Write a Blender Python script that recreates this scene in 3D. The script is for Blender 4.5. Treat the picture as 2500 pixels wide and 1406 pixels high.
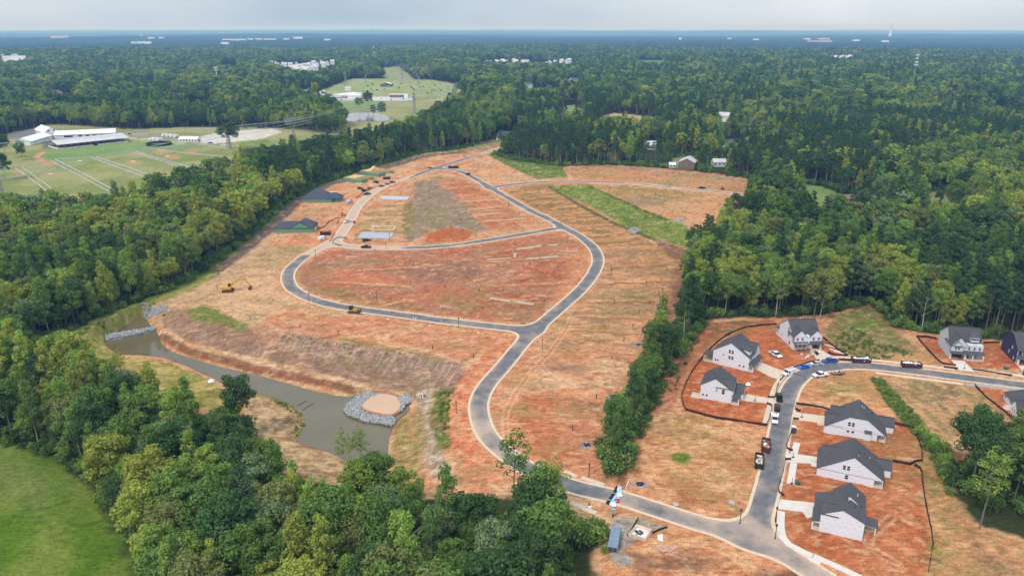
import bpy, bmesh, math, random
import numpy as np
from mathutils import Vector, Matrix, noise as mnoise

for o in list(bpy.data.objects):
    bpy.data.objects.remove(o)
SC = bpy.context.scene
COL = SC.collection
R = math.radians
rnd = random.Random(7)

# ------------------------------------------------------------------ camera
F, PIT, CH = 1800.0, R(19.4), 120.0            # focal length in photo pixels, pitch, height above the site
cam_d = bpy.data.cameras.new('camera')
cam_d.sensor_width = 36.0
cam_d.lens = 36.0 * F / 2500.0
cam_d.clip_start, cam_d.clip_end = 1.0, 120000.0
cam = bpy.data.objects.new('camera', cam_d)
cam.location = (0, 0, CH)
cam.rotation_euler = (R(90) - PIT, 0, 0)
COL.objects.link(cam)
SC.camera = cam

# ------------------------------------------------------------------ sky, sun, exposure
SUN_EL, SUN_AZ = R(52), R(215)                 # azimuth clockwise from +Y: behind the camera, to the left
W = bpy.data.worlds.new('World')
SC.world = W
W.use_nodes = True
nt = W.node_tree
nt.nodes.clear()
out = nt.nodes.new('ShaderNodeOutputWorld')
bg = nt.nodes.new('ShaderNodeBackground')
sky = nt.nodes.new('ShaderNodeTexSky')
sky.sky_type = 'NISHITA'
sky.sun_disc = False
sky.sun_elevation = SUN_EL
sky.sun_rotation = SUN_AZ
sky.altitude = 200
sky.air_density, sky.dust_density, sky.ozone_density = 1.0, 2.0, 1.0
tc = nt.nodes.new('ShaderNodeTexCoord')
mp = nt.nodes.new('ShaderNodeMapping')
mp.inputs['Scale'].default_value = (1.0, 1.0, 2.6)
nz = nt.nodes.new('ShaderNodeTexNoise')
nz.inputs['Scale'].default_value = 1.1
nz.inputs['Detail'].default_value = 5.0
nz.inputs['Roughness'].default_value = 0.5
sx_ = nt.nodes.new('ShaderNodeSeparateXYZ')
cg = nt.nodes.new('ShaderNodeMapRange')        # an overcast sky is brighter overhead than at the horizon
cg.inputs['From Min'].default_value, cg.inputs['From Max'].default_value = 0.0, 1.0
cg.inputs['To Min'].default_value, cg.inputs['To Max'].default_value = 0.97, 1.95
cs = nt.nodes.new('ShaderNodeVectorMath'); cs.operation = 'SCALE'
rp = nt.nodes.new('ShaderNodeValToRGB')
rp.color_ramp.elements[0].position = 0.38
rp.color_ramp.elements[0].color = (2.6, 3.4, 4.3, 1)
rp.color_ramp.elements[1].position = 0.62
rp.color_ramp.elements[1].color = (5.6, 6.05, 6.5, 1)
mx = nt.nodes.new('ShaderNodeMix')
mx.data_type = 'RGBA'
mx.inputs['Factor'].default_value = 0.88       # a thin, nearly closed cloud layer
bg.inputs['Strength'].default_value = 0.10
L = nt.links.new
L(tc.outputs['Generated'], mp.inputs['Vector'])
L(mp.outputs['Vector'], nz.inputs['Vector'])
L(nz.outputs['Fac'], rp.inputs['Fac'])
L(sky.outputs['Color'], mx.inputs[6])
L(tc.outputs['Generated'], sx_.inputs[0]); L(sx_.outputs[2], cg.inputs['Value'])
L(rp.outputs['Color'], cs.inputs[0]); L(cg.outputs['Result'], cs.inputs['Scale']); L(cs.outputs['Vector'], mx.inputs[7])
L(mx.outputs[2], bg.inputs['Color'])
L(bg.outputs['Background'], out.inputs['Surface'])

sun_d = bpy.data.lights.new('sun', 'SUN')
sun_d.energy = 1.5
sun_d.angle = R(11)
sun_d.color = (1.0, 0.955, 0.89)
sun = bpy.data.objects.new('sun', sun_d)
sd = Vector((math.sin(SUN_AZ) * math.cos(SUN_EL), math.cos(SUN_AZ) * math.cos(SUN_EL), math.sin(SUN_EL)))
sun.rotation_euler = sd.to_track_quat('Z', 'Y').to_euler()
sun.location = (0, 0, 300)
COL.objects.link(sun)

vs = SC.view_settings
SC.display_settings.display_device = 'sRGB'
vs.view_transform = 'Standard'
vs.look = 'None'
vs.gamma = 1.0
vs.use_curve_mapping = False
vs.exposure = 0.62
SC.cycles.max_bounces = 5
SC.cycles.diffuse_bounces = 3
SC.cycles.glossy_bounces = 2
SC.cycles.transmission_bounces = 2
SC.cycles.volume_bounces = 0
SC.cycles.transparent_max_bounces = 4
SC.cycles.use_denoising = True

HAZE_DENSITY = 0.000105
HAZE_COLOR = (0.25, 0.53, 1.0)

# ------------------------------------------------------------------ helpers
def lin(c):
    c = c / 255.0
    return c / 12.92 if c <= 0.04045 else ((c + 0.055) / 1.055) ** 2.4

K_ALB = 0.80
def C(r, g, b, k=None):
    k = K_ALB if k is None else k
    return (lin(r) * k, lin(g) * k, lin(b) * k)

def hash2(ix, iy, seed):
    ix = ix.astype(np.int64); iy = iy.astype(np.int64)
    n = (ix * 374761393 + iy * 668265263 + seed * 982451653) & 0xFFFFFFFF
    n = ((n ^ (n >> 13)) * 1274126177) & 0xFFFFFFFF
    n = n ^ (n >> 16)
    return (n & 0xFFFF) / 65535.0

def vnoise(x, y, seed=0):
    x0 = np.floor(x); y0 = np.floor(y)
    fx = x - x0; fy = y - y0
    fx = fx * fx * (3 - 2 * fx); fy = fy * fy * (3 - 2 * fy)
    a = hash2(x0, y0, seed); b = hash2(x0 + 1, y0, seed)
    c = hash2(x0, y0 + 1, seed); d = hash2(x0 + 1, y0 + 1, seed)
    return (a * (1 - fx) + b * fx) * (1 - fy) + (c * (1 - fx) + d * fx) * fy

def fbm(x, y, seed=0, oct=4, gain=0.5):
    s = np.zeros_like(x, dtype=float); a = 1.0; t = 0.0
    for i in range(oct):
        s += a * vnoise(x, y, seed + i * 17)
        t += a; a *= gain
        x = x * 2.03 + 11.7; y = y * 2.03 - 5.3
    return s / t

def smooth(a, b, v):
    t = np.clip((v - a) / (b - a), 0, 1)
    return t * t * (3 - 2 * t)

CP, SP = math.cos(PIT), math.sin(PIT)
def Gz(px, py, z=0.0):
    """the point at height z that the photograph shows at pixel (px, py)"""
    u = (px - 1250.0) / F; v = (py - 703.0) / F
    t = (CH - z) / (SP + v * CP)
    return (u * t, (CP - v * SP) * t)

def P(pts, z=0.0):
    return [Gz(a, b, z) for a, b in pts]

def poly_sd(X, Y, poly):
    """signed distance, positive inside"""
    n = len(poly)
    d2 = np.full(X.shape, 1e18); inside = np.zeros(X.shape, bool)
    for i in range(n):
        ax, ay = poly[i]; bx, by = poly[(i + 1) % n]
        ex, ey = bx - ax, by - ay
        L2 = ex * ex + ey * ey + 1e-12
        t = np.clip(((X - ax) * ex + (Y - ay) * ey) / L2, 0, 1)
        dx = X - ax - t * ex; dy = Y - ay - t * ey
        d2 = np.minimum(d2, dx * dx + dy * dy)
        if by != ay:
            c = (ay > Y) != (by > Y)
            xi = ex * (Y - ay) / ey + ax
            inside ^= c & (X < xi)
    d = np.sqrt(d2)
    return np.where(inside, d, -d)

def line_d(X, Y, pts):
    d2 = np.full(X.shape, 1e18)
    for (ax, ay), (bx, by) in zip(pts[:-1], pts[1:]):
        ex, ey = bx - ax, by - ay
        L2 = ex * ex + ey * ey + 1e-12
        t = np.clip(((X - ax) * ex + (Y - ay) * ey) / L2, 0, 1)
        dx = X - ax - t * ex; dy = Y - ay - t * ey
        d2 = np.minimum(d2, dx * dx + dy * dy)
    return np.sqrt(d2)

def spline(pts, step=3.0, closed=False):
    pts = [np.array(p, float) for p in pts]
    n = len(pts); res = []
    rng = range(n if closed else n - 1)
    for i in rng:
        if closed:
            p0, p1, p2, p3 = pts[(i - 1) % n], pts[i], pts[(i + 1) % n], pts[(i + 2) % n]
        else:
            p1, p2 = pts[i], pts[i + 1]
            p0 = pts[i - 1] if i else p1 - (p2 - p1)
            p3 = pts[i + 2] if i + 2 < n else p2 + (p2 - p1)
        k = max(1, int(np.linalg.norm(p2 - p1) / step))
        a = np.linalg.norm(p1 - p0) ** .5 + 1e-6; b = np.linalg.norm(p2 - p1) ** .5 + 1e-6; c = np.linalg.norm(p3 - p2) ** .5 + 1e-6
        m1 = (p1 - p0) / a - (p2 - p0) / (a + b) + (p2 - p1) / b
        m2 = (p2 - p1) / b - (p3 - p1) / (b + c) + (p3 - p2) / c
        m1 *= b; m2 *= b
        for j in range(k):
            t = j / k
            q = (2*t**3 - 3*t*t + 1) * p1 + (t**3 - 2*t*t + t) * m1 + (-2*t**3 + 3*t*t) * p2 + (t**3 - t*t) * m2
            res.append((float(q[0]), float(q[1])))
    if not closed:
        res.append((float(pts[-1][0]), float(pts[-1][1])))
    return res

# ------------------------------------------------------------------ materials
MATS = {}
def mat(name, col, rough=0.85, var=0.12, scale=1.5, bump=0.0, metal=0.0, spec=0.3, scale2=None, trans=0.0, island=False):
    if name in MATS:
        return MATS[name]
    m = bpy.data.materials.new(name); m.use_nodes = True
    n = m.node_tree.nodes; l = m.node_tree.links
    b = n['Principled BSDF']
    b.inputs['Roughness'].default_value = rough
    b.inputs['Metallic'].default_value = metal
    b.inputs['Specular IOR Level'].default_value = spec
    tcn = n.new('ShaderNodeTexCoord')
    ns = n.new('ShaderNodeTexNoise'); ns.inputs['Scale'].default_value = scale; ns.inputs['Detail'].default_value = 5
    l.new(tcn.outputs['Object'], ns.inputs['Vector'])
    mr = n.new('ShaderNodeMapRange'); mr.inputs['From Min'].default_value = 0.3; mr.inputs['From Max'].default_value = 0.7
    mr.inputs['To Min'].default_value = 1 - var; mr.inputs['To Max'].default_value = 1 + var
    l.new(ns.outputs['Fac'], mr.inputs['Value'])
    fac = mr.outputs['Result']
    if island:
        gi = n.new('ShaderNodeNewGeometry')
        m2 = n.new('ShaderNodeMapRange'); m2.inputs['To Min'].default_value = 1 - 2.2 * var; m2.inputs['To Max'].default_value = 1 + 2.2 * var
        l.new(gi.outputs['Random Per Island'], m2.inputs['Value'])
        mm = n.new('ShaderNodeMath'); mm.operation = 'MULTIPLY'
        l.new(fac, mm.inputs[0]); l.new(m2.outputs['Result'], mm.inputs[1]); fac = mm.outputs[0]
    vm = n.new('ShaderNodeVectorMath'); vm.operation = 'SCALE'
    vm.inputs[0].default_value = col[:3]
    l.new(fac, vm.inputs['Scale'])
    l.new(vm.outputs['Vector'], b.inputs['Base Color'])
    if bump:
        bp = n.new('ShaderNodeBump'); bp.inputs['Strength'].default_value = bump; bp.inputs['Distance'].default_value = 0.05
        l.new(ns.outputs['Fac'], bp.inputs['Height']); l.new(bp.outputs['Normal'], b.inputs['Normal'])
    MATS[name] = m
    return m

# ------------------------------------------------------------------ mesh builder
class MB:
    def __init__(s):
        s.v = []; s.f = []
    def add(s, verts, faces):
        o = len(s.v)
        s.v += [tuple(p) for p in verts]
        s.f += [tuple(i + o for i in f) for f in faces]
        return s
    def box(s, x0, x1, y0, y1, z0, z1):
        return s.add([(x0,y0,z0),(x1,y0,z0),(x1,y1,z0),(x0,y1,z0),(x0,y0,z1),(x1,y0,z1),(x1,y1,z1),(x0,y1,z1)],
                     [(3,2,1,0),(4,5,6,7),(0,1,5,4),(1,2,6,5),(2,3,7,6),(3,0,4,7)])
    def cbox(s, c, d, rz=0.0, tilt=None):
        m = Matrix.Translation(c) @ Matrix.Rotation(rz, 4, 'Z')
        if tilt: m = m @ Matrix.Rotation(tilt[0], 4, 'X') @ Matrix.Rotation(tilt[1], 4, 'Y')
        h = [q * .5 for q in d]
        vs_ = [m @ Vector((a*h[0], b*h[1], c2*h[2])) for c2 in (-1,1) for a, b in ((-1,-1),(1,-1),(1,1),(-1,1))]
        return s.add(vs_, [(3,2,1,0),(4,5,6,7),(0,1,5,4),(1,2,6,5),(2,3,7,6),(3,0,4,7)])
    def bar(s, a, b, w, n=4, w2=None):
        a = Vector(a); b = Vector(b); d = (b - a)
        if d.length < 1e-6: return s
        d.normalize()
        up = Vector((0,0,1)) if abs(d.z) < .95 else Vector((1,0,0))
        x = d.cross(up).normalized(); y = d.cross(x)
        w2 = w if w2 is None else w2
        vs_ = []
        for p, r in ((a, w * .5), (b, w2 * .5)):
            for k in range(n):
                t = 2*math.pi*(k+.5)/n
                rr = r * (1.414 if n == 4 else 1)
                vs_.append(p + x*math.cos(t)*rr + y*math.sin(t)*rr)
        fs = [(k, (k+1)%n, n+(k+1)%n, n+k) for k in range(n)] + [tuple(range(n-1,-1,-1)), tuple(range(n, 2*n))]
        return s.add(vs_, fs)
    def prism(s, poly, z0, z1):
        """poly (x, y) counter-clockwise"""
        n = len(poly)
        return s.add([(x,y,z0) for x,y in poly] + [(x,y,z1) for x,y in poly],
                     [tuple(range(n-1,-1,-1)), tuple(range(n,2*n))] + [(k,(k+1)%n,n+(k+1)%n,n+k) for k in range(n)])
    def profile(s, prof, y0, y1):
        """closed profile in (x, z), extruded along y"""
        n = len(prof)
        return s.add([(x,y0,z) for x,z in prof] + [(x,y1,z) for x,z in prof],
                     [tuple(range(n)), tuple(range(2*n-1,n-1,-1))] + [((k+1)%n,k,n+k,n+(k+1)%n) for k in range(n)])
    def cyl(s, c, r, h, n=12, axis='z', r2=None):
        r2 = r if r2 is None else r2
        c = Vector(c); pts = []
        ax = {'z': (Vector((1,0,0)),Vector((0,1,0)),Vector((0,0,1))), 'y': (Vector((1,0,0)),Vector((0,0,-1)),Vector((0,1,0))), 'x': (Vector((0,1,0)),Vector((0,0,1)),Vector((1,0,0)))}[axis]
        for hh, rr in ((0, r), (h, r2)):
            for k in range(n):
                t = 2*math.pi*k/n
                pts.append(c + ax[0]*math.cos(t)*rr + ax[1]*math.sin(t)*rr + ax[2]*hh)
        return s.add(pts, [tuple(range(n-1,-1,-1)), tuple(range(n,2*n))] + [(k,(k+1)%n,n+(k+1)%n,n+k) for k in range(n)])
    def xf(s, m):
        s.v = [tuple(m @ Vector(p)) for p in s.v]; return s
    def mesh(s, name, m=None, smooth=False):
        me = bpy.data.meshes.new(name)
        me.from_pydata(s.v, [], s.f)
        if m: me.materials.append(m)
        if smooth: me.polygons.foreach_set('use_smooth', [True]*len(me.polygons))
        me.update()
        return me
    def build(s, name, m, parent=None, loc=None, rz=None, smooth=False, **kw):
        return obj(name, s.mesh(name, m, smooth), parent, loc, rz, **kw)

def obj(name, data, parent=None, loc=None, rz=None, **kw):
    o = bpy.data.objects.new(name, data)
    COL.objects.link(o)
    if parent is not None: o.parent = parent
    if loc is not None: o.location = loc if len(loc) == 3 else (loc[0], loc[1], 0)
    if rz is not None: o.rotation_euler = (0, 0, rz)
    for k, v in kw.items(): o[k] = v
    return o

def tag(o, label, cat, group=None):
    o['label'] = label; o['category'] = cat
    if group: o['group'] = group
    return o

def empty(name, loc, rz=0.0, label=None, cat=None, group=None):
    o = obj(name, None, None, loc, rz)
    o.empty_display_size = 0.5
    if label: tag(o, label, cat, group)
    return o

def dup(root, loc, rz, label=None, group=None, scale=None):
    r = root.copy(); COL.objects.link(r); r.location = loc if len(loc) == 3 else (loc[0], loc[1], 0); r.rotation_euler = (0, 0, rz)
    if scale: r.scale = (scale,)*3 if not isinstance(scale, tuple) else scale
    if label: r['label'] = label
    if group: r['group'] = group
    for ch in root.children:
        c = ch.copy(); COL.objects.link(c); c.parent = r
        for g in ch.children:
            d = g.copy(); COL.objects.link(d); d.parent = c
    return r
# ------------------------------------------------------------------ road network (centre lines, photo pixels -> ground)
def PS(px, step=3.0): return spline(P(px), step)
ROADS = [
    PS([(2080,1460),(1990,1400),(1870,1328),(1780,1297),(1700,1275),(1600,1243),(1500,1212),(1400,1188),(1300,1150),(1230,1103),(1188,1060),(1170,1010),(1170,980),(1186,945),(1230,893),(1290,822),(1350,767),(1415,710),(1450,665),(1460,635),(1448,605),(1415,577),(1375,555),(1335,533),(1290,512),(1240,483),(1200,461),(1150,431),(1112,416),(1065,411)], 2.5),
    PS([(1330,335),(1255,352),(1180,375),(1110,396),(1060,412),(1000,434),(950,450),(905,475),(872,507),(848,550),(812,592),(770,612),(730,637),(704,668),(710,700),(745,724),(800,742),(870,755),(950,765),(1060,780),(1160,792),(1290,806)], 2.5),
    PS([(812,596),(880,604),(960,606),(1040,604),(1120,597),(1200,585),(1290,570),(1345,560)], 2.5),
    PS([(1200,458),(1250,451),(1340,444),(1460,444),(1560,450),(1680,462),(1850,478)], 2.5),
    PS([(1838,1312),(1866,1220),(1888,1130),(1906,1040),(1921,975),(1940,935),(1975,908),(2025,896),(2100,893),(2200,902),(2340,920),(2480,938),(2680,962)], 2.5),
]
HALF = 2.8; CURB = 0.85

# ------------------------------------------------------------------ terrain height
POND_Z = -6.0
W_PX = [(345,773),(372,800),(386,815),(394,838),(420,858),(480,878),(540,895),(620,913),(700,935),(780,957),(850,968),(920,953),(985,968),(1000,1000),(965,1030),(950,1080),(945,1150),(935,1175),(870,1140),(800,1103),(760,1093),(722,1072),(742,1040),(737,1008),(705,985),(660,968),(610,955),(560,945),(525,925),(470,900),(410,875),(340,866),(300,868),(262,845),(255,832),(290,805)]
K_PX = [(395,740),(450,752),(490,768),(600,797),(700,812),(800,829),(950,853),(1050,866),(1128,885),(1142,925),(1122,965),(1108,1010),(1106,1060),(1130,1120),(1168,1180),(1150,1240),(1000,1260),(850,1230),(700,1190),(600,1130),(540,1060),(470,1010),(390,985),(300,950),(200,905),(165,850),(240,790),(320,745)]
WPOLY = spline(P(W_PX, POND_Z), 4.0, True)
KPOLY = P(K_PX, 0.0)
def bank_z(X, Y):
    z = np.zeros_like(X)
    kx = [p[0] for p in KPOLY]; ky = [p[1] for p in KPOLY]
    m = (X > min(kx)) & (X < max(kx)) & (Y > min(ky)) & (Y < max(ky))
    if not m.any(): return z
    x, y = X[m], Y[m]
    dk = poly_sd(x, y, KPOLY); dw = poly_sd(x, y, WPOLY)
    t = np.clip(-dw / np.maximum(dk - dw, 1e-3), 0, 1)
    g = np.interp(t, [0, .12, .16, .30, 1.0], [0, .22, .27, .30, 1.0])
    zz = np.where(dk <= 0, 0, POND_Z * (1 - g))
    zz = np.where(dw > 0, POND_Z - np.minimum(2.5, 0.5 * dw + 0.1), zz)
    z[m] = zz
    return z

MOUNDS = [(Gz(1518,1366), 8.5, 4.2, 1.6), (Gz(590,368), 30, 12, 2.0), (Gz(2030,775), 18, 14, 1.5)]
def far_z(X, Y):
    d = np.hypot(X, Y)
    a = smooth(800, 3000, d)
    z = a * (26 * (fbm(X / 900 + 3, Y / 900 + 9, 5, 3) - .5) + 10 * (fbm(X / 300, Y / 300, 8, 2) - .5))
    b = smooth(5000, 16000, d)
    z = z + b * 130 * (fbm(X / 5200 + 1.7, Y / 3600 + 4.4, 21, 3) - .52)
    return z

def height(X, Y):
    X = np.atleast_1d(np.asarray(X, float)); Y = np.atleast_1d(np.asarray(Y, float))
    z = bank_z(X, Y) + far_z(X, Y)
    for (mx_, my_), ra, rb, hh in MOUNDS:
        q = ((X - mx_) / ra) ** 2 + ((Y - my_) / rb) ** 2
        z += hh * np.exp(-q * 1.6) * (q < 6)
    return z
def hz(x, y): return float(height(np.array([x]), np.array([y]))[0])
def G(px, py, dz=0.0):
    """ground point under a photo pixel, on the relief"""
    z = 0.0
    for _ in range(8):
        x, y = Gz(px, py, z + dz)
        z = 0.5 * z + 0.5 * hz(x, y)
    return (x, y, hz(x, y))
def GP(pts): return [G(a, b) for a, b in pts]

# ------------------------------------------------------------------ road surface: asphalt and kerb, cut out of a fine grid by distance to the centre lines
def smin(a, b, k=9.0):
    h = np.maximum(k - np.abs(a - b), 0) / k
    return np.minimum(a, b) - h * h * k * .25
def road_f(X, Y):
    f = None
    for r in ROADS:
        d = line_d(X, Y, r)
        f = d if f is None else smin(f, d)
    return f

def road_cells():
    allp = np.array([p for r in ROADS for p in r])
    x0, y0 = allp.min(0) - 8; x1, y1 = allp.max(0) + 8
    S = 1.25
    nx = int((x1 - x0) / S); ny = int((y1 - y0) / S)
    coarse = {}
    for x, y in allp:
        cx, cy = int((x - x0) / S), int((y - y0) / S)
        for a in range(-6, 7):
            for b in range(-6, 7):
                coarse[(cx + a, cy + b)] = 1
    nodes = {}
    for (i, j) in coarse:
        for q in ((i, j), (i+1, j), (i+1, j+1), (i, j+1)): nodes[q] = 0.0
    ks = list(nodes); A = np.array(ks, float)
    fx = road_f(x0 + A[:, 0] * S, y0 + A[:, 1] * S)
    for k, v in zip(ks, fx): nodes[k] = float(v)
    return coarse, nodes, x0, y0, S
CELLS, NODES, RX0, RY0, RS = road_cells()
def clip(poly, lo, sign):
    out_ = []
    n = len(poly)
    for i in range(n):
        a, b = poly[i], poly[(i + 1) % n]
        fa, fb = (a[2] - lo) * sign, (b[2] - lo) * sign
        if fa >= 0: out_.append(a)
        if (fa >= 0) != (fb >= 0):
            t = fa / (fa - fb)
            out_.append((a[0] + (b[0]-a[0])*t, a[1] + (b[1]-a[1])*t, lo))
    return out_
def band(lo, hi, z, skirts=()):
    mb = MB(); idx = {}
    def vid(x, y, zz):
        k = (round(x, 3), round(y, 3), round(zz, 3))
        if k not in idx:
            idx[k] = len(mb.v); mb.v.append((x, y, zz))
        return idx[k]
    for (i, j) in CELLS:
        pl = [(RX0 + a * RS, RY0 + b * RS, NODES[(a, b)]) for a, b in ((i,j),(i+1,j),(i+1,j+1),(i,j+1))]
        if all(p[2] > hi for p in pl) or all(p[2] < lo for p in pl): continue
        if lo > -1: pl = clip(pl, lo, 1)
        if len(pl) >= 3: pl = clip(pl, hi, -1)
        if len(pl) < 3: continue
        mb.f.append(tuple(vid(p[0], p[1], z) for p in pl))
        for lv, z2 in skirts:
            on = [p for p in pl if abs(p[2] - lv) < 1e-9]
            if len(on) == 2:
                a, b = on
                mb.f.append((vid(a[0],a[1],z), vid(b[0],b[1],z), vid(b[0],b[1],z2), vid(a[0],a[1],z2)))
    return mb
# ------------------------------------------------------------------ the ground sheet: one fan-shaped grid out to the horizon, soil and grass colours stored per vertex
_ys = []
py = 1720.0
while py > 86:
    _ys.append(Gz(1250, py)[1]); py -= 2.7 if py > 330 else 2.2
y = _ys[-1]
while y < 42000:
    y *= 1.05; _ys.append(y)
ROWS = np.array([-150.0, -40.0, 20.0, 70.0] + _ys)
NC = 940
SS = np.linspace(-0.92, 0.92, NC)
GY = np.repeat(ROWS[:, None], NC, 1)
GX = SS[None, :] * (np.maximum(GY, 0) + 42.0)
GX[:4] = SS[None, :] * np.array([300., 250., 200., 170.])[:, None]
NR = len(ROWS)
gx = GX.ravel(); gy = GY.ravel()
gz = height(gx, gy)
near = gy < 900
rf = np.full(gx.shape, 99.0)
rf[near] = road_f(gx[near], gy[near])
rough_ = np.where(near, (fbm(gx / 5, gy / 5, 31, 3) - .5) * 0.55 + (fbm(gx / 1.3, gy / 1.3, 37, 2) - .5) * .22, 0)
gz = gz + rough_ * smooth(4, 12, rf)
gz = np.where(rf < 3.3, gz - .3 * smooth(3.6, 3.0, rf), gz)

COLR = np.zeros((gx.size, 3))
wrx = (fbm(gx / 7, gy / 7, 41, 4) - .5); wry = (fbm(gx / 7 + 50, gy / 7, 43, 4) - .5)

def mixc(idx, w, c):
    COLR[idx] = COLR[idx] * (1 - w[:, None]) + c * w[:, None]

def paint_sd(sd_fn, poly_pts, a, b, scale, thr, soft, warp, op, seed, aniso, pad):
    xs = [p[0] for p in poly_pts]; ys = [p[1] for p in poly_pts]
    pad = pad + soft + warp
    idx = np.nonzero((gx > min(xs) - pad) & (gx < max(xs) + pad) & (gy > min(ys) - pad) & (gy < max(ys) + pad))[0]
    if not len(idx): return
    x = gx[idx] + wrx[idx] * 2 * warp; y = gy[idx] + wry[idx] * 2 * warp
    w = smooth(-soft, soft, sd_fn(x, y)) * op
    a = np.array(C(*a)); b = a if b is None else np.array(C(*b))
    t = smooth(thr[0], thr[1], fbm(gx[idx] / (scale * aniso), gy[idx] / scale, seed, 5, .58))
    mixc(idx, w, a[None, :] * (1 - t[:, None]) + b[None, :] * t[:, None])

_seed = [100]
def Z(px, a, b=None, scale=9, thr=(.38, .62), soft=1.2, warp=3.0, op=1.0, aniso=1.0, flat=False):
    _seed[0] += 3
    pts = P(px) if flat else [g[:2] for g in GP(px)]
    paint_sd(lambda x, y: poly_sd(x, y, pts), pts, a, b, scale, thr, soft, warp, op, _seed[0], aniso, 0)
def ST(px, w, a, b=None, op=1.0, soft=.8, warp=1.0, scale=5, thr=(.38, .62), smooth_line=True):
    _seed[0] += 3
    pts = [g[:2] for g in GP(px)]
    if smooth_line and len(pts) > 2: pts = spline(pts, 4.0)
    paint_sd(lambda x, y: w * .5 - line_d(x, y, pts), pts, a, b, scale, thr, soft, warp, op, _seed[0], 1.0, w)

# forest floor everywhere else
t = fbm(gx / 25, gy / 25, 3, 4)
COLR[:] = np.array(C(50, 60, 34)) * (1 - t[:, None]) + np.array(C(84, 84, 52)) * t[:, None]

# --- fields beyond the site
Z([(-90,352),(60,318),(120,303),(330,316),(480,310),(680,313),(850,340),(700,350),(560,395),(400,465),(240,530),(-90,545)], (142,148,88), (168,163,110), 30, warp=6)
Z([(105,372),(320,345),(480,352),(400,366),(250,380),(110,405)], (126,152,90), (140,160,98), 20)
Z([(255,330),(340,318),(400,330),(470,335),(400,345),(330,342)], (150,145,120), (170,160,130), 15)
Z([(0,335),(60,318),(90,312),(120,320),(60,340)], (135,132,132), None, 15)
Z([(100,345),(180,332),(310,336),(315,346),(150,360),(105,362)], (125,118,112), None, 15, warp=1)
Z([(760,252),(830,236),(1010,230),(1200,236),(1090,252),(1040,282),(985,312),(860,347),(700,347),(610,352),(680,318),(850,300)], (152,152,98), (172,166,116), 30, warp=6)
Z([(770,250),(940,250),(930,268),(850,268),(780,258)], (135,158,98), None)
Z([(780,222),(860,192),(930,193),(1050,195),(1160,215),(1090,238),(830,238)], (150,165,105), (172,172,128), 30, warp=6)
Z([(915,166),(975,163),(1020,200),(950,200)], (150,162,110), (165,165,120), 30)
Z([(465,345),(500,331),(560,319),(665,314),(690,322),(640,339),(520,352)], (226,214,200), (214,204,192), 12, warp=1)
Z([(590,365),(640,358),(690,362),(680,378),(600,380)], (96,66,58), None, warp=1)
Z([(560,352),(640,342),(680,345),(600,360)], (150,165,90), (120,140,70), 8)
ST([(300,336),(380,343),(450,352),(520,352),(580,356)], 5, (205,196,180))
ST([(105,372),(90,385),(115,397)], 6, (205,160,120))
ST([(740,248),(900,247),(1080,244),(1320,238)], 9, (196,196,190), op=.95)
Z([(800,235),(868,232),(880,246),(790,247)], (205,202,198), None, warp=1)
Z([(905,237),(1003,237),(1012,246),(900,246)], (220,216,212), None, warp=1)
Z([(830,278),(900,275),(948,285),(945,297),(840,298)], (150,140,110), None)
Z([(1275,216),(1350,214),(1372,222),(1300,232)], (128,158,90), None, 20)
Z([(1368,262),(1400,256),(1422,268),(1420,288),(1380,284)], (142,156,100), None, 20)
Z([(1455,290),(1500,276),(1600,287),(1575,302),(1480,300)], (206,176,140), (190,160,130), 10)
Z([(1366,200),(1415,198),(1412,212),(1372,214)], (212,170,140), None, 10)
Z([(1552,148),(1618,148),(1616,160),(1558,160)], (112,140,96), None, 40)
Z([(1962,450),(2010,456),(2050,476),(2100,474),(2140,492),(2050,506),(1975,508)], (118,146,78), (140,150,90), 10)
Z([(2270,470),(2300,465),(2330,510),(2300,528),(2262,520)], (130,140,90), (160,150,120), 8)
Z([(2015,640),(2040,620),(2050,640)], (130,140,90), None, 8)
Z([(2418,265),(2500,268),(2500,276),(2430,276)], (170,170,130), None, 20)
Z([(1480,375),(1510,365),(1520,390),(1490,400)], (150,150,100), None, 8)
Z([(1640,385),(1690,375),(1700,410),(1650,412)], (120,140,80), (150,150,120), 8)
# paddock bare patches
for q, rr in (((118,400),14),((122,426),12),((335,378),14),((325,397),12),((470,374),10),((420,384),14),((395,372),14),((120,492),16),((45,418),12)):
    x_, y_ = G(*q)[:2]
    px_ = [(q[0] + rr * 1.6 * math.cos(k), q[1] + rr * .42 * math.sin(k)) for k in [i * .8 for i in range(8)]]
    Z(px_, (214,150,112), (190,160,110), 6, soft=3, op=.85)

# --- meadow, bottom left
Z([(-300,1050),(0,1085),(130,1115),(215,1195),(265,1255),(310,1340),(345,1420),(380,1720),(-400,1720)], (92,120,36), (124,136,60), 14, (.3,.7), soft=2, warp=4)
Z([(-100,1100),(60,1120),(150,1180),(100,1260),(-50,1200)], (112,122,62), (128,134,76), 7, op=.6, soft=5)
Z([(120,1200),(230,1230),(290,1350),(200,1420),(150,1300)], (88,118,28), None, 9, op=.55, soft=5)
ST([(60,1245),(120,1238),(180,1218)], .9, (70,96,34), op=.6)
ST([(150,1268),(200,1282),(260,1270)], .9, (70,96,34), op=.6)

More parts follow.
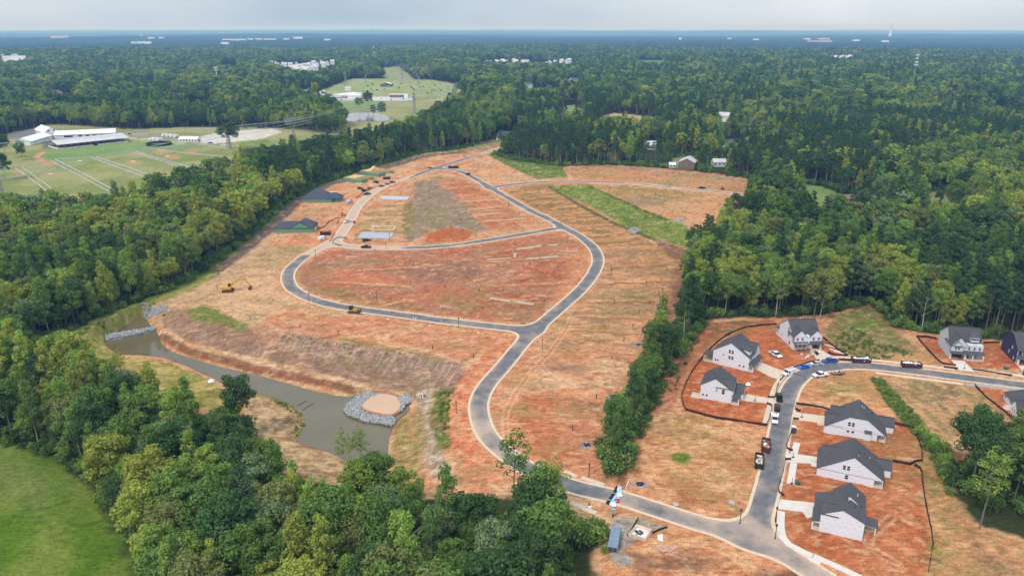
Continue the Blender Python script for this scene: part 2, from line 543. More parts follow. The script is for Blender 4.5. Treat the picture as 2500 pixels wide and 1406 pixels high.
# --- the cleared site
SITE = [(140,838),(200,800),(260,772),(380,725),(480,682),(560,622),(640,560),(700,500),(780,455),(860,424),(960,396),(1040,374),(1130,364),(1255,340),(1275,355),(1200,376),(1245,392),(1370,408),(1480,402),(1600,410),(1740,424),(1828,438),(1828,476),(1800,540),(1740,585),(1700,610),(1668,640),(1660,700),(1650,760),(1640,820),(1700,790),(1760,778),(1880,776),(2010,770),(2120,745),(2180,800),(2280,818),(2400,828),(2560,840),(2640,1000),(2520,1100),(2420,1110),(2330,1130),(2310,1200),(2400,1290),(2560,1345),(2700,1500),(2700,1720),(1380,1720),(1470,1330),(1380,1260),(1250,1220),(1100,1215),(950,1220),(820,1180),(700,1160),(620,1100),(560,1040),(480,1000),(380,960),(300,910),(200,872)]
Z(SITE, (214,152,112), (228,184,142), 10, soft=1.5, warp=3)
Z([(480,690),(560,640),(650,580),(760,590),(800,600),(720,640),(690,670),(700,710),(760,745),(640,800),(600,797),(480,765),(390,745)], (226,184,144), (204,170,130), 7, aniso=2)
Z([(560,650),(640,600),(690,600),(640,640),(570,690)], (196,160,120), (220,180,140), 5, op=.8)
Z([(730,650),(800,610),(960,612),(1120,604),(1290,577),(1350,570),(1410,590),(1440,630),(1430,670),(1340,760),(1280,797),(1100,772),(900,745),(760,715),(722,680)], (196,126,94), (184,132,106), 8, aniso=2.2, warp=1)
Z([(985,645),(1120,632),(1200,668),(1080,690),(980,672)], (150,110,98), (172,124,104), 5, soft=4, op=.85, aniso=2)
Z([(765,640),(900,628),(960,640),(850,655),(780,655)], (170,140,105), (200,150,115), 5, soft=3, op=.7, aniso=2)
Z([(745,690),(860,712),(1040,748),(1010,764),(860,738),(760,712)], (152,126,84), (188,140,100), 5, soft=3, op=.85, aniso=2)
Z([(740,662),(880,655),(1010,690),(930,700),(800,675)], (216,132,96), None, 6, soft=4, op=.7)
Z([(1050,715),(1180,700),(1260,740),(1150,765),(1080,750)], (166,130,92), (192,128,92), 5, soft=4, op=.8)
Z([(1250,640),(1400,632),(1390,700),(1270,700)], (180,104,74), (196,124,92), 5, soft=3, op=.8, aniso=2)
Z([(1200,705),(1340,725),(1320,760),(1200,745)], (176,100,70), None, 5, soft=3, op=.7)
Z([(1190,615),(1290,600),(1300,630),(1200,640)], (182,108,78), None, 5, soft=3, op=.7)
Z([(1375,588),(1425,602),(1440,640),(1425,668),(1380,720),(1330,765),(1390,660)], (226,156,116), (205,140,100), 4, op=.8, soft=2)
Z([(1200,760),(1290,770),(1320,780),(1285,798),(1200,785)], (170,134,90), (206,150,108), 4, op=.8, soft=2)
Z([(860,592),(900,505),(990,450),(1070,428),(1150,442),(1230,490),(1328,546),(1280,562),(1100,590),(880,597)], (222,168,128), (206,146,108), 7, aniso=2, warp=1)
Z([(880,520),(990,490),(985,575),(868,592)], (228,186,140), (176,148,104), 5, aniso=2.5, op=.9)
Z([(1010,447),(1060,438),(1110,475),(1150,520),(1196,562),(1150,560),(1110,566),(1060,558),(1000,592),(985,582),(1005,520),(1010,470)], (166,146,130), (152,138,112), 8, warp=2)
Z([(1028,505),(1085,510),(1095,530),(1060,548),(1030,535)], (138,140,90), (160,145,115), 4, soft=5, op=.8)
Z([(1050,430),(1120,440),(1140,470),(1060,438)], (150,145,95), None, 4, soft=3, op=.8)
Z([(1062,440),(1130,440),(1200,480),(1295,542),(1190,560),(1112,478)], (194,118,84), (216,152,112), 6, aniso=2.5)
Z([(1040,572),(1100,553),(1160,566),(1130,588),(1040,592)], (198,112,72), None, 6)
Z([(986,500),(1010,490),(1012,530),(994,572),(982,572)], (138,126,78), (160,140,95), 4)
Z([(655,600),(740,480),(840,430),(1000,420),(1060,403),(1110,386),(1060,412),(880,492),(842,552),(800,597),(740,612)], (226,152,114), (230,180,138), 6, aniso=2)
Z([(690,515),(800,505),(830,520),(780,540),(700,540)], (176,150,105), (215,165,125), 5, soft=3, op=.7, aniso=2)
Z([(655,600),(760,600),(740,625),(690,650),(600,660)], (206,172,130), (180,155,110), 5, soft=3, op=.8, aniso=2)
Z([(1000,428),(1110,380),(1170,370),(1250,350),(1240,362),(1110,402),(1050,416)], (222,138,102), (224,170,132), 5)
Z([(1130,352),(1220,340),(1245,350),(1180,370),(1130,368)], (160,150,104), (180,160,118), 8)
Z([(1110,412),(1180,387),(1230,400),(1310,438),(1240,448),(1190,456)], (226,160,118), (224,186,146), 7, aniso=2)
Z([(1190,378),(1240,374),(1375,407),(1385,432),(1310,438),(1236,404)], (92,124,56), (122,146,70), 6, warp=1)
Z([(1380,412),(1480,405),(1600,412),(1740,427),(1826,440),(1822,472),(1700,462),(1560,448),(1400,442)], (216,150,110), (186,158,110), 7, aniso=2.5)
ST([(1395,412),(1470,406),(1560,413),(1680,427),(1822,443)], 9, (176,160,132), (150,145,105), soft=2)
ST([(1375,406),(1420,405),(1560,408),(1720,421),(1826,434)], 3, (196,112,84), op=.7)
Z([(1440,452),(1560,456),(1700,468),(1812,482),(1795,540),(1730,575),(1650,545),(1560,492)], (224,166,120), (204,164,120), 7, aniso=2)
Z([(1430,450),(1640,462),(1720,478),(1600,492),(1520,482)], (160,142,86), (190,155,105), 5, soft=2, op=.9, aniso=2)
Z([(1500,482),(1640,488),(1600,505),(1540,500)], (150,134,110), None, 4, soft=3, op=.7, aniso=2)
Z([(1228,463),(1350,450),(1440,505),(1560,570),(1660,640),(1655,690),(1540,620),(1455,600),(1360,540)], (158,128,78), (206,156,110), 7, aniso=2.6)
Z([(1335,456),(1420,450),(1560,508),(1660,543),(1712,580),(1682,606),(1560,572),(1440,502)], (100,132,56), (136,156,74), 7, warp=1)
ST([(1342,457),(1450,520),(1560,571),(1690,618)], 3.5, (72,98,42))
ST([(1432,452),(1540,500),(1625,537)], 3.5, (72,98,42))
ST([(1560,552),(1610,545),(1665,538)], 2.2, (190,180,120))
Z([(1592,583),(1640,598),(1695,622),(1662,642),(1640,630)], (142,108,92), (156,116,96), 4)
Z([(1455,600),(1560,602),(1652,650),(1655,690),(1640,780),(1600,850),(1560,880),(1480,900),(1350,860),(1330,812),(1440,702),(1470,650)], (220,162,120), (178,142,104), 6, aniso=3)
Z([(1520,610),(1600,620),(1640,650),(1560,660)], (150,130,88), (206,150,110), 4, soft=3, op=.8, aniso=3)
Z([(1460,700),(1600,705),(1620,760),(1500,770),(1440,750)], (168,142,98), (190,150,115), 4, soft=3, op=.8, aniso=3)
Z([(1520,722),(1590,724),(1586,734),(1530,734)], (116,136,66), None, 4, soft=1.5, op=.8)
Z([(1400,790),(1500,795),(1540,835),(1440,830)], (160,138,84), (218,172,130), 4, soft=3, op=.85, aniso=3)
Z([(1420,826),(1470,832),(1460,838),(1425,832)], (125,128,52), None, 4, soft=1, op=.7)
ST([(1655,660),(1650,720),(1625,790),(1590,860),(1560,900)], 5.5, (158,112,92), soft=1.5)
Z([(1290,850),(1480,872),(1560,900),(1500,1000),(1472,1100),(1492,1162),(1400,1182),(1260,1120),(1190,1030),(1190,960)], (222,154,112), (228,184,144), 7, aniso=1.8)
Z([(1260,960),(1400,985),(1460,1050),(1480,1160),(1400,1180),(1300,1130),(1220,1050)], (206,126,88), (218,150,112), 6, op=.9, soft=3)
Z([(1320,880),(1440,895),(1430,915),(1320,905)], (150,124,112), None, 4, soft=3, op=.55, aniso=3)
Z([(1390,970),(1480,985),(1470,1010),(1400,990)], (130,98,84), None, 4, soft=3, op=.6, aniso=3)
ST([(1390,800),(1340,860),(1290,920),(1255,980),(1250,1030),(1280,1080)], 3.2, (226,150,108), op=.7)
for k in range(16):   # wheel-rut comb beside the haul track
    tt = k / 15
    x0_, y0_ = 1425 - 165 * tt ** .8, 780 + 230 * tt
    ST([(x0_, y0_), (x0_ + 20, y0_ + 4)], .5, (150,100,72), op=.45, smooth_line=False, warp=.3, soft=.4)
# strip between the loop road and the bank
Z([(640,790),(800,822),(950,847),(1060,862),(1130,882),(1200,850),(1262,812),(1000,787),(850,772),(740,747),(650,762)], (226,176,134), (216,146,108), 6, aniso=1.8)
Z([(650,795),(760,785),(860,800),(800,822)], (206,140,106), None, 6, soft=4, op=.6)
ST([(880,765),(960,775),(1080,793),(1180,806)], 3, (140,134,70), (190,140,100), op=.85)
ST([(840,828),(930,846),(1010,858)], 3, (150,146,84), op=.8)
# the bank down to the pond
BANK = [(395,742),(470,762),(600,797),(800,829),(950,853),(1050,866),(1130,886),(1142,925),(1105,962),(1040,968),(950,962),(850,952),(700,922),(560,882),(450,848),(398,822)]
Z(BANK, (172,138,118), (152,126,106), 6, soft=2, warp=2)
Z([(680,812),(900,848),(1050,868),(1120,890),(1080,940),(900,900),(720,860)], (150,130,116), (168,138,120), 3, soft=3, op=.8)
Z([(620,790),(700,810),(690,850),(600,830)], (196,142,112), None, 6, soft=3, op=.6)
Z([(455,757),(500,746),(605,792),(592,806),(540,792),(470,782)], (112,138,60), (130,140,72), 3, warp=1)
ST([(388,800),(440,830),(560,866),(700,898),(850,932),(975,962)], 3.2, (230,194,152), (214,160,120), warp=.8)
ST([(392,822),(450,850),(560,884),(700,917),(860,955)], 3.4, (160,104,78), (138,104,74), warp=.8)
for k in range(44):
    tt = k / 43
    x0_, y0_ = 640 + 480 * tt + rnd.uniform(-6, 6), 812 + 74 * tt ** 1.05
    ln = rnd.uniform(.35, 1)
    ST([(x0_, y0_), (x0_ - 38 * ln, y0_ + 62 * ln)], rnd.uniform(.35, .7), (206,186,170), op=rnd.uniform(.25, .75), smooth_line=False, warp=.3, soft=.35)
ST([(1042,945),(1036,1000),(1040,1060),(1058,1115),(1078,1150)], 5.5, (206,190,168), (176,154,132), scale=2, warp=1)
ST([(1080,955),(1076,1020),(1086,1080)], 6.5, (96,122,48), (140,130,84), scale=3, warp=2)
Z([(960,1040),(1030,985),(1040,1100),(1030,1200),(950,1190),(955,1100)], (186,150,104), (140,140,76), 3, op=.85)
ST([(1258,815),(1190,880),(1135,945),(1114,1000),(1118,1050),(1155,1110),(1215,1160)], 7.5, (222,134,96), (228,164,124), scale=3, warp=1)
# lawn and spit round the pond
Z([(130,838),(260,778),(350,755),(300,805),(258,835),(262,850),(300,872),(400,880),(520,928),(560,952),(610,1000),(540,1010),(430,975),(340,910),(230,880)], (196,176,110), (146,152,72), 5, warp=2)
ST([(150,828),(250,775),(380,728),(470,690)], 4, (146,166,70), op=.9)
ST([(270,820),(320,790),(345,772)], 2.2, (224,166,122))
ST([(300,870),(400,876),(480,905),(555,950)], 1.6, (222,180,132))
Z([(600,955),(660,964),(738,1008),(745,1040),(722,1078),(800,1106),(872,1142),(850,1185),(720,1160),(640,1110),(600,1050)], (216,186,142), (168,142,106), 3, op=.95)
ST([(610,1045),(650,1010),(660,1050),(640,1085)], 2.0, (226,190,148))
ST([(618,958),(700,984),(736,1012),(742,1042),(724,1070)], 1.6, (120,128,62), (190,150,110), scale=2)
ST([(455,700),(420,730),(395,745),(480,715),(560,690)], 3.5, (228,186,148), op=.7)

# --- right-hand street
Z([(1560,1200),(1600,1080),(1650,980),(1700,860),(1740,795),(1700,800),(1640,890),(1560,1030),(1490,1190)], (204,134,102), (176,120,92), 4, soft=2)
Z([(1590,1020),(1665,1000),(1760,1024),(1872,1042),(1884,1080),(1855,1190),(1818,1296),(1700,1264),(1520,1208),(1560,1110)], (226,172,126), (212,148,104), 5)
Z([(1610,1010),(1740,1025),(1760,1070),(1680,1090),(1600,1070)], (170,148,92), (222,176,128), 3, soft=3, op=.85)
Z([(1640,1108),(1675,1104),(1690,1118),(1672,1134),(1640,1126)], (92,128,40), None, 3, soft=1, warp=1.5)
Z([(1620,1190),(1690,1185),(1700,1230),(1640,1240)], (200,130,90), None, 5, soft=4, op=.7)
Z([(1780,1222),(1820,1215),(1812,1290),(1782,1280)], (150,138,84), (206,156,108), 3, soft=2, op=.7)
Z([(1662,960),(1690,888),(1752,834),(1830,800),(1900,792),(2012,828),(2068,872),(1990,884),(1930,908),(1900,935),(1888,965),(1877,1038),(1760,1023),(1674,1002)], (206,122,80), (196,112,72), 6, soft=.6, warp=1)
Z([(1735,790),(1880,780),(1900,792),(1830,800),(1752,834),(1690,880),(1700,850)], (140,120,74), (190,120,88), 5, soft=1.5)
ST([(1735,790),(1690,850),(1655,920),(1640,980)], 4, (196,116,88), op=.7)
Z([(1940,985),(2010,1000),(2180,1020),(2228,1040),(2250,1092),(2252,1130),(2257,1230),(2277,1310),(2268,1406),(2268,1500),(1990,1380),(1905,1320),(1888,1240),(1908,1130),(1930,1040)], (202,124,82), (190,112,72), 7, soft=.6, warp=1)
for q in ([(2160,1140),(2230,1150),(2240,1260),(2180,1260)], [(2180,1080),(2240,1085),(2235,1125),(2190,1115)], [(2120,1195),(2200,1215),(2150,1240)], [(2080,1350),(2200,1330),(2250,1400),(2120,1440)]):
    Z(q, (224,160,116), None, 3, soft=6, op=.4, thr=(.45,.55))
Z([(1975,925),(2120,905),(2225,990),(2235,1040),(2100,985),(1948,985)], (226,170,122), (206,150,104), 5)
Z([(2020,930),(2100,935),(2110,970),(2010,965)], (150,140,82), (224,184,128), 2.5, soft=4, op=.8)
Z([(2145,925),(2300,928),(2400,948),(2490,1062),(2520,1110),(2380,1098),(2280,1065),(2200,1000)], (146,134,94), (206,164,118), 5, aniso=.5)
for k in range(22):
    ST([(2180 + k * 13, 940 + k * 2), (2270 + k * 13, 1040 + k * 3)], .45, (206,164,124), op=.55, smooth_line=False, soft=.4, warp=.5)
Z([(2385,1035),(2470,1058),(2490,1112),(2400,1098)], (108,140,56), (130,146,74), 3, soft=2)
Z([(2238,822),(2290,826),(2440,838),(2510,858),(2510,902),(2330,893),(2262,852)], (192,106,70), (204,122,82), 6, soft=.6, warp=1)
Z([(2385,945),(2510,958),(2530,1066),(2440,1002)], (202,120,82), (210,132,92), 5, soft=.6, warp=1)
Z([(2010,806),(2060,770),(2130,755),(2190,806),(2240,848),(2282,884),(2150,882),(2072,866)], (122,128,70), (156,136,92), 4, soft=1.5)
Z([(2030,775),(2120,742),(2165,790),(2080,815)], (110,136,58), (134,128,80), 4, soft=2)
Z([(2150,868),(2260,862),(2330,893),(2200,892)], (222,164,116), None, 4, soft=2, op=.8)
Z([(1480,1292),(1560,1262),(1700,1304),(1850,1352),(1980,1422),(2080,1520),(1400,1520)], (212,142,98), (224,170,124), 4)
Z([(1540,1352),(1650,1338),(1770,1368),(1700,1406),(1560,1396)], (142,106,92), (180,128,96), 2.5, soft=2, op=.85)
Z([(1850,1390),(1930,1380),(1990,1420),(1850,1450)], (120,84,66), None, 4, soft=2, op=.8)
Z([(1494,1266),(1530,1254),(1580,1266),(1540,1330),(1502,1350),(1474,1322)], (184,178,170), (168,162,154), 2, soft=.5, warp=1)
Z([(1562,1264),(1634,1288),(1582,1302),(1545,1292)], (176,168,156), (150,140,128), 2, soft=.5, warp=1)
Z([(2235,1050),(2292,1120),(2312,1200),(2400,1290),(2540,1342),(2560,1470),(2268,1470),(2279,1310),(2260,1230)], (218,162,116), (184,150,100), 4)
Z([(2262,1110),(2290,1120),(2300,1200),(2275,1210)], (120,138,62), (200,150,104), 3, soft=2, op=.85)
Z([(2276,1300),(2310,1310),(2330,1360),(2290,1400)], (120,132,60), (190,150,100), 3, soft=2, op=.85)
Z([(2380,1340),(2480,1360),(2520,1406),(2400,1400)], (150,120,100), None, 4, soft=3, op=.6)
Z([(2122,922),(2148,922),(2272,1050),(2318,1105),(2290,1112),(2200,1030)], (84,112,44), None, 3, soft=1, warp=1.5)
ST([(1128,372),(1040,381),(960,403),(880,427),(800,452),(742,478),(696,512),(655,556),(606,594),(545,640),(500,675)], 13, (108,97,94), (132,118,106), soft=2, warp=2)
ST([(1122,367),(1035,374),(955,396),(872,419),(795,445),(730,472),(680,506),(640,548),(588,590),(524,640),(470,685),(380,730)], 8, (84,120,44), (112,128,62), soft=1.5, warp=2, scale=3)
ST([(520,668),(470,700),(400,728),(300,765),(220,802)], 6, (140,156,72), (170,164,96), soft=1.5, warp=2, scale=3)
# clay shoulders along every kerb, on top
w = smooth(8.5, 4.5, rf) * (rf < 9) * smooth(.38, .6, fbm(gx / 6, gy / 6, 77, 4)) * .75
ii = np.nonzero(w > .01)[0]
mixc(ii, w[ii], np.array(C(226, 160, 118))[None, :])
# general mottling of the bare soil
sitepts = [g[:2] for g in GP(SITE)]
ii = np.nonzero(near)[0]
sm = smooth(-2, 2, poly_sd(gx[ii], gy[ii], sitepts))
n1 = fbm(gx[ii] / 2.6, gy[ii] / 1.6, 61, 4, .62); n2 = fbm(gx[ii] / 16, gy[ii] / 9, 67, 3)
wl = smooth(.56, .74, n1) * sm * .42
mixc(ii, wl, np.array(C(236, 196, 156))[None, :])
wd = smooth(.47, .30, n1) * sm * .5
mixc(ii, wd, np.array(C(140, 98, 74))[None, :])
wg = smooth(.56, .70, n2) * smooth(.40, .58, n1) * sm * .5
mixc(ii, wg, np.array(C(140, 130, 78))[None, :])

# small clearings in the far woods
for q, c in (([(0,150),(70,150),(70,160),(0,160)], (196,186,176)), ([(360,200),(400,200),(396,212),(362,212)], (150,160,110)), ([(540,160),(580,160),(578,172),(542,172)], (160,165,120)), ([(130,240),(190,238),(186,254),(134,254)], (160,150,120)), ([(400,236),(440,234),(436,250),(404,250)], (150,162,110)), ([(1690,280),(1720,280),(1718,298),(1692,298)], (150,155,105)), ([(1755,300),(1785,300),(1783,320),(1757,320)], (160,155,115)), ([(1825,316),(1850,316),(1848,334),(1828,334)], (150,155,105)), ([(460,258),(520,256),(516,272),(462,272)], (150,155,110)), ([(2110,255),(2160,254),(2156,268),(2114,268)], (140,155,100))):
    Z(q, c, None, 15)
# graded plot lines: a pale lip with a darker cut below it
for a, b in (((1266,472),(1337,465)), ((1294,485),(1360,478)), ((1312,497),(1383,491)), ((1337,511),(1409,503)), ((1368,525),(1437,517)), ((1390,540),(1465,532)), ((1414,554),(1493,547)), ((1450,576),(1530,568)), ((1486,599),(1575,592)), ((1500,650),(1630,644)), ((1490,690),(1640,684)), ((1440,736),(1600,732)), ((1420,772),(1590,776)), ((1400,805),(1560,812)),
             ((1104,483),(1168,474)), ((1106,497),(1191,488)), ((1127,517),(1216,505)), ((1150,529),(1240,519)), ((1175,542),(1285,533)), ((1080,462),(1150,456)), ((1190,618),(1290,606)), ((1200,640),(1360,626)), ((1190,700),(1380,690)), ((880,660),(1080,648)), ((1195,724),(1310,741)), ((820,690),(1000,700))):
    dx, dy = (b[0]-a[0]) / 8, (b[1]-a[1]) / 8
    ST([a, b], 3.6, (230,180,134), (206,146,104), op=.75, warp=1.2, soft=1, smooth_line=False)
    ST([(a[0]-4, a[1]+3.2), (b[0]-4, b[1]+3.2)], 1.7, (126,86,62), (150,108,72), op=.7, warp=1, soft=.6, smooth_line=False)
rs_ = np.random.RandomState(77)
for k in range(330):   # scraper and wheel streaks
    zone = k % 4
    x0_, y0_ = ((rs_.uniform(740, 1400), rs_.uniform(610, 770)), (rs_.uniform(640, 1230), rs_.uniform(760, 870)), (rs_.uniform(1230, 1600), rs_.uniform(640, 1120)), (rs_.uniform(1600, 2260), rs_.uniform(930, 1400)))[zone]
    if zone == 3 and 1850 < x0_ < 1940: continue
    ln = rs_.uniform(12, 60) * (1 if zone < 3 else .8); sl = rs_.normal(0, .10) + (-.06 if zone < 2 else .0 if zone == 2 else .2)
    lightc = rs_.uniform() < .55
    ST([(x0_, y0_), (x0_ + ln * .5, y0_ + ln * .5 * sl + rs_.normal(0, 1)), (x0_ + ln, y0_ + ln * sl)], rs_.uniform(.35, 1.3), (240,200,162) if lightc else (140,92,66), op=rs_.uniform(.3, .75), soft=.45, warp=.7)

Z([(1494,1352),(1520,1346),(1545,1362),(1540,1378),(1510,1378),(1490,1368)], (172,166,156), None, 2, soft=.5, warp=.8)
COLR[ii] = COLR[ii] * (1 - sm[:, None]) + COLR[ii] * np.array([.97, .90, .84])[None, :] * sm[:, None]   # red Piedmont clay
def tracks(px, sep=1.9, wd=.45, c=(234,196,156), op=.6):
    pts = np.array(spline([g[:2] for g in GP(px)], 4.0))
    d = np.gradient(pts, axis=0); d /= np.linalg.norm(d, axis=1)[:, None]
    for s in (-.5, .5):
        q = [tuple(a) for a in pts + np.stack([-d[:, 1], d[:, 0]], 1) * s * sep]
        _seed[0] += 3
        paint_sd(lambda x, y: wd * .5 - line_d(x, y, q), q, c, None, 5, (.3, .6), .45, .3, op, _seed[0], 1, wd)
for tr in ([(520,685),(570,650),(620,610),(660,575)], [(540,690),(600,640),(650,600)], [(420,735),(500,705),(560,695)], [(1300,870),(1360,930),(1440,980)], [(1310,900),(1390,930)],
           [(1400,770),(1350,850),(1280,930),(1235,1010),(1240,1080)], [(1150,700),(1220,680),(1290,640)], [(640,720),(720,735),(800,760)], [(1660,1320),(1760,1340),(1840,1390)], [(1700,1040),(1800,1060),(1850,1100)],
           [(1000,650),(1100,660),(1250,640)], [(1560,470),(1650,490),(1740,480)], [(2180,1260),(2120,1330),(2200,1380)]):
    tracks(tr)

def make_ground():
    me = bpy.data.meshes.new('ground')
    idx = np.arange(NR * NC).reshape(NR, NC)
    quads = np.stack([idx[:-1, :-1].ravel(), idx[:-1, 1:].ravel(), idx[1:, 1:].ravel(), idx[1:, :-1].ravel()], 1)
    me.vertices.add(NR * NC)
    me.vertices.foreach_set('co', np.stack([gx, gy, gz], 1).ravel())
    me.loops.add(quads.size); me.polygons.add(len(quads))
    me.loops.foreach_set('vertex_index', quads.ravel().astype(np.int32))
    me.polygons.foreach_set('loop_start', (np.arange(len(quads)) * 4).astype(np.int32))
    me.polygons.foreach_set('use_smooth', np.ones(len(quads), bool))
    at = me.color_attributes.new('soil', 'FLOAT_COLOR', 'POINT')
    at.data.foreach_set('color', np.concatenate([COLR, np.ones((len(COLR), 1))], 1).astype(np.float32).ravel())
    me.update(); me.validate()
    m = bpy.data.materials.new('soil_and_grass'); m.use_nodes = True
    n = m.node_tree.nodes; l = m.node_tree.links
    b = n['Principled BSDF']; b.inputs['Roughness'].default_value = 1; b.inputs['Specular IOR Level'].default_value = 0
    ca = n.new('ShaderNodeAttribute'); ca.attribute_name = 'soil'
    tcn = n.new('ShaderNodeTexCoord')
    n1_ = n.new('ShaderNodeTexNoise'); n1_.inputs['Scale'].default_value = .55; n1_.inputs['Detail'].default_value = 6; n1_.inputs['Roughness'].default_value = .7
    n2_ = n.new('ShaderNodeTexNoise'); n2_.inputs['Scale'].default_value = 2.2; n2_.inputs['Detail'].default_value = 3
    l.new(tcn.outputs['Object'], n1_.inputs['Vector']); l.new(tcn.outputs['Object'], n2_.inputs['Vector'])
    r1 = n.new('ShaderNodeMapRange'); r1.inputs['From Min'].default_value = .3; r1.inputs['From Max'].default_value = .7; r1.inputs['To Min'].default_value = .70; r1.inputs['To Max'].default_value = 1.22
    r2 = n.new('ShaderNodeMapRange'); r2.inputs['From Min'].default_value = .28; r2.inputs['From Max'].default_value = .5; r2.inputs['To Min'].default_value = .62; r2.inputs['To Max'].default_value = 1.0
    l.new(n1_.outputs['Fac'], r1.inputs['Value']); l.new(n2_.outputs['Fac'], r2.inputs['Value'])
    mpn = n.new('ShaderNodeMapping'); mpn.inputs['Scale'].default_value = (.28, 1.1, 1)
    n3_ = n.new('ShaderNodeTexNoise'); n3_.inputs['Scale'].default_value = 1.2; n3_.inputs['Detail'].default_value = 4
    l.new(tcn.outputs['Object'], mpn.inputs['Vector']); l.new(mpn.outputs['Vector'], n3_.inputs['Vector'])
    r3 = n.new('ShaderNodeMapRange'); r3.inputs['From Min'].default_value = .32; r3.inputs['From Max'].default_value = .62; r3.inputs['To Min'].default_value = .76; r3.inputs['To Max'].default_value = 1.14
    l.new(n3_.outputs['Fac'], r3.inputs['Value'])
    m0 = n.new('ShaderNodeMath'); m0.operation = 'MULTIPLY'; l.new(r1.outputs['Result'], m0.inputs[0]); l.new(r3.outputs['Result'], m0.inputs[1])
    mm = n.new('ShaderNodeMath'); mm.operation = 'MULTIPLY'
    l.new(m0.outputs[0], mm.inputs[0]); l.new(r2.outputs['Result'], mm.inputs[1])
    vm = n.new('ShaderNodeVectorMath'); vm.operation = 'SCALE'
    l.new(ca.outputs['Color'], vm.inputs[0]); l.new(mm.outputs[0], vm.inputs['Scale'])
    l.new(vm.outputs['Vector'], b.inputs['Base Color'])
    bp = n.new('ShaderNodeBump'); bp.inputs['Strength'].default_value = .5; bp.inputs['Distance'].default_value = .25
    l.new(n1_.outputs['Fac'], bp.inputs['Height']); l.new(bp.outputs['Normal'], b.inputs['Normal'])
    me.materials.append(m)
    return obj('ground', me, kind='structure')
make_ground()

M_ASPH = mat('asphalt', (.135, .13, .135), .9, .22, .35, .25)
M_CURB = mat('concrete_kerb', C(226, 200, 172), .9, .12, .8)
M_CONC = mat('new_concrete', C(226, 214, 202), .9, .08, .7)
M_WALK = mat('dusty_concrete', C(222, 200, 176), .9, .1, .6)
def asphalt_dust():
    m = M_ASPH; n = m.node_tree.nodes; l = m.node_tree.links; b = n['Principled BSDF']
    src = b.inputs['Base Color'].links[0].from_socket
    tcn = n.new('ShaderNodeTexCoord')
    ns = n.new('ShaderNodeTexNoise'); ns.inputs['Scale'].default_value = .09; ns.inputs['Detail'].default_value = 7; ns.inputs['Roughness'].default_value = .65
    l.new(tcn.outputs['Object'], ns.inputs['Vector'])
    at_ = n.new('ShaderNodeAttribute'); at_.attribute_name = 'dust'
    ad = n.new('ShaderNodeMath'); ad.operation = 'ADD'
    l.new(ns.outputs['Fac'], ad.inputs[0]); l.new(at_.outputs['Fac'], ad.inputs[1])
    mr = n.new('ShaderNodeMapRange'); mr.inputs['From Min'].default_value = .50; mr.inputs['From Max'].default_value = .88; mr.inputs['To Max'].default_value = .85
    l.new(ad.outputs[0], mr.inputs['Value'])
    mxn = n.new('ShaderNodeMix'); mxn.data_type = 'RGBA'
    l.new(mr.outputs['Result'], mxn.inputs['Factor']); l.new(src, mxn.inputs[6]); mxn.inputs[7].default_value = (*C(214, 184, 160), 1)
    l.new(mxn.outputs[2], b.inputs['Base Color'])
asphalt_dust()
road = band(-1e9, HALF, .06).build('road', M_ASPH, kind='structure')
def dust_attr(me):
    co = np.empty(len(me.vertices) * 3); me.vertices.foreach_get('co', co); co = co.reshape(-1, 3)
    d = np.zeros(len(co))
    for px_, w_, a_ in (([(1000,432),(900,478),(848,550),(812,592),(760,615)], 10, .42), ([(812,596),(900,605),(960,606)], 10, .35), ([(1560,1234),(1700,1275),(1850,1322),(1990,1400)], 12, .16), ([(1220,1095),(1185,1060),(1170,1015)], 9, .22), ([(1330,335),(1180,375)], 10, .3), ([(1560,450),(1800,475)], 8, .15)):
        pts = [g[:2] for g in GP(px_)]
        d = np.maximum(d, a_ * smooth(w_, w_ * .4, line_d(co[:, 0], co[:, 1], pts)))
    f = road_f(co[:, 0], co[:, 1])
    d = d + .12 * smooth(1.2, 2.8, f)
    at = me.attributes.new('dust', 'FLOAT', 'POINT'); at.data.foreach_set('value', d.astype(np.float32))
dust_attr(road.data)
band(HALF, HALF + CURB, .15, ((HALF, .0), (HALF + CURB, -.4))).build('kerb', M_CURB, kind='structure')

# water
def water(name, poly, z, col, rough, wave=.02):
    m = mat(name + '_surface', col, rough, .10, .05, spec=.5)
    return MB().add([(x, y, z) for x, y in poly], [tuple(range(len(poly)))]).build(name, m, kind='structure')
def wind(poly):
    a = sum(p[0]*q[1]-q[0]*p[1] for p, q in zip(poly, poly[1:]+poly[:1]))
    return poly if a > 0 else poly[::-1]
water('pond_water', wind(WPOLY), POND_Z + .02, C(116, 104, 78), .07)
SED = spline(P([(880,985),(900,968),(930,961),(960,965),(978,978),(974,998),(955,1011),(925,1008),(895,1000)], POND_Z + .5), 2, True)
water('sediment_pool_water', wind(SED), POND_Z + .55, C(214, 172, 136), .25)
FARP = spline([G(a, b)[:2] for a, b in ((832,282),(860,277),(905,276),(944,284),(942,296),(890,297),(845,296))], 8, True)
water('far_pond_water', wind(FARP), .12, C(120, 116, 106), .12)
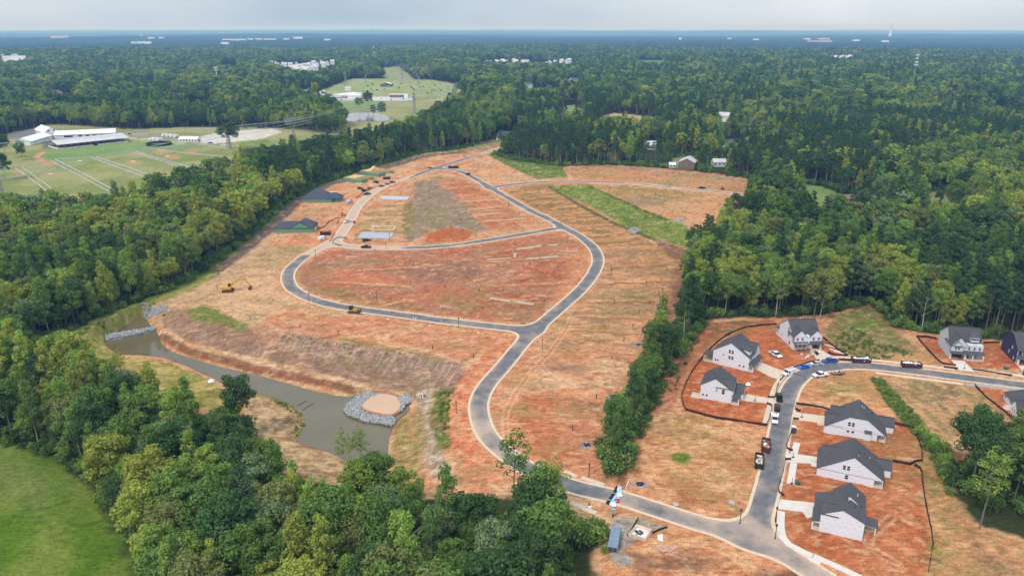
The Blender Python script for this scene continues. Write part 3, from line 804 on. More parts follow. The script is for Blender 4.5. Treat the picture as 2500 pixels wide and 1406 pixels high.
# ------------------------------------------------------------------ foliage and bark
def foliage_mat(name, instancer):
    m = bpy.data.materials.new(name); m.use_nodes = True
    n = m.node_tree.nodes; l = m.node_tree.links; n.clear()
    o = n.new('ShaderNodeOutputMaterial')
    if instancer:
        a = n.new('ShaderNodeAttribute'); a.attribute_type = 'INSTANCER'; a.attribute_name = 'tint'; colo = a.outputs['Color']
    else:
        a = n.new('ShaderNodeObjectInfo'); colo = a.outputs['Color']
    gi = n.new('ShaderNodeNewGeometry')
    mr = n.new('ShaderNodeMapRange'); mr.inputs['To Min'].default_value = .62; mr.inputs['To Max'].default_value = 1.38
    l.new(gi.outputs['Random Per Island'], mr.inputs['Value'])
    vm = n.new('ShaderNodeVectorMath'); vm.operation = 'SCALE'
    l.new(colo, vm.inputs[0]); l.new(mr.outputs['Result'], vm.inputs['Scale'])
    d = n.new('ShaderNodeBsdfDiffuse'); t_ = n.new('ShaderNodeBsdfTranslucent')
    l.new(vm.outputs['Vector'], d.inputs['Color'])
    v2 = n.new('ShaderNodeVectorMath'); v2.operation = 'MULTIPLY'; v2.inputs[1].default_value = (1.15, 1.2, .5)
    l.new(vm.outputs['Vector'], v2.inputs[0]); l.new(v2.outputs['Vector'], t_.inputs['Color'])
    mx_ = n.new('ShaderNodeMixShader'); mx_.inputs[0].default_value = .30
    l.new(d.outputs[0], mx_.inputs[1]); l.new(t_.outputs[0], mx_.inputs[2]); l.new(mx_.outputs[0], o.inputs['Surface'])
    return m
M_LEAF = foliage_mat('foliage', False)
M_LEAFI = foliage_mat('foliage_massed', True)
M_BARK = mat('bark', (.17, .145, .12), .95, .25, 1.2)
M_BARKP = mat('pale_bark', (.36, .33, .28), .95, .25, 1.2)

def quads(cent, nrm, size, rs):
    """one small leaf-spray face per centre"""
    n = len(cent)
    r = rs.normal(size=(n, 3))
    x = np.cross(nrm, r); x /= np.linalg.norm(x, axis=1)[:, None] + 1e-9
    y = np.cross(nrm, x)
    sx = (size * rs.uniform(.6, 1.35, n))[:, None] * .5; sy = (size * rs.uniform(.6, 1.35, n))[:, None] * .5
    a = cent - x * sx - y * sy * .3; b = cent - x * sx * .1 - y * sy; c = cent + x * sx + y * sy * .25; d = cent + x * sx * .05 + y * sy
    bend = nrm * (sx * .35)
    return np.stack([a - bend, b, c - bend, d], 1).reshape(-1, 3)

def leaf_arrays(blobs, n, size, seed):
    rs = np.random.RandomState(seed)
    bl = np.array(blobs)                       # x y z rx rz
    wgt = bl[:, 3] ** 2; wgt = wgt / wgt.sum()
    k = rs.choice(len(bl), n, p=wgt)
    d = rs.normal(size=(n, 3)); d[:, 2] += .25
    d /= np.linalg.norm(d, axis=1)[:, None]
    rad = rs.uniform(.5, 1.05, n) ** .6 * np.where(rs.uniform(size=n) < .12, rs.uniform(1.05, 1.5, n), 1)
    c = bl[k, :3] + d * rad[:, None] * np.stack([bl[k, 3], bl[k, 3], bl[k, 4]], 1)
    nm = d * 1.0 + np.array([0, 0, .45]) + rs.normal(size=(n, 3)) * .38
    nm /= np.linalg.norm(nm, axis=1)[:, None]
    return quads(c, nm, np.full(n, size), rs)

def arr_mesh(name, parts):
    """parts: list of (verts Nx3, faces list-or-array, material)"""
    V = []; Fc = []; mi = []; off = 0; mats = []
    for v, f, m in parts:
        if m not in mats: mats.append(m)
        V.append(np.asarray(v, float)); k = mats.index(m)
        for q in f: Fc.append(tuple(int(i) + off for i in q)); mi.append(k)
        off += len(v)
    me = bpy.data.meshes.new(name)
    me.from_pydata(np.concatenate(V).tolist(), [], Fc)
    for m in mats: me.materials.append(m)
    me.polygons.foreach_set('material_index', mi)
    me.update()
    return me

def blobs_broad(H, r, seed, base=.30):
    rs = np.random.RandomState(seed); bl = []
    zc = H * (base + (1 - base) * .48); rz = H * (1 - base) * .52
    n = rs.randint(22, 30)
    for i in range(n):
        u = 1 - 2 * (i + .5) / n; u = u * .9 + .12
        a = i * 2.4 + rs.uniform(-.5, .5)
        s = math.sqrt(max(0, 1 - u * u)) * rs.uniform(.48, .95)
        br = r * rs.uniform(.19, .40)
        bl.append((r * s * math.cos(a), r * s * math.sin(a), zc + rz * u * rs.uniform(.58, 1.0), br, br * rs.uniform(.65, .9)))
    bl.append((0, 0, zc, r * .5, rz * .6))
    return bl
def blobs_poplar(H, r, seed):
    rs = np.random.RandomState(seed); bl = []
    n = 18
    for i in range(n):
        t = i / (n - 1); z = H * (.24 + .70 * t)
        w = r * (.35 + .75 * math.sin(math.pi * min(1, t * .8 + .22)) ** .8) * (1 - .35 * t)
        a = i * 2.4
        br = r * rs.uniform(.34, .5) * (1 - .3 * t)
        bl.append((w * .55 * math.cos(a), w * .55 * math.sin(a), z, br, br * 1.15))
    return bl
def blobs_pine(H, r, seed):
    rs = np.random.RandomState(seed); bl = []
    n = 15
    for i in range(n):
        t = i / (n - 1); z = H * (.56 + .42 * t)
        w = r * (1.0 - .72 * t) * rs.uniform(.6, 1.0)
        a = i * 2.4 + rs.uniform(-.4, .4)
        br = r * rs.uniform(.30, .46) * (1 - .35 * t)
        bl.append((w * .75 * math.cos(a), w * .75 * math.sin(a), z, br, br * .55))
    return bl
def trunk_mb(H, kind, seed, limbs=True):
    rs = random.Random(seed); mb = MB()
    top = H * (.93 if kind == 'pine' else .78)
    p = Vector((0, 0, -.4)); w = H * (.021 if kind != 'pine' else .018)
    pts = [(p, w)]
    for i in range(1, 5):
        t = i / 4
        pts.append((Vector((rs.uniform(-.25, .25) * t * H / 18, rs.uniform(-.25, .25) * t * H / 18, -.4 + (top + .4) * t)), w * (1 - .75 * t)))
    for (a, wa), (b, wb) in zip(pts, pts[1:]): mb.bar(a, b, wa, 6, wb)
    if limbs:
        for i in range(8):
            t = rs.uniform(.45, .95); z = top * t; a = rs.uniform(0, 6.28)
            ln = H * rs.uniform(.12, .22) * (1.1 - .5 * t)
            c = Vector((0, 0, z)); e = c + Vector((math.cos(a) * ln, math.sin(a) * ln, ln * rs.uniform(.35, .9)))
            mb.bar(c, e, w * .35, 4, w * .1)
    return mb
def quadfaces(n): return np.arange(n * 4).reshape(n, 4)

KINDS = {}          # kind -> list of (crown mesh, trunk mesh) for single trees ; LODS[kind][lod] -> list of proto objects for the massed wood
LODS = {}
SPEC = {'broad': (18.5, 5.2, 10), 'poplar': (21.5, 3.5, 6), 'pine': (22.0, 3.6, 6), 'shrub': (3.2, 1.9, 4), 'sparse': (17.0, 3.4, 4)}
def proto(name, me):
    return bpy.data.objects.new(name, me)      # never linked to the scene: only a source for the instancer
for kind, (H, r, nv) in SPEC.items():
    KINDS[kind] = []; LODS[kind] = [[], [], []]
    for s in range(nv):
        seed = hash2(np.array([s]), np.array([len(kind)]), 5)[0]; sd_ = int(seed * 9999)
        rs = random.Random(sd_)
        h = H * rs.uniform(.9, 1.1); rr = r * rs.uniform(.88, 1.15)
        if kind == 'broad': bl = blobs_broad(h, rr, sd_, rs.uniform(.26, .42))
        elif kind == 'poplar': bl = blobs_poplar(h, rr, sd_)
        elif kind == 'sparse': bl = blobs_broad(h, rr, sd_, .34)
        elif kind == 'pine': bl = blobs_pine(h, rr, sd_)
        else: bl = [(b[0], b[1], b[2] * .9, b[3], b[4]) for b in blobs_broad(h, rr, sd_, 0.0)]
        nl, sz = {'broad': (4000, .52), 'poplar': (2600, .46), 'pine': (1900, .46), 'shrub': (520, .34), 'sparse': (950, .42)}[kind]
        crown = arr_mesh('crown_' + kind, [(leaf_arrays(bl, nl, sz, sd_), quadfaces(nl), M_LEAF)])
        tb = trunk_mb(h, kind, sd_) if kind != 'shrub' else trunk_mb(h, 'broad', sd_, False)
        tmesh = tb.mesh('trunk_' + kind, M_BARKP if s % 3 == 0 else M_BARK)
        KINDS[kind].append((crown, tmesh, h, rr))
        for lod, (fn, fs) in enumerate(((.55, 1.32), (.20, 2.0), (.045, 3.9))):
            n2 = int(nl * fn); s2 = sz * fs
            parts = [(leaf_arrays(bl, n2, s2, sd_ + lod), quadfaces(n2), M_LEAFI)]
            if lod < 2:
                t2 = trunk_mb(h, kind, sd_, lod == 0); parts.append((np.array(t2.v), t2.f, M_BARKP if s % 3 == 0 else M_BARK))
            LODS[kind][lod].append(proto('massed_' + kind, arr_mesh('massed_' + kind, parts)))

# ------------------------------------------------------------------ where trees stand
NOT_WOOD_PX = [SITE,
    [(-90,352),(60,318),(120,303),(330,316),(480,310),(680,313),(850,340),(700,396),(560,436),(400,488),(240,540),(-90,548)],
    [(850,300),(832,272),(780,260),(768,250),(830,238),(1010,230),(1200,236),(1090,262),(1040,306),(985,336),(860,368),(700,400),(590,365),(660,347),(730,337),(850,328)],
    [(740,242),(900,240),(1330,232),(1330,241),(900,254),(740,255)],
    [(780,222),(860,192),(930,193),(1050,195),(1160,215),(1090,240),(780,246)],
    [(915,166),(975,163),(1020,200),(950,200)],
    [(830,278),(900,275),(948,285),(945,297),(840,298)],
    [(1275,216),(1350,214),(1372,222),(1365,248),(1290,250)], [(1366,262),(1400,256),(1424,268),(1422,316),(1376,312)],
    [(1455,290),(1500,276),(1600,287),(1590,325),(1470,325)], [(1366,200),(1415,198),(1414,230),(1370,230)], [(1552,148),(1618,148),(1618,172),(1556,172)],
    [(1955,448),(2010,454),(2055,476),(2100,474),(2150,492),(2165,538),(2050,560),(1965,550)], [(2265,470),(2300,463),(2340,510),(2330,560),(2255,550)],
    [(2418,265),(2500,268),(2500,298),(2430,298)], [(640,160),(830,155),(815,196),(730,200)], [(685,222),(800,220),(800,240),(690,240)],
    [(1175,155),(1300,152),(1410,160),(1390,178),(1180,172)], [(2030,146),(2090,142),(2100,158),(2030,160)],
    [(1200,335),(1262,318),(1275,356),(1215,362)], [(1570,350),(1608,348),(1614,398),(1572,400)], [(1628,390),(1695,380),(1704,424),(1632,424)], [(1766,343),(1802,338),(1810,394),(1768,394)],[(1735,390),(1766,386),(1770,428),(1738,428)],
    [(0,150),(70,150),(70,168),(0,168)], [(360,200),(400,200),(396,222),(362,222)], [(540,160),(580,160),(578,182),(542,182)], [(130,240),(190,238),(186,268),(134,266)], [(400,236),(440,234),(436,262),(404,262)], [(1690,280),(1720,280),(1718,312),(1692,312)], [(1755,300),(1785,300),(1783,334),(1757,334)], [(1825,316),(1850,316),(1848,350),(1828,350)], [(460,258),(520,256),(516,284),(462,284)], [(2110,255),(2160,254),(2156,278),(2114,278)],
    [(-400,1050),(0,1090),(130,1122),(215,1203),(265,1263),(310,1348),(345,1428),(380,1720),(-400,1720)],
    [(1600,1150),(1440,1275),(1425,1340),(1400,1440),(1380,1720),(2700,1720),(2700,1350),(2300,1200)],
    [(100,840),(100,905),(200,925),(330,970),(430,1034),(540,1082),(612,1118),(700,1205),(850,1262),(950,1245),(1050,1285),(1180,1310),(1300,1290),(1380,1280),(1440,1300),(1480,1335),(1560,1300),(1500,1100),(700,1000),(300,850)],
]
WOOD_IN_SITE = [
    [(1715,775),(1665,850),(1625,912),(1580,982),(1550,1062),(1524,1135),(1488,1140),(1478,1115),(1515,1040),(1562,955),(1592,905),(1632,850),(1672,790)],
]
NOTW = [[g[:2] for g in GP(p)] for p in NOT_WOOD_PX]
INW = [[g[:2] for g in GP(p)] for p in WOOD_IN_SITE]
def wood_sd(X, Y):
    """distance to the nearest wood edge, positive inside a wood"""
    d = np.full(X.shape, 1e9)
    for p in NOTW:
        xs = [q[0] for q in p]; ys = [q[1] for q in p]
        m = (X > min(xs) - 30) & (X < max(xs) + 30) & (Y > min(ys) - 30) & (Y < max(ys) + 30)
        if m.any(): d[m] = np.minimum(d[m], -poly_sd(X[m], Y[m], p))
    for p in INW:
        xs = [q[0] for q in p]; ys = [q[1] for q in p]
        m = (X > min(xs) - 30) & (X < max(xs) + 30) & (Y > min(ys) - 30) & (Y < max(ys) + 30)
        if m.any(): d[m] = np.maximum(d[m], poly_sd(X[m], Y[m], p) + 3.4)
    return d

def ring(d0, d1, s, seed, edge=3.2):
    rs = np.random.RandomState(seed)
    xs = np.arange(-d1 * .82, d1 * .82, s); ys = np.arange(max(100, d0 * .7), d1, s)
    X, Y = np.meshgrid(xs, ys)
    X = (X + rs.uniform(-.42, .42, X.shape) * s).ravel(); Y = (Y + rs.uniform(-.42, .42, Y.shape) * s).ravel()
    d = np.hypot(X, Y)
    m = (d >= d0) & (d < d1) & (np.abs(X) < .735 * Y * 1.01 + 34) & (Y > 112)
    X, Y = X[m], Y[m]
    w = wood_sd(X, Y)
    m = w > edge
    return X[m], Y[m], w[m], rs

PAL = {'dark': (.072, .130, .046), 'mid': (.140, .222, .056), 'light': (.225, .315, .068), 'yellow': (.310, .345, .070), 'grey': (.180, .235, .110), 'olive': (.200, .225, .074), 'pine': (.064, .116, .052)}
HUE = {'dark': 'dark green', 'mid': 'mid green', 'light': 'light green', 'yellow': 'yellow-green', 'grey': 'grey-green', 'olive': 'olive', 'pine': 'dark green'}
TREES = []   # x, y, z, kind, variant, scale, rot, palette key, colour, lod
def pick(X, Y, w, rs, lod, sc0=1.0):
    n = len(X)
    Zg = height(X, Y)
    npn = fbm(X / 120 + 7, Y / 120, 91, 3); nlt = fbm(X / 45, Y / 45, 93, 3); rr = rs.uniform(size=n); r2 = rs.uniform(size=n)
    d = np.hypot(X, Y)
    topedge = ((Y > 560) & (Y < 800) & (X > -190) & (X < 330))
    for i in range(n):
        pp = (.04 if X[i] < 0 else .12) + (.6 if npn[i] > .60 and X[i] > 0 else 0) + (.5 if topedge[i] else 0)
        if lod == 2: pp *= .3
        if d[i] < 260: pp *= .35
        kind = 'pine' if rr[i] < min(pp, .8) else ('poplar' if r2[i] > (.72 if lod == 0 else .82 if lod < 2 else .95) else 'broad')
        q = nlt[i] + (rs.uniform() - .5) * .42
        if X[i] < 60 and Y[i] < 560: q += .10
        if d[i] > 700: q -= .06 * min(1, (d[i] - 700) / 600)
        if kind == 'pine': key = 'pine' if q < .60 else 'dark'
        elif kind == 'poplar': key = 'yellow' if q > .60 else 'light' if q > .42 else 'mid'
        else: key = 'dark' if q < .40 else 'mid' if q < .54 else 'olive' if q < .585 else 'grey' if q < .63 else 'light' if q < .72 else 'yellow'
        c = PAL[key]; f = rs.uniform(.82, 1.2); g_ = rs.uniform(.93, 1.07)
        sc = sc0 * rs.uniform(.68, 1.22) * (1.0 if w[i] > 5 or d[i] < 420 else rs.uniform(.75, 1.05))
        TREES.append((X[i], Y[i], Zg[i], kind, rs.randint(len(KINDS[kind])), sc, rs.uniform(0, 6.28), key, (c[0] * f * g_, c[1] * f, c[2] * f), lod))
X_, Y_, w_, rs_ = ring(0, 460, 6.0, 1); pick(X_, Y_, w_, rs_, 0)
X_, Y_, w_, rs_ = ring(460, 1250, 7.8, 2); pick(X_, Y_, w_, rs_, 1, 1.12)
X_, Y_, w_, rs_ = ring(1250, 4300, 12.0, 3); pick(X_, Y_, w_, rs_, 2, 1.4)

# trees that stand by themselves
def lone(px, py_, kind, key, sc, var=0, f=1.0, label=None, group=None, sx=1.0):
    x, y_, z = G(px, py_)
    c = PAL[key]
    return (x, y_, z, kind, var % len(KINDS[kind]), sc, rnd.uniform(0, 6.28), key, tuple(q * f for q in c), 'lone', label, group, sx)
LONE = [
    lone(590,1062,'broad','dark',1.12,1,1,'tall dark green tree on the bare spit between pond and path'),
    lone(842,1150,'sparse','light',.85,0,1,'thin light green tree standing in front of the brown pond'),
    lone(884,1146,'sparse','light',.85,2,.9,'slim light green sapling just right of the thin tree in front of the pond'),
    lone(1255,1235,'sparse','mid',1.45,1,1,'tall narrow green tree rising across the lower road bend'),
    lone(1352,1262,'sparse','light',1.0,3,1,'slender bright green tree beside the lower road, below its bend'),
    lone(214,905,'broad','mid',.72,4,1,'ragged green tree in front of the rock dam at the pond head'),
    lone(300,935,'sparse','yellow',.75,2,1,'small pale tree near the pond head, right of the ragged tree'),
    lone(563,364,'broad','dark',1.45,3,1,'big round dark tree beside the lattice pylon at the sand arena',None,1.5),
    lone(899,268,'broad','dark',1.5,5,1,'conical dark tree behind the far farm pond'),
    lone(878,276,'broad','grey',1.25,0,1,'rounded grey-green tree on the back bank of the far pond'),
    lone(932,291,'broad','grey',1.4,6,1,'wide grey-green tree at the near end of the far pond'),
    lone(912,286,'broad','grey',1.0,7,1,'small grey-green tree between the two wide trees by the far pond'),
    lone(2050,478,'broad','dark',1.35,8,1,'broad dark tree behind the brown-roofed house on its lawn'),
    lone(2150,505,'broad','grey',1.3,2,1,'grey-green tree beside the brown-roofed house in the wood'),
    lone(2290,500,'broad','dark',.6,2,1,'small round tree beside the lane through the wood'),
    lone(2325,530,'broad','mid',1.35,3,1,'broad green tree at the end of the lane through the wood'),
    lone(15,388,'broad','dark',1.3,1,1,'dark tree at the end of the white stable'),
    lone(55,392,'broad','mid',1.1,4,1,'green tree in front of the white stable end'),
    lone(14,440,'broad','dark',1.35,6,1,'dark rounded tree behind the lattice pylon at the paddocks'),
    lone(1985,785,'broad','olive',1.25,5,1,'tall olive tree directly behind the house under scaffolding'),
    lone(1893,776,'sparse','light',1.4,4,1,'tall light tree with bare trunk behind the scaffolded house'),
    lone(2392,1290,'sparse','light',1.35,2,1,'tall pale-trunked tree at the front of the small right-hand wood'),
]

# choose the individuals: the ones that show largest
def show(t):
    x, y_, z = t[:3]; d = math.sqrt(x*x + y_*y_ + (CH - z)**2)
    vy = y_ * SP * 0 + (CH - z - 9 * t[5]) ; 
    zc = y_ * CP + (CH - z - 9) * SP; yc = (y_ * SP - (CH - z - 9) * CP) * 1.0
    u = x / zc * F + 1250; v = -yc / zc * F + 703
    if not (-60 < u < 2560 and v < 1470): return 0
    return t[5] / d
INDIV = set()
for kind in ('broad', 'poplar', 'pine'):
    ids = [i for i, t in enumerate(TREES) if t[3] == kind]
    ids.sort(key=lambda i: -show(TREES[i]))
    INDIV |= set(ids[:270])

MARKS = [(t, G(*p)[:2]) for t, p in (
    ('in the bottom wood, below the bare spit', (640,1230)), ('in the bottom wood, below the brown pond', (860,1300)), ('in the bottom wood, below the gravel track', (1060,1330)),
    ('in the bottom wood, below the road bend', (1220,1350)), ('in the bottom wood, beside the storage container', (1440,1370)), ('at the lower edge of the green meadow', (390,1390)),
    ('at the middle edge of the green meadow', (290,1250)), ('at the upper edge of the green meadow', (140,1090)), ('in the wood below the pond lawn', (430,1130)), ('in the wood below the pond head', (250,1010)), ('in the corner wood above the meadow', (20,1010)),
    ('on the bottom edge, below the spit', (700,1430)), ('on the bottom edge, below the gravel track', (1000,1460)), ('on the bottom edge beside the meadow corner', (500,1430)), ('on the bottom edge below the container', (1330,1460)),
    ('in the wood above the pond head', (150,790)), ('in the wood left of the excavator', (400,690)), ('in the wood behind the nearest green house', (580,585)), ('in the wood behind the tall dark roof', (680,485)),
    ('in the wood behind the framed houses', (850,405)), ('in the wood below the first paddock', (100,570)), ('in the wood below the middle paddocks', (300,560)), ('in the wood below the last paddock', (500,445)), ('in the middle of the left wood', (230,660)), ('in the left wood above the pond lawn', (20,760)),
    ('in the wood behind the top junction', (1080,345)), ('in the wood behind the scaffolded house', (1890,740)), ('in the wood behind the tall wrapped house', (1770,740)), ('in the wood behind the pale grey house', (2330,780)), ('in the wood behind the navy house', (2480,800)),
    ('in the wood behind the green slope', (2170,750)), ('in the wood beside the red plots', (1720,630)), ('in the wood at the end of the spur road', (1850,490)), ('in the wood along the top of the plots', (1600,390)), ('in the wood beside the upper green strip', (1320,385)),
    ('in the wood below the brown-roofed house', (2080,570)), ('in the wood above the navy house', (2450,680)), ('at the top of the narrow tree strip', (1670,835)), ('in the middle of the narrow tree strip', (1590,965)), ('at the foot of the narrow tree strip', (1510,1110)),
    ('at the top of the small corner wood', (2370,1150)), ('in the lower part of the small corner wood', (2440,1280)))]
MXY = np.array([m_[1] for m_ in MARKS])
def zone_of(x, y_):
    d = np.hypot(MXY[:, 0] - x, MXY[:, 1] - y_)
    return MARKS[int(d.argmin())][0]
KNAME = {'sparse': ('slender_tree', 'open-crowned tree', 'slender tree'), 'broad': ('broadleaf_tree', 'broad-crowned tree', 'tree'), 'poplar': ('poplar_tree', 'narrow upright tree', 'poplar'), 'pine': ('pine_tree', 'bare-trunked pine', 'pine')}
def put_tree(t, label=None, group=None, sx=1.0):
    x, y_, z, kind, var, sc, rot, key, col = t[:9]
    cm, tm, h, r_ = KINDS[kind][var]
    nm, what, cat = KNAME[kind]
    if not label:
        zn = zone_of(x, y_)
        hh = h * sc
        size = 'small ' if hh < 13.5 else 'tall ' if hh > 17.5 else ''
        label = f'{size}{HUE[key]} {what} {zn}'; group = f'{size}{HUE[key]} {what}s {zn}'
    root = empty(nm, (x, y_, z), rot, label, cat, group)
    root.scale = (sc * sx, sc * sx, sc)
    c = obj('crown', cm, root); c.color = (*col, 1)
    obj('trunk', tm, root)
    return root
for i in sorted(INDIV): put_tree(TREES[i])
for t in LONE: put_tree(t, t[10], t[11], t[12])

# leafless grey trees
for px, hh, lab in (((318,1075), 13, 'bare dead tree with pale branching limbs above the meadow wood'), ((1000,1420), 14, 'pale leafless limbs rising through the bottom wood'), ((2000,782), 15, 'grey bare trunk behind the scaffolded house'), ((90,560), 15, 'pale leaning bare trunk at the edge of the left wood'), ((455,680), 13, 'pale forked bare trunk at the wood edge near the excavator'), ((2250,808), 17, 'pale leaning trunk at the wood edge behind the green slope'), ((893,385), 19, 'tall pale trunk standing out at the dark wood edge above framed houses')):
    x, y_, z = G(*px); r_ = empty('bare_tree', (x, y_, z), rnd.uniform(0, 6), lab, 'dead tree'); mb = MB()
    mb.bar((0, 0, -.5), (.4, .1, hh * .5), hh * .03, 6, hh * .02).bar((.4, .1, hh * .5), (.2, .5, hh), hh * .02, 6, .08); mb.build('trunk', M_BARKP, r_)
    for k in range(9):
        a = k * 2.4; z0_ = hh * (.38 + .06 * k); ln = hh * rnd.uniform(.16, .3); e = Vector((math.cos(a) * ln, math.sin(a) * ln, z0_ + ln * .8))
        lm_ = MB().bar((.3, .1, z0_), e, .22, 5, .1); lm_.bar(e, e + Vector((math.cos(a + .7) * ln * .5, math.sin(a + .7) * ln * .5, ln * .4)), .1, 4, .04); lm_.bar(e, e + Vector((math.cos(a - .8) * ln * .5, math.sin(a - .8) * ln * .5, ln * .5)), .1, 4, .04)
        lm_.build('limb', M_BARKP, r_)

# ------------------------------------------------------------------ the rest of the woods: points with instanced trees
def massed(name, rows, label, cat):
    """rows: x y z kind variant scale rot colour lod"""
    prot = []; pid = {}
    for r_ in rows:
        k = (r_[3], r_[8], r_[4])
        if k not in pid: pid[k] = len(prot); prot.append(LODS[r_[3]][r_[8]][r_[4]])
    n = len(rows)
    me = bpy.data.meshes.new(name)
    me.vertices.add(n)
    me.vertices.foreach_set('co', np.array([r_[:3] for r_ in rows], float).ravel())
    def at(nm, typ, data):
        a = me.attributes.new(nm, typ, 'POINT')
        a.data.foreach_set('color' if typ == 'FLOAT_COLOR' else 'vector' if typ == 'FLOAT_VECTOR' else 'value', np.array(data, np.int32 if typ == 'INT' else np.float32).ravel())
    at('vid', 'INT', [pid[(r_[3], r_[8], r_[4])] for r_ in rows])
    at('rot', 'FLOAT_VECTOR', [(0, 0, r_[6]) for r_ in rows])
    at('scl', 'FLOAT', [r_[5] for r_ in rows])
    at('tint', 'FLOAT_COLOR', [(*r_[7], 1) for r_ in rows])
    o = obj(name, me, kind='stuff'); tag(o, label, cat)
    g = bpy.data.node_groups.new(name, 'GeometryNodeTree')
    g.interface.new_socket('Geometry', in_out='INPUT', socket_type='NodeSocketGeometry')
    g.interface.new_socket('Geometry', in_out='OUTPUT', socket_type='NodeSocketGeometry')
    N = g.nodes; K = g.links.new
    gi = N.new('NodeGroupInput'); go = N.new('NodeGroupOutput'); j = N.new('GeometryNodeJoinGeometry')
    def na(nm, typ):
        a = N.new('GeometryNodeInputNamedAttribute'); a.data_type = typ; a.inputs['Name'].default_value = nm
        return a.outputs['Attribute']
    vid = na('vid', 'INT'); rt = na('rot', 'FLOAT_VECTOR'); sc = na('scl', 'FLOAT')
    er = N.new('FunctionNodeEulerToRotation'); K(rt, er.inputs[0])
    for k, p in enumerate(prot):
        oi = N.new('GeometryNodeObjectInfo'); oi.inputs['Object'].default_value = p; oi.inputs['As Instance'].default_value = True
        cm = N.new('FunctionNodeCompare'); cm.data_type = 'INT'; cm.operation = 'EQUAL'
        K(vid, cm.inputs[2]); cm.inputs[3].default_value = k
        ip = N.new('GeometryNodeInstanceOnPoints')
        K(gi.outputs[0], ip.inputs['Points']); K(cm.outputs[0], ip.inputs['Selection']); K(oi.outputs['Geometry'], ip.inputs['Instance'])
        K(er.outputs[0], ip.inputs['Rotation']); K(sc, ip.inputs['Scale'])
        K(ip.outputs[0], j.inputs[0])
    K(j.outputs[0], go.inputs[0])
    md = o.modifiers.new('trees', 'NODES'); md.node_group = g
    return o
rest = [t for i, t in enumerate(TREES) if i not in INDIV]
massed('woodland', [(t[0], t[1], t[2], t[3], t[4], t[5], t[6], t[8], t[9]) for t in rest if t[9] < 2], 'dense green mixed wood filling the land around the building site', 'wood')
massed('distant_woodland', [(t[0], t[1], t[2], t[3], t[4], t[5], t[6], t[8], t[9]) for t in rest if t[9] == 2], 'far dark wood spreading to the hazy blue distance', 'wood')

# undergrowth along the wood edges and the brushy strips
rs = np.random.RandomState(11); UG = []
def brush(px, n, smin_=.5, smax_=1.1, keys=('mid', 'dark', 'light')):
    pts = [g[:2] for g in GP(px)]
    xs = [p[0] for p in pts]; ys = [p[1] for p in pts]
    X = rs.uniform(min(xs), max(xs), n * 12); Y = rs.uniform(min(ys), max(ys), n * 12)
    m = poly_sd(X, Y, pts) > 0; X, Y = X[m][:n], Y[m][:n]
    m = road_f(X, Y) > 6; X, Y = X[m], Y[m]
    for x, y_, z in zip(X, Y, height(X, Y)):
        c = PAL[keys[rs.randint(len(keys))]]; f = rs.uniform(.8, 1.25)
        UG.append((x, y_, z, 'shrub', rs.randint(4), rs.uniform(smin_, smax_), rs.uniform(0, 6.28), tuple(q * f for q in c), 0))
X_, Y_, w_, rs2 = ring(0, 800, 3.4, 5, .6)
m = (w_ < 9) | (rs2.uniform(size=len(w_)) < .06)
for x, y_, z in zip(X_[m], Y_[m], height(X_[m], Y_[m])):
    key = ('mid', 'dark', 'light', 'mid')[rs.randint(4)]; f = rs.uniform(.7, 1.15)
    UG.append((x, y_, z, 'shrub', rs.randint(4), rs.uniform(.6, 1.5), rs.uniform(0, 6.28), tuple(q * f for q in PAL[key]), 0 if y_ < 420 else 1))
brush([(120,880),(200,930),(330,985),(430,1060),(540,1090),(620,1115),(700,1180),(850,1240),(950,1225),(1050,1270),(1180,1300),(1300,1270),(1400,1268),(1470,1300),(1480,1350),(1440,1330),(1300,1320),(1180,1330),(1050,1300),(900,1280),(700,1225),(540,1130),(330,1030),(120,930)], 420, .6, 1.7, ('mid', 'light', 'yellow', 'olive'))
brush([(540,1000),(600,1040),(620,1080),(560,1090),(520,1040)], 40, .8, 1.5, ('dark', 'mid'))
brush([(2122,922),(2148,922),(2272,1050),(2318,1105),(2290,1112),(2200,1030)], 230, .16, .36, ('mid', 'light', 'mid'))
brush([(2240,1050),(2320,1110),(2320,1210),(2290,1150)], 60, .5, 1.1, ('mid', 'dark', 'light'))
brush([(2020,838),(2080,800),(2140,830),(2230,868),(2120,880),(2068,868)], 130, .15, .45, ('mid', 'olive', 'mid'))
brush([(1195,380),(1245,377),(1372,408),(1380,428),(1310,434),(1240,406)], 130, .12, .26, ('mid', 'light'))
brush([(1340,458),(1432,455),(1560,515),(1690,565),(1685,600),(1560,568),(1445,505)], 230, .10, .24, ('mid', 'light', 'mid'))
brush([(1068,955),(1110,950),(1092,1020),(1100,1075),(1070,1050)], 60, .15, .4, ('mid', 'light'))
brush([(640,968),(700,985),(738,1010),(745,1042),(726,1072),(715,1060),(730,1020),(690,992)], 60, .12, .28, ('mid', 'light'))
brush([(690,815),(900,850),(1030,866),(1020,885),(880,872),(690,840)], 60, .08, .2, ('olive', 'mid'))
brush([(1730,790),(1700,850),(1660,920),(1650,960),(1630,960),(1680,840)], 50, .15, .4, ('mid', 'olive'))
brush([(1462,1090),(1500,1010),(1560,930),(1600,940),(1540,1060),(1530,1150),(1490,1165)], 120, .7, 1.9, ('mid', 'dark', 'olive', 'light'))
brush([(180,815),(260,782),(380,737),(400,738),(270,800),(190,828)], 40, .2, .45, ('light', 'mid'))
brush([(1000,205),(1140,212),(1080,232),(860,225),(900,205)], 40, .6, 1.3, ('dark', 'mid'))
massed('undergrowth', UG, 'low green brush and saplings along the wood edges', 'brush')

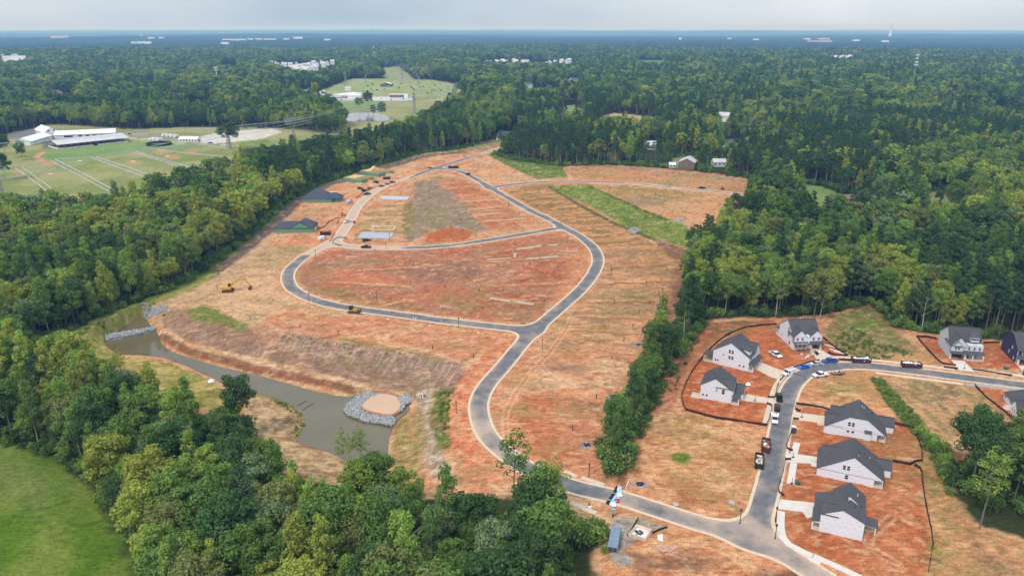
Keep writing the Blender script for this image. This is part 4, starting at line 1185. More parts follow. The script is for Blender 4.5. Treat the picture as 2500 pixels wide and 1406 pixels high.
# far canopy: one uneven sheet of treetops from 4 km to the horizon
def far_canopy():
    ys = [3950.0]
    while ys[-1] < 40000: ys.append(ys[-1] * 1.0085)
    ys = np.array(ys); nc = 560
    ss = np.linspace(-.80, .80, nc)
    Y = np.repeat(ys[:, None], nc, 1); X = ss[None, :] * (Y + 40)
    rs = np.random.RandomState(4)
    X = X + rs.uniform(-.3, .3, X.shape) * (ss[1] - ss[0]) * Y
    z = height(X.ravel(), Y.ravel()).reshape(X.shape)
    z = z + 13 + rs.uniform(-4.5, 4.5, X.shape) + 7 * (fbm(X / 160, Y / 160, 55, 3) - .5)
    z[0] -= 14
    n = X.size; idx = np.arange(n).reshape(X.shape)
    q = np.stack([idx[:-1, :-1].ravel(), idx[:-1, 1:].ravel(), idx[1:, 1:].ravel(), idx[1:, :-1].ravel()], 1)
    me = bpy.data.meshes.new('far_canopy')
    me.from_pydata(np.stack([X.ravel(), Y.ravel(), z.ravel()], 1).tolist(), [], q.tolist())
    m = mat('far_treetops', (.026, .044, .030), .95, .35, .006, spec=.05)  # self-shadow between the crowns is put into this darkened colour
    me.materials.append(m); me.update()
    o = obj('far_forest', me, kind='stuff'); tag(o, 'unbroken blue-green forest canopy out to the horizon', 'forest')
far_canopy()
# ------------------------------------------------------------------ building materials
def wrap_mat():
    m = bpy.data.materials.new('house_wrap'); m.use_nodes = True
    n = m.node_tree.nodes; l = m.node_tree.links; b = n['Principled BSDF']
    b.inputs['Roughness'].default_value = .6; b.inputs['Specular IOR Level'].default_value = .3
    tcn = n.new('ShaderNodeTexCoord')
    sp = n.new('ShaderNodeSeparateXYZ'); sn = n.new('ShaderNodeSeparateXYZ')
    l.new(tcn.outputs['Object'], sp.inputs[0]); l.new(tcn.outputs['Normal'], sn.inputs[0])
    def M(op, a, b2=None, c=None):
        q = n.new('ShaderNodeMath'); q.operation = op
        for i, v in enumerate((a, b2, c)):
            if v is None: continue
            if isinstance(v, (int, float)): q.inputs[i].default_value = v
            else: l.new(v, q.inputs[i])
        return q.outputs[0]
    ax = M('ABSOLUTE', sn.outputs[0]); ay = M('ABSOLUTE', sn.outputs[1])
    u = M('ADD', M('MULTIPLY', sp.outputs[0], ay), M('MULTIPLY', sp.outputs[1], ax))
    zr = M('DIVIDE', sp.outputs[2], .95)
    row = M('FLOOR', zr); fz = M('FRACT', zr)
    uu = M('ADD', M('DIVIDE', u, 1.9), M('MULTIPLY', row, .37))
    fu = M('FRACT', uu)
    arch = M('MULTIPLY', M('ABSOLUTE', M('SUBTRACT', fu, .25)), 1.2)      # alternate rows sag like printed arcs
    odd = M('MODULO', M('ABSOLUTE', row), 2.0)
    fz2 = M('ADD', fz, M('MULTIPLY', arch, odd))
    mk = M('MULTIPLY', M('MULTIPLY', M('LESS_THAN', fu, .42), M('GREATER_THAN', fz2, .36)), M('LESS_THAN', fz2, .56))
    ns = n.new('ShaderNodeTexNoise'); ns.inputs['Scale'].default_value = 4.0; l.new(tcn.outputs['Object'], ns.inputs['Vector'])
    mk = M('MULTIPLY', mk, M('ADD', M('MULTIPLY', ns.outputs['Fac'], .7), .3))
    seam = M('LESS_THAN', M('FRACT', M('DIVIDE', sp.outputs[2], 2.7)), .03)
    fac = M('MAXIMUM', mk, M('MULTIPLY', seam, .35))
    mxn = n.new('ShaderNodeMix'); mxn.data_type = 'RGBA'
    l.new(fac, mxn.inputs['Factor']); mxn.inputs[6].default_value = (.70, .725, .79, 1); mxn.inputs[7].default_value = (.50, .52, .58, 1)
    l.new(mxn.outputs[2], b.inputs['Base Color'])
    return m
def stripe_mat(name, col, seam, pitch, wd=.12, rough=.8, vert=True, var=.12):
    m = bpy.data.materials.new(name); m.use_nodes = True
    n = m.node_tree.nodes; l = m.node_tree.links; b = n['Principled BSDF']; b.inputs['Roughness'].default_value = rough
    tcn = n.new('ShaderNodeTexCoord'); sp = n.new('ShaderNodeSeparateXYZ'); sn = n.new('ShaderNodeSeparateXYZ')
    l.new(tcn.outputs['Object'], sp.inputs[0]); l.new(tcn.outputs['Normal'], sn.inputs[0])
    def M(op, a, b2=None):
        q = n.new('ShaderNodeMath'); q.operation = op
        for i, v in enumerate((a, b2)):
            if v is None: continue
            if isinstance(v, (int, float)): q.inputs[i].default_value = v
            else: l.new(v, q.inputs[i])
        return q.outputs[0]
    if vert:
        u = M('ADD', M('MULTIPLY', sp.outputs[0], M('ABSOLUTE', sn.outputs[1])), M('MULTIPLY', sp.outputs[1], M('ABSOLUTE', sn.outputs[0])))
    else: u = sp.outputs[2]
    f = M('LESS_THAN', M('FRACT', M('DIVIDE', u, pitch)), wd)
    ns = n.new('ShaderNodeTexNoise'); ns.inputs['Scale'].default_value = 1.2; l.new(tcn.outputs['Object'], ns.inputs['Vector'])
    mr = n.new('ShaderNodeMapRange'); mr.inputs['To Min'].default_value = 1 - var; mr.inputs['To Max'].default_value = 1 + var; l.new(ns.outputs['Fac'], mr.inputs['Value'])
    mxn = n.new('ShaderNodeMix'); mxn.data_type = 'RGBA'
    l.new(f, mxn.inputs['Factor']); mxn.inputs[6].default_value = (*col, 1); mxn.inputs[7].default_value = (*seam, 1)
    vm = n.new('ShaderNodeVectorMath'); vm.operation = 'SCALE'; l.new(mxn.outputs[2], vm.inputs[0]); l.new(mr.outputs['Result'], vm.inputs['Scale'])
    l.new(vm.outputs['Vector'], b.inputs['Base Color'])
    MATS[name] = m
    return m
M_WRAP = wrap_mat()
M_SHING = mat('grey_shingles', (.078, .075, .080), .92, .16, 2.2, .3)
M_SHING2 = mat('blue_black_roof_felt', (.062, .066, .095), .85, .12, 1.2)
M_TRIM = mat('white_trim', (.78, .78, .78), .6, .03)
M_GLASS = mat('dark_glass', (.018, .02, .024), .12, .05, spec=.5)
M_SLATE = mat('pale_grey_siding_plain', (.55, .58, .62), .7, .04)
M_SIDE = stripe_mat('pale_grey_siding', (.56, .59, .63), (.47, .50, .54), .22, .12, .7, False, .03)
M_NAVY = stripe_mat('navy_siding', (.032, .040, .105), (.02, .026, .07), .22, .15, .6, False, .05)
M_GREEN = stripe_mat('green_sheathing', (.13, .32, .185), (.045, .13, .08), 1.22, .22, .8, True, .15)
M_WOOD = mat('raw_lumber', C(226, 190, 140), .85, .18, 1.5)
M_WOODD = mat('weathered_lumber', C(176, 134, 98), .9, .2, 1.5)
M_DARKIN = mat('unfinished_interior', (.16, .125, .10), .9, .2, .8)
M_WHITE = mat('white_metal', (.76, .77, .78), .45, .06, .5)
M_STEEL = mat('galvanised_steel', (.42, .43, .44), .55, .1, .5, metal=.3)

# ------------------------------------------------------------------ house kit: walls and roofs made of gabled blocks in the house's own frame
class House:
    def __init__(s, name, A, ang, label, wall_m, roof_m=None, group='new houses on the right-hand street', trim=M_TRIM, z=None):
        x, y_ = Gz(*A) if z is None else Gz(*A, z)
        s.root = empty(name, (x, y_, hz(x, y_)), R(ang), label, 'house', group)
        s.wall_m, s.roof_m, s.trim_m = wall_m, roof_m or M_SHING, trim
        s.w = MB(); s.r = MB(); s.t = MB(); s.c = MB()
    def slab(s, pts, th=.16, mb=None):
        mb = mb or s.r; n = len(pts)
        mb.add([p for p in pts] + [(p[0], p[1], p[2] - th) for p in pts],
               [tuple(range(n)), tuple(range(2*n-1, n-1, -1))] + [((k+1) % n, k, n+k, n+(k+1) % n) for k in range(n)])
    def block(s, axis, a0, a1, lo, mid, hi, zlo, zr, zhi, ov=.3, z0=-.5, wall=True, rake=.18):
        if wall:
            prof = [(lo, z0), (hi, z0), (hi, zhi - .1), (mid, zr - .1), (lo, zlo - .1)]
            t_ = MB(); t_.profile(prof, a0, a1)
            if axis == 'x':
                t_.v = [(q[1], q[0], q[2]) for q in t_.v]; t_.f = [f[::-1] for f in t_.f]
            s.w.add(t_.v, t_.f)
        def pt(c, a, z): return (c, a, z) if axis == 'y' else (a, c, z)
        b0, b1 = a0 - rake, a1 + rake
        sl = (zr - zlo) / max(mid - lo, .01); sr = (zr - zhi) / max(hi - mid, .01)
        p = [pt(lo - ov, b0, zlo - sl * ov), pt(mid, b0, zr), pt(mid, b1, zr), pt(lo - ov, b1, zlo - sl * ov)]
        q = [pt(mid, b0, zr), pt(hi + ov, b0, zhi - sr * ov), pt(hi + ov, b1, zhi - sr * ov), pt(mid, b1, zr)]
        if axis == 'x': p = p[::-1]; q = q[::-1]
        s.slab(p[::-1]); s.slab(q[::-1])
        a_, b_ = pt(mid, b0 + .05, zr + .05), pt(mid, b1 - .05, zr + .05)
        s.r.bar(a_, b_, .22)
    def shed(s, x0, x1, y0, y1, z00, z10, axis='x'):
        """roof sheet between z00 at the low coordinate and z10 at the high one, along axis"""
        if axis == 'x': p = [(x0, y0, z00), (x1, y0, z10), (x1, y1, z10), (x0, y1, z00)]
        else: p = [(x0, y0, z00), (x1, y0, z00), (x1, y1, z10), (x0, y1, z10)]
        s.slab(p)
    def wbox(s, *a): s.w.box(*a)
    def hip(s, x0, x1, y0, y1, ze, zr, inset, ov=.35, th=.16, yr=None):
        yr = (y0 + y1) / 2 if yr is None else yr
        a, b, c, d = (x0-ov, y0-ov, ze), (x1+ov, y0-ov, ze), (x1+ov, y1+ov, ze), (x0-ov, y1+ov, ze)
        e, f = (x0 + inset, yr, zr), (x1 - inset, yr, zr)
        for p in ([a, b, f, e], [c, d, e, f], [d, a, e], [b, c, f]): s.slab(p, th)
    def post(s, x, y_, z0, z1, w=.28): s.t.cbox((x, y_, (z0 + z1) / 2), (w, w, z1 - z0))
    def window(s, face, u, z, w=.9, h=1.4, off=0.0, panes=2, frame_m=None):
        """face: 'S' wall at y=off facing the -y side, 'W' at x=off facing -x, 'E' at x=off facing +x"""
        fm = MB(); pn = MB(); t_ = .10; d = .05
        def bx(mb, u0, u1, z0, z1, o0, o1):
            if face == 'S': mb.box(u0, u1, off - o1, off - o0, z0, z1)
            elif face == 'N': mb.box(u0, u1, off + o0, off + o1, z0, z1)
            elif face == 'W': mb.box(off - o1, off - o0, u0, u1, z0, z1)
            else: mb.box(off + o0, off + o1, u0, u1, z0, z1)
        z0, z1 = z - h / 2, z + h / 2
        bx(fm, u - w/2 - t_, u - w/2, z0 - t_, z1 + t_, .004, d); bx(fm, u + w/2, u + w/2 + t_, z0 - t_, z1 + t_, .004, d)
        bx(fm, u - w/2, u + w/2, z1, z1 + t_, .004, d); bx(fm, u - w/2, u + w/2, z0 - t_, z0, .004, d)
        if panes == 2: bx(fm, u - w/2, u + w/2, z - .05, z + .05, .004, d)
        f = fm.build('window', frame_m or M_TRIM, s.root)
        if panes == 2:
            for q0, q1 in ((z0, z - .05), (z + .05, z1)):
                pn = MB(); bx(pn, u - w/2, u + w/2, q0, q1, .004, .018); pn.build('pane', M_GLASS, f)
        else:
            bx(pn, u - w/2, u + w/2, z0, z1, .004, .018); pn.build('pane', M_GLASS, f)
    def vents(s, pts):
        for x, y_, z in pts:
            MB().cyl((x, y_, z - .25), .09, .7, 8).build('vent_pipe', M_TRIM if (x * 7) % 2 < 1 else MATS['dark_glass'], s.root)
    def done(s, slab_m=None):
        if s.w.v: s.w.build('wall', s.wall_m, s.root)
        if s.r.v: s.r.build('roof', s.roof_m, s.root)
        if s.t.v: s.t.build('porch_trim', s.trim_m, s.root)
        if s.c.v: s.c.build('floor_slab', slab_m or M_WALK, s.root)
        return s.root

# bottom house, lower right
h = House('wrapped_house', (1998,1295.6), -24.1, 'white-wrapped house with a blank side wall, lowest of the row beside the street', M_WRAP)
h.block('y', 0, 7.0, 0, 4.8, 10, 5.35, 7.8, 5.35)
h.block('y', 6.3, 12.6, 2.7, 6.2, 10.0, 5.5, 8.2, 5.3, .3)
h.block('x', .1, 3.9, 0.05, 2.7, 5.3, 5.4, 7.0, 5.4, .2, wall=False)
h.wbox(-1.2, 2.7, 6.2, 12.6, -.5, 2.8); h.shed(-1.7, 2.8, 5.95, 13.0, 2.75, 4.5)
h.shed(-1.9, 0, -.25, 6.3, 2.65, 3.4); h.post(-1.6, .15, -.3, 2.65); h.post(-1.6, 5.6, -.3, 2.65); h.c.box(-1.75, 0, -.05, 6.0, -.3, .18)
h.t.box(-1.7, -.02, -.1, .08, 2.45, 2.66)
h.wbox(10.0, 12.9, 6.4, 6.6, -.5, 2.6); h.shed(10.05, 13.4, 3.3, 6.9, 3.1, 2.7); h.c.box(10.0, 13.2, 3.6, 6.4, -.3, .15); h.post(12.9, 3.75, .1, 2.7, .2)
h.vents([(6.2, 4.5, 7.4), (7.4, 3.4, 7.0), (8.0, 8.5, 7.4), (6.0, 5.2, 7.6)])
h.done()
# second
h = House('wrapped_house', (1993,1160), -23.2, 'white-wrapped house, middle of the row of three right of the street', M_WRAP)
h.wbox(0, 14.7, 0, 10.9, -.5, 2.55); h.wbox(14.7, 16.9, 3.2, 10.9, -.5, 2.55)
h.block('y', 0, 10.9, 0, 8.9, 17.0, 2.65, 8.2, 2.65, .3, z0=2.3)
h.block('x', 1.0, 6.8, 6.3, 8.7, 11.1, 3.4, 5.5, 3.4, .3, z0=-.5)
h.block('x', 15, 19.2, 6.9, 9.1, 11.2, 2.65, 4.3, 2.65, .3)
h.c.box(14.7, 17.0, -.05, 3.2, -.3, .16); h.post(16.8, .12, .1, 2.3, .18)
h.window('S', 6.75, 4.35, .75, 1.35); h.window('S', 7.85, 4.35, .75, 1.35); h.window('S', 7.7, 1.5, .85, 1.3)
h.vents([(10.2, 4.2, 7.3), (11.6, 5.8, 6.3), (10.0, 2.3, 7.4), (13.2, 6.2, 5.2)])
h.done()
# third
h = House('wrapped_house', (2013,1055), -22.2, 'white-wrapped house with clipped gable, uppermost of the three right of the street', M_WRAP)
h.wbox(0, 14.8, 0, 9.6, -.5, 2.55); h.wbox(14.8, 17, 3, 9.6, -.5, 2.55)
t_ = MB(); t_.profile([(0, 2.4), (17.0, 2.4), (17.0, 2.55), (11.4, 6.85), (6.5, 6.85), (0, 2.55)], 0, 9.6); h.w.add(t_.v, t_.f)
h.slab([(-.35, -.25, 2.42), (6.45, -.25, 6.98), (9.1, 1.6, 8.6), (9.1, 9.9, 8.6), (-.35, 9.9, 2.42)][::1])
h.slab([(17.35, 9.9, 2.42), (9.1, 9.9, 8.6), (9.1, 1.6, 8.6), (11.45, -.25, 6.98), (17.35, -.25, 2.42)])
h.slab([(6.45, -.25, 6.98), (11.45, -.25, 6.98), (9.1, 1.6, 8.6)])
h.block('x', -.3, 5.0, .3, 3.0, 5.7, 3.2, 5.4, 3.2, .3); h.block('x', 1.2, 6.5, 5.9, 7.4, 8.9, 4.6, 6.2, 4.6, .2)
h.block('x', 15, 19.8, 6.9, 9.2, 11.5, 2.65, 4.4, 2.65, .3)
h.wbox(11.2, 13.0, -.6, 0, -.5, 2.7); h.shed(11.05, 13.15, -.85, 0, 2.7, 3.3, 'y')
h.c.box(14.8, 17.1, -.05, 3.0, -.3, .16); h.post(17.0, .1, .1, 2.4, .18)
h.window('S', 6.6, 4.4, .8, 1.35); h.window('S', 7.7, 4.4, .8, 1.35); h.window('S', 6.5, 1.85, .7, .7, panes=1); h.window('S', 7.9, 1.85, .7, .7, panes=1)
h.vents([(11.3, 3.2, 7.1), (9.8, 5.6, 8.2), (10.4, 5.7, 7.8), (13.0, 6.6, 5.9)])
h.done()
# left pair inside the silt fence
h = House('wrapped_house', (1708.5,971.6), -22.9, 'white-wrapped house nearest the narrow tree strip, with a bare patio slab behind it', M_WRAP)
h.block('y', 0, 10.6, 0, 4.6, 10.4, 5.35, 8.4, 4.9)
h.block('x', 5.0, 10.8, .1, 3.0, 5.9, 5.35, 7.5, 5.35, .25, z0=2.0)
h.block('x', 10.4, 13.8, 3.4, 6.3, 9.3, 3.0, 4.9, 3.0, .3)
h.shed(10.4, 13.1, -.8, 3.4, 3.3, 2.6); h.post(12.8, -.55, -.2, 2.6); h.post(12.8, 3.2, -.2, 2.6, .2); h.c.box(10.4, 13.0, -.7, 3.4, -.3, .2)
h.c.box(-3.1, 0, -.5, 3.5, -.3, .12)
h.window('S', 5.3, 4.15, .45, .95); h.window('S', 7.5, 3.9, .95, 1.7); h.window('S', .95, 1.6, .65, .65, panes=1); h.window('S', 2.2, 1.6, .65, .65, panes=1)
h.vents([(3.1, 6.5, 7.5), (2.2, 2.0, 6.9), (3.6, 4.6, 7.8)])
h.done()
h = House('wrapped_house', (1739,885), -34.9, 'tall white-wrapped house with big side gable, between scaffolded house and patio house', M_WRAP)
h.block('y', 0, 11, 0, 6.5, 13.7, 5.5, 9.9, 5.5)
h.block('x', 8.8, 14.0, 5.2, 8.3, 11.3, 5.5, 8.5, 5.5, .3, z0=2.4)
h.wbox(10.6, 13.2, 1.5, 4.3, 5.2, 7.35); h.shed(9.4, 13.5, 1.3, 4.5, 8.2, 7.35)
h.shed(13.6, 15.6, -.3, 10.5, 3.5, 2.6); h.c.box(13.7, 15.4, -.1, 10.2, -.3, .2)
for yy in (.1, 3.4, 6.8, 10.0): h.post(15.3, yy, 0, 2.65, .25)
h.shed(-3.9, 0, -.3, 4.3, 2.8, 3.2); h.c.box(-3.5, 0, -.1, 4, -.3, .15); h.post(-3.4, .1, 0, 2.8, .2); h.post(-3.4, 3.8, 0, 2.8, .2)
for u, z, w, hh, pn in ((6.2, 6.25, .8, 1.4, 2), (7.3, 6.25, .8, 1.4, 2), (6.3, 3.85, .8, 1.4, 2), (7.4, 3.85, .8, 1.4, 2), (4.0, 4.3, .4, .7, 1), (1.1, 1.6, .6, .7, 1), (2.0, 1.6, .6, .7, 1), (10.3, 1.6, .65, .7, 1), (11.9, 1.6, .65, .7, 1)): h.window('S', u, z, w, hh, panes=pn)
for yy in (1.2, 2.6, 9.6): h.window('E', yy, 4.3, .8, 1.2, off=13.7)
h.vents([(5.6, 9.8, 9.3), (2.8, 7.4, 7.4)])
h.done()
# the house under scaffolding
h = House('wrapped_house', (1939,856), 4.0, 'white-wrapped two-gabled house with scaffolding and rubbish at its open garage', M_WRAP)
h.block('x', 0, 11.1, 3.0, 8.3, 15.0, 5.8, 10.0, 5.8)
h.wbox(.02, 5.0, .9, 3.2, -.5, 5.6); h.wbox(.02, 11.0, .95, 3.2, 2.55, 5.6); h.wbox(5.0, 6.9, 1.6, 3.2, -.5, 2.6); h.wbox(10.6, 11.05, .3, 3.2, -.5, 2.6); h.wbox(6.9, 7.25, .3, 3.2, -.5, 2.6)
h.block('y', .85, 6.5, -.2, 2.35, 4.9, 5.7, 8.2, 5.7, .3, z0=5.0); h.block('y', .85, 6.5, 6.3, 8.8, 11.3, 5.7, 8.1, 5.7, .3, z0=5.0)
h.shed(-.4, 5.4, -.9, 1.0, 2.7, 3.4, 'y'); h.shed(6.2, 11.7, -.5, 1.0, 2.65, 3.5, 'y'); h.t.box(6.9, 11.05, .0, .3, 2.3, 2.66)
h.wbox(0, 4.5, 15, 18.0, -.5, 2.8); h.shed(-.3, 4.8, 15, 18.3, 3.6, 2.75, 'y')
h.c.box(6.9, 11, -.6, 3, -.3, .1)
MB().box(7.0, 10.6, 2.9, 2.95, 0, 2.5).build('garage_back', M_DARKIN, h.root)
for yy, z in ((6.9, 6.6), (6.0, 6.6), (6.9, 4.0), (6.0, 4.0), (5.2, 1.4), (4.4, 1.4)): h.window('W', yy, z, .7, 1.4)
for yy in (15.8, 16.6, 17.4): h.window('W', yy, 1.6, .5, 1.7, panes=1)
for yy in (12.6, 11.7): h.window('W', yy, 1.9, .5, .6, panes=1)
for u, z in ((1.2, 4.5), (3.2, 4.5), (7.7, 4.5), (9.8, 4.5), (1.0, 1.4), (2.7, 1.4)): h.window('S', u, z, .85, 1.25, off=.9)
h.vents([(5.5, 9.6, 9.6)])
MB().box(3.9, 4.7, .8, .9, 0, 2.1).build('door', M_DARKIN, h.root)
wrh = h.done()
sc_ = empty('scaffold', tuple(wrh.location), R(4.0), 'steel scaffold frames standing before the porch of the two-gabled house', 'scaffold')
for i, x0_ in enumerate((-.2, 1.8, 3.9)):
    for y0_ in (-2.3, -1.3): MB().bar((x0_, y0_, 0), (x0_, y0_, 3.9), .09).build('upright', M_STEEL, sc_)
for z_ in (1.8, 3.6):
    for y0_ in (-2.3, -1.3): MB().bar((-.2, y0_, z_), (3.9, y0_, z_), .08).build('rail', M_STEEL, sc_)
    MB().box(-.2, 3.9, -2.25, -1.35, z_ + .06, z_ + .12).build('deck_board', M_WOODD, sc_)
for x0_ in (-.2, 1.8): MB().bar((x0_, -2.3, .1), (x0_ + 2, -2.3, 1.8), .06).build('brace', M_STEEL, sc_)
# finished pale house
h = House('grey_house', (2317.5,874), -12.8, 'finished pale grey house with white trim, open garage and front dormer', M_SIDE)
h.block('x', 0, 11.2, 3.2, 7.0, 14.3, 5.8, 10.6, 5.8)
h.wbox(0, .5, .2, 3.3, -.5, 5.7); h.wbox(.5, 11.2, .6, 3.3, 2.6, 5.7); h.wbox(5.0, 11.2, 1.4, 3.3, -.5, 2.6)
h.block('y', .2, 6.8, -.1, 2.75, 5.6, 5.7, 8.8, 5.7, .35, z0=4.9); h.block('y', -.05, 1.2, .0, 2.05, 4.1, 5.2, 7.2, 5.2, .2, z0=3.2)
h.shed(-.35, 11.5, -1.35, .65, 2.72, 3.45, 'y')
h.t.box(0, .5, -.05, .2, 0, 2.6); h.t.box(4.95, 5.6, -.3, .0, 0, 2.6); h.t.box(0, 11.3, -1.15, -.95, 2.42, 2.62); h.t.box(.5, 4.95, .1, .3, 2.2, 2.6)
for x_ in (7.6, 11.15): h.post(x_, -1.0, 0, 2.6, .32)
h.c.box(5.6, 11.3, -1.2, 1.5, -.3, .25); h.c.box(.4, 5, .1, 3.2, -.3, .06)
MB().box(.5, 5.0, 3.1, 3.18, 0, 2.5).build('garage_back', M_DARKIN, h.root)
h.wbox(7.1, 9.9, 2.3, 6, 6.4, 8.0); h.shed(6.9, 10.1, 1.9, 6.3, 7.75, 9.4, 'y')
for u in (7.9, 8.5, 9.1): h.window('S', u, 7.3, .38, .45, off=2.3, panes=1)
for u, z in ((1.6, 4.35), (2.6, 4.35)): h.window('S', u, z, .75, 1.2, off=-.05)
h.window('S', 4.75, 4.6, .4, .7, off=.6, panes=1)
for u in (6.4, 8.2, 10.0): h.window('S', u, 4.4, .75, 1.25, off=.6)
for u in (8.4, 9.4): h.window('S', u, 1.5, .8, 1.3, off=1.4)
for yy, z in ((10.6, 5.6), (7.9, 4.6), (4.9, 4.0)): h.window('W', yy, z, .5, 1.2)
MB().box(6.1, 7.0, 1.3, 1.4, .2, 2.2).build('door', M_DARKIN, h.root)
h.slab([(.7, -.35, 5.0), (3.5, -.35, 5.0), (3.5, .0, 5.35), (.7, .0, 5.35)])
h.vents([(3.0, 7.6, 10.4)])
h.done()
# navy house at the edge
h = House('navy_house', (2481,889), -11.5, 'dark navy house with white trim cut off by the right edge', M_NAVY)
t_ = MB(); t_.profile([(.8, -.5), (14.4, -.5), (14.4, 5.5), (11.5, 8.3), (8.8, 9.6), (6.4, 9.6), (.8, 5.5)], 0, 11.5)
t_.v = [(q[1], q[0], q[2]) for q in t_.v]; t_.f = [f[::-1] for f in t_.f]; h.w.add(t_.v, t_.f)
for (ya, za), (yb, zb) in (((.45, 5.35), (6.4, 9.75)), ((6.4, 9.75), (8.8, 9.75)), ((8.8, 9.75), (11.5, 8.45)), ((11.5, 8.45), (14.7, 5.35))):
    h.slab([(-.25, ya, za), (11.8, ya, za), (11.8, yb, zb), (-.25, yb, zb)])
h.block('y', .3, 6, 3.2, 6.0, 9.0, 5.6, 8.6, 5.6, .3, z0=4.5)
h.shed(-.4, 11.8, -1.2, .85, 2.7, 3.4, 'y'); h.t.box(0, .35, -.2, .1, 0, 2.6); h.t.box(0, 9, -1.0, -.8, 2.42, 2.62); h.t.box(.4, 5, .55, .75, 2.2, 2.6)
h.post(.15, -.9, 0, 2.6, .32)
MB().box(.6, 5.0, .7, .78, 0, 2.3).build('garage_door', M_DARKIN, h.root)
for yy, z in ((5.6, 4.6), (7.6, 2.2), (3.2, 1.2)): h.window('W', yy, z, .5, 1.1)
h.window('S', 2.0, 4.3, .8, 1.3, off=.8)
h.t.box(-.03, .1, .72, .9, 0, 5.5)
h.done()
# house cut by the right edge
h = House('wrapped_house', (2449,974), -102.0, 'low white-wrapped house with broad grey roof at the right edge', M_WRAP)
h.w.box(0, 12.5, 0, 12, -.5, 2.6)
h.hip(0, 12.5, 0, 12, 2.6, 7.4, 5.0)
h.block('y', -1.2, 5.0, 8.6, 11.0, 13.4, 2.7, 5.3, 2.7, .3)
h.c.box(4.6, 8.6, -2.6, 0, -.3, .12)
for u in (1.2, 5.2): h.window('W' if False else 'S', u, 1.6, .7, 1.1, off=0)
for u in (10.3, 11.7): h.window('S', u, 1.6, .7, 1.2, off=-1.2)
for yy in (1.0, 2.2): h.window('E', yy, 1.6, .75, 1.2, off=13.4)
h.done()

# ------------------------------------------------------------------ green-sheathed houses on the far row
GG = 'half-built houses on the upper row'
h = House('half_built_house', (669,569), 2.3, 'green-sheathed house with dark roof and wide front gable, nearest of its row', M_GREEN, M_SHING2, GG)
h.wbox(0, 24.5, 0, 13, -.4, 2.9); h.hip(0, 24.5, 0, 13, 2.9, 6.0, 6.5)
h.block('y', -.1, 7, 10, 16.4, 23, 2.9, 6.5, 2.9, .35, z0=2.5); h.hip(12.5, 24.5, 1, 12.5, 3.4, 7.7, 5.6, .2)
for u in (2.5, 4.5, 12.3): h.window('S', u, 2.2, 1.2, .5, panes=1)
MB().box(24.5, 25.6, 1, 5, -.2, 2.6).build('framed_porch', M_WOOD, h.root)
h.done()
h = House('half_built_house', (736,494), -5.0, 'green-sheathed house with tall dark hipped roof beside loose framing', M_GREEN, M_SHING2, GG)
h.wbox(0, 22.5, 0, 14, -.4, 2.7); h.hip(0, 22.5, 0, 14, 2.7, 8.2, 8.5)
h.hip(2, 14, 2, 14, 3.2, 6.6, 4); h.hip(17, 28, 3, 13, 2.7, 6.2, 4.2); h.wbox(22, 27.5, 4, 12.5, -.4, 2.7)
for k in range(5): h.window('S', 1.5 + k * 3.9, 2.35, 1.7, .35, panes=1)
h.done()
def framed(A, ang, Lx, Ly, label, peak=None):
    x, y_ = Gz(*A)
    r_ = empty('framed_house', (x, y_, hz(x, y_)), R(ang), label, 'house', GG)
    w = MB()
    w.box(0, Lx, 0, .2, -.3, 3.0); w.box(0, Lx, Ly - .2, Ly, -.3, 3.0); w.box(0, .2, .2, Ly - .2, -.3, 3.0); w.box(Lx - .2, Lx, .2, Ly * .45, -.3, 3.0)
    w.build('wall', M_GREEN, r_)
    MB().box(.2, Lx - .2, .2, Ly - .2, -.2, .12).build('subfloor', M_WOOD, r_)
    for k in range(1, 5):
        MB().box(Lx * k / 5 - .08, Lx * k / 5 + .08, .25, Ly - .25, .12, 2.9).build('partition_frame', M_WOOD, r_)
    t = MB()
    n = int(Lx / .8)
    for k in range(n): t.box(.1 + k * .8, .22 + k * .8, 0, Ly, 3.0, 3.28)
    t.box(0, Lx, 0, .25, 3.0, 3.3); t.box(0, Lx, Ly - .25, Ly, 3.0, 3.3)
    t.box(Lx * .05, Lx * .55, Ly * .1, Ly * .9, 3.28, 3.34)
    t.build('ceiling_joist_layer', M_WOOD, r_, kind='stuff')
    if peak:
        for k in range(6):
            m_ = MB(); xx = peak - 1.6 + k * .65
            m_.bar((xx, Ly * .15, 3.3), (xx, Ly * .5, 6.6), .22); m_.bar((xx, Ly * .5, 6.6), (xx, Ly * .85, 3.3), .22); m_.bar((xx, Ly * .5, 3.3), (xx, Ly * .5, 6.6), .14)
            m_.build('roof_truss', M_WOOD, r_)
        s_ = MB(); s_.add([(peak - 1.8, Ly * .12, 3.4), (peak + 1.9, Ly * .12, 3.4), (peak + 1.9, Ly * .5, 6.75), (peak - 1.8, Ly * .5, 6.75)], [(0, 1, 2, 3)]); s_.build('roof_board', M_WOOD, r_)
framed((838,443), -29, 20, 16, 'open-topped green framed house, lower of the pair above the parked cars')
framed((878,426), -35, 23, 19, 'open-topped green framed house with a single tan roof peak', 9)
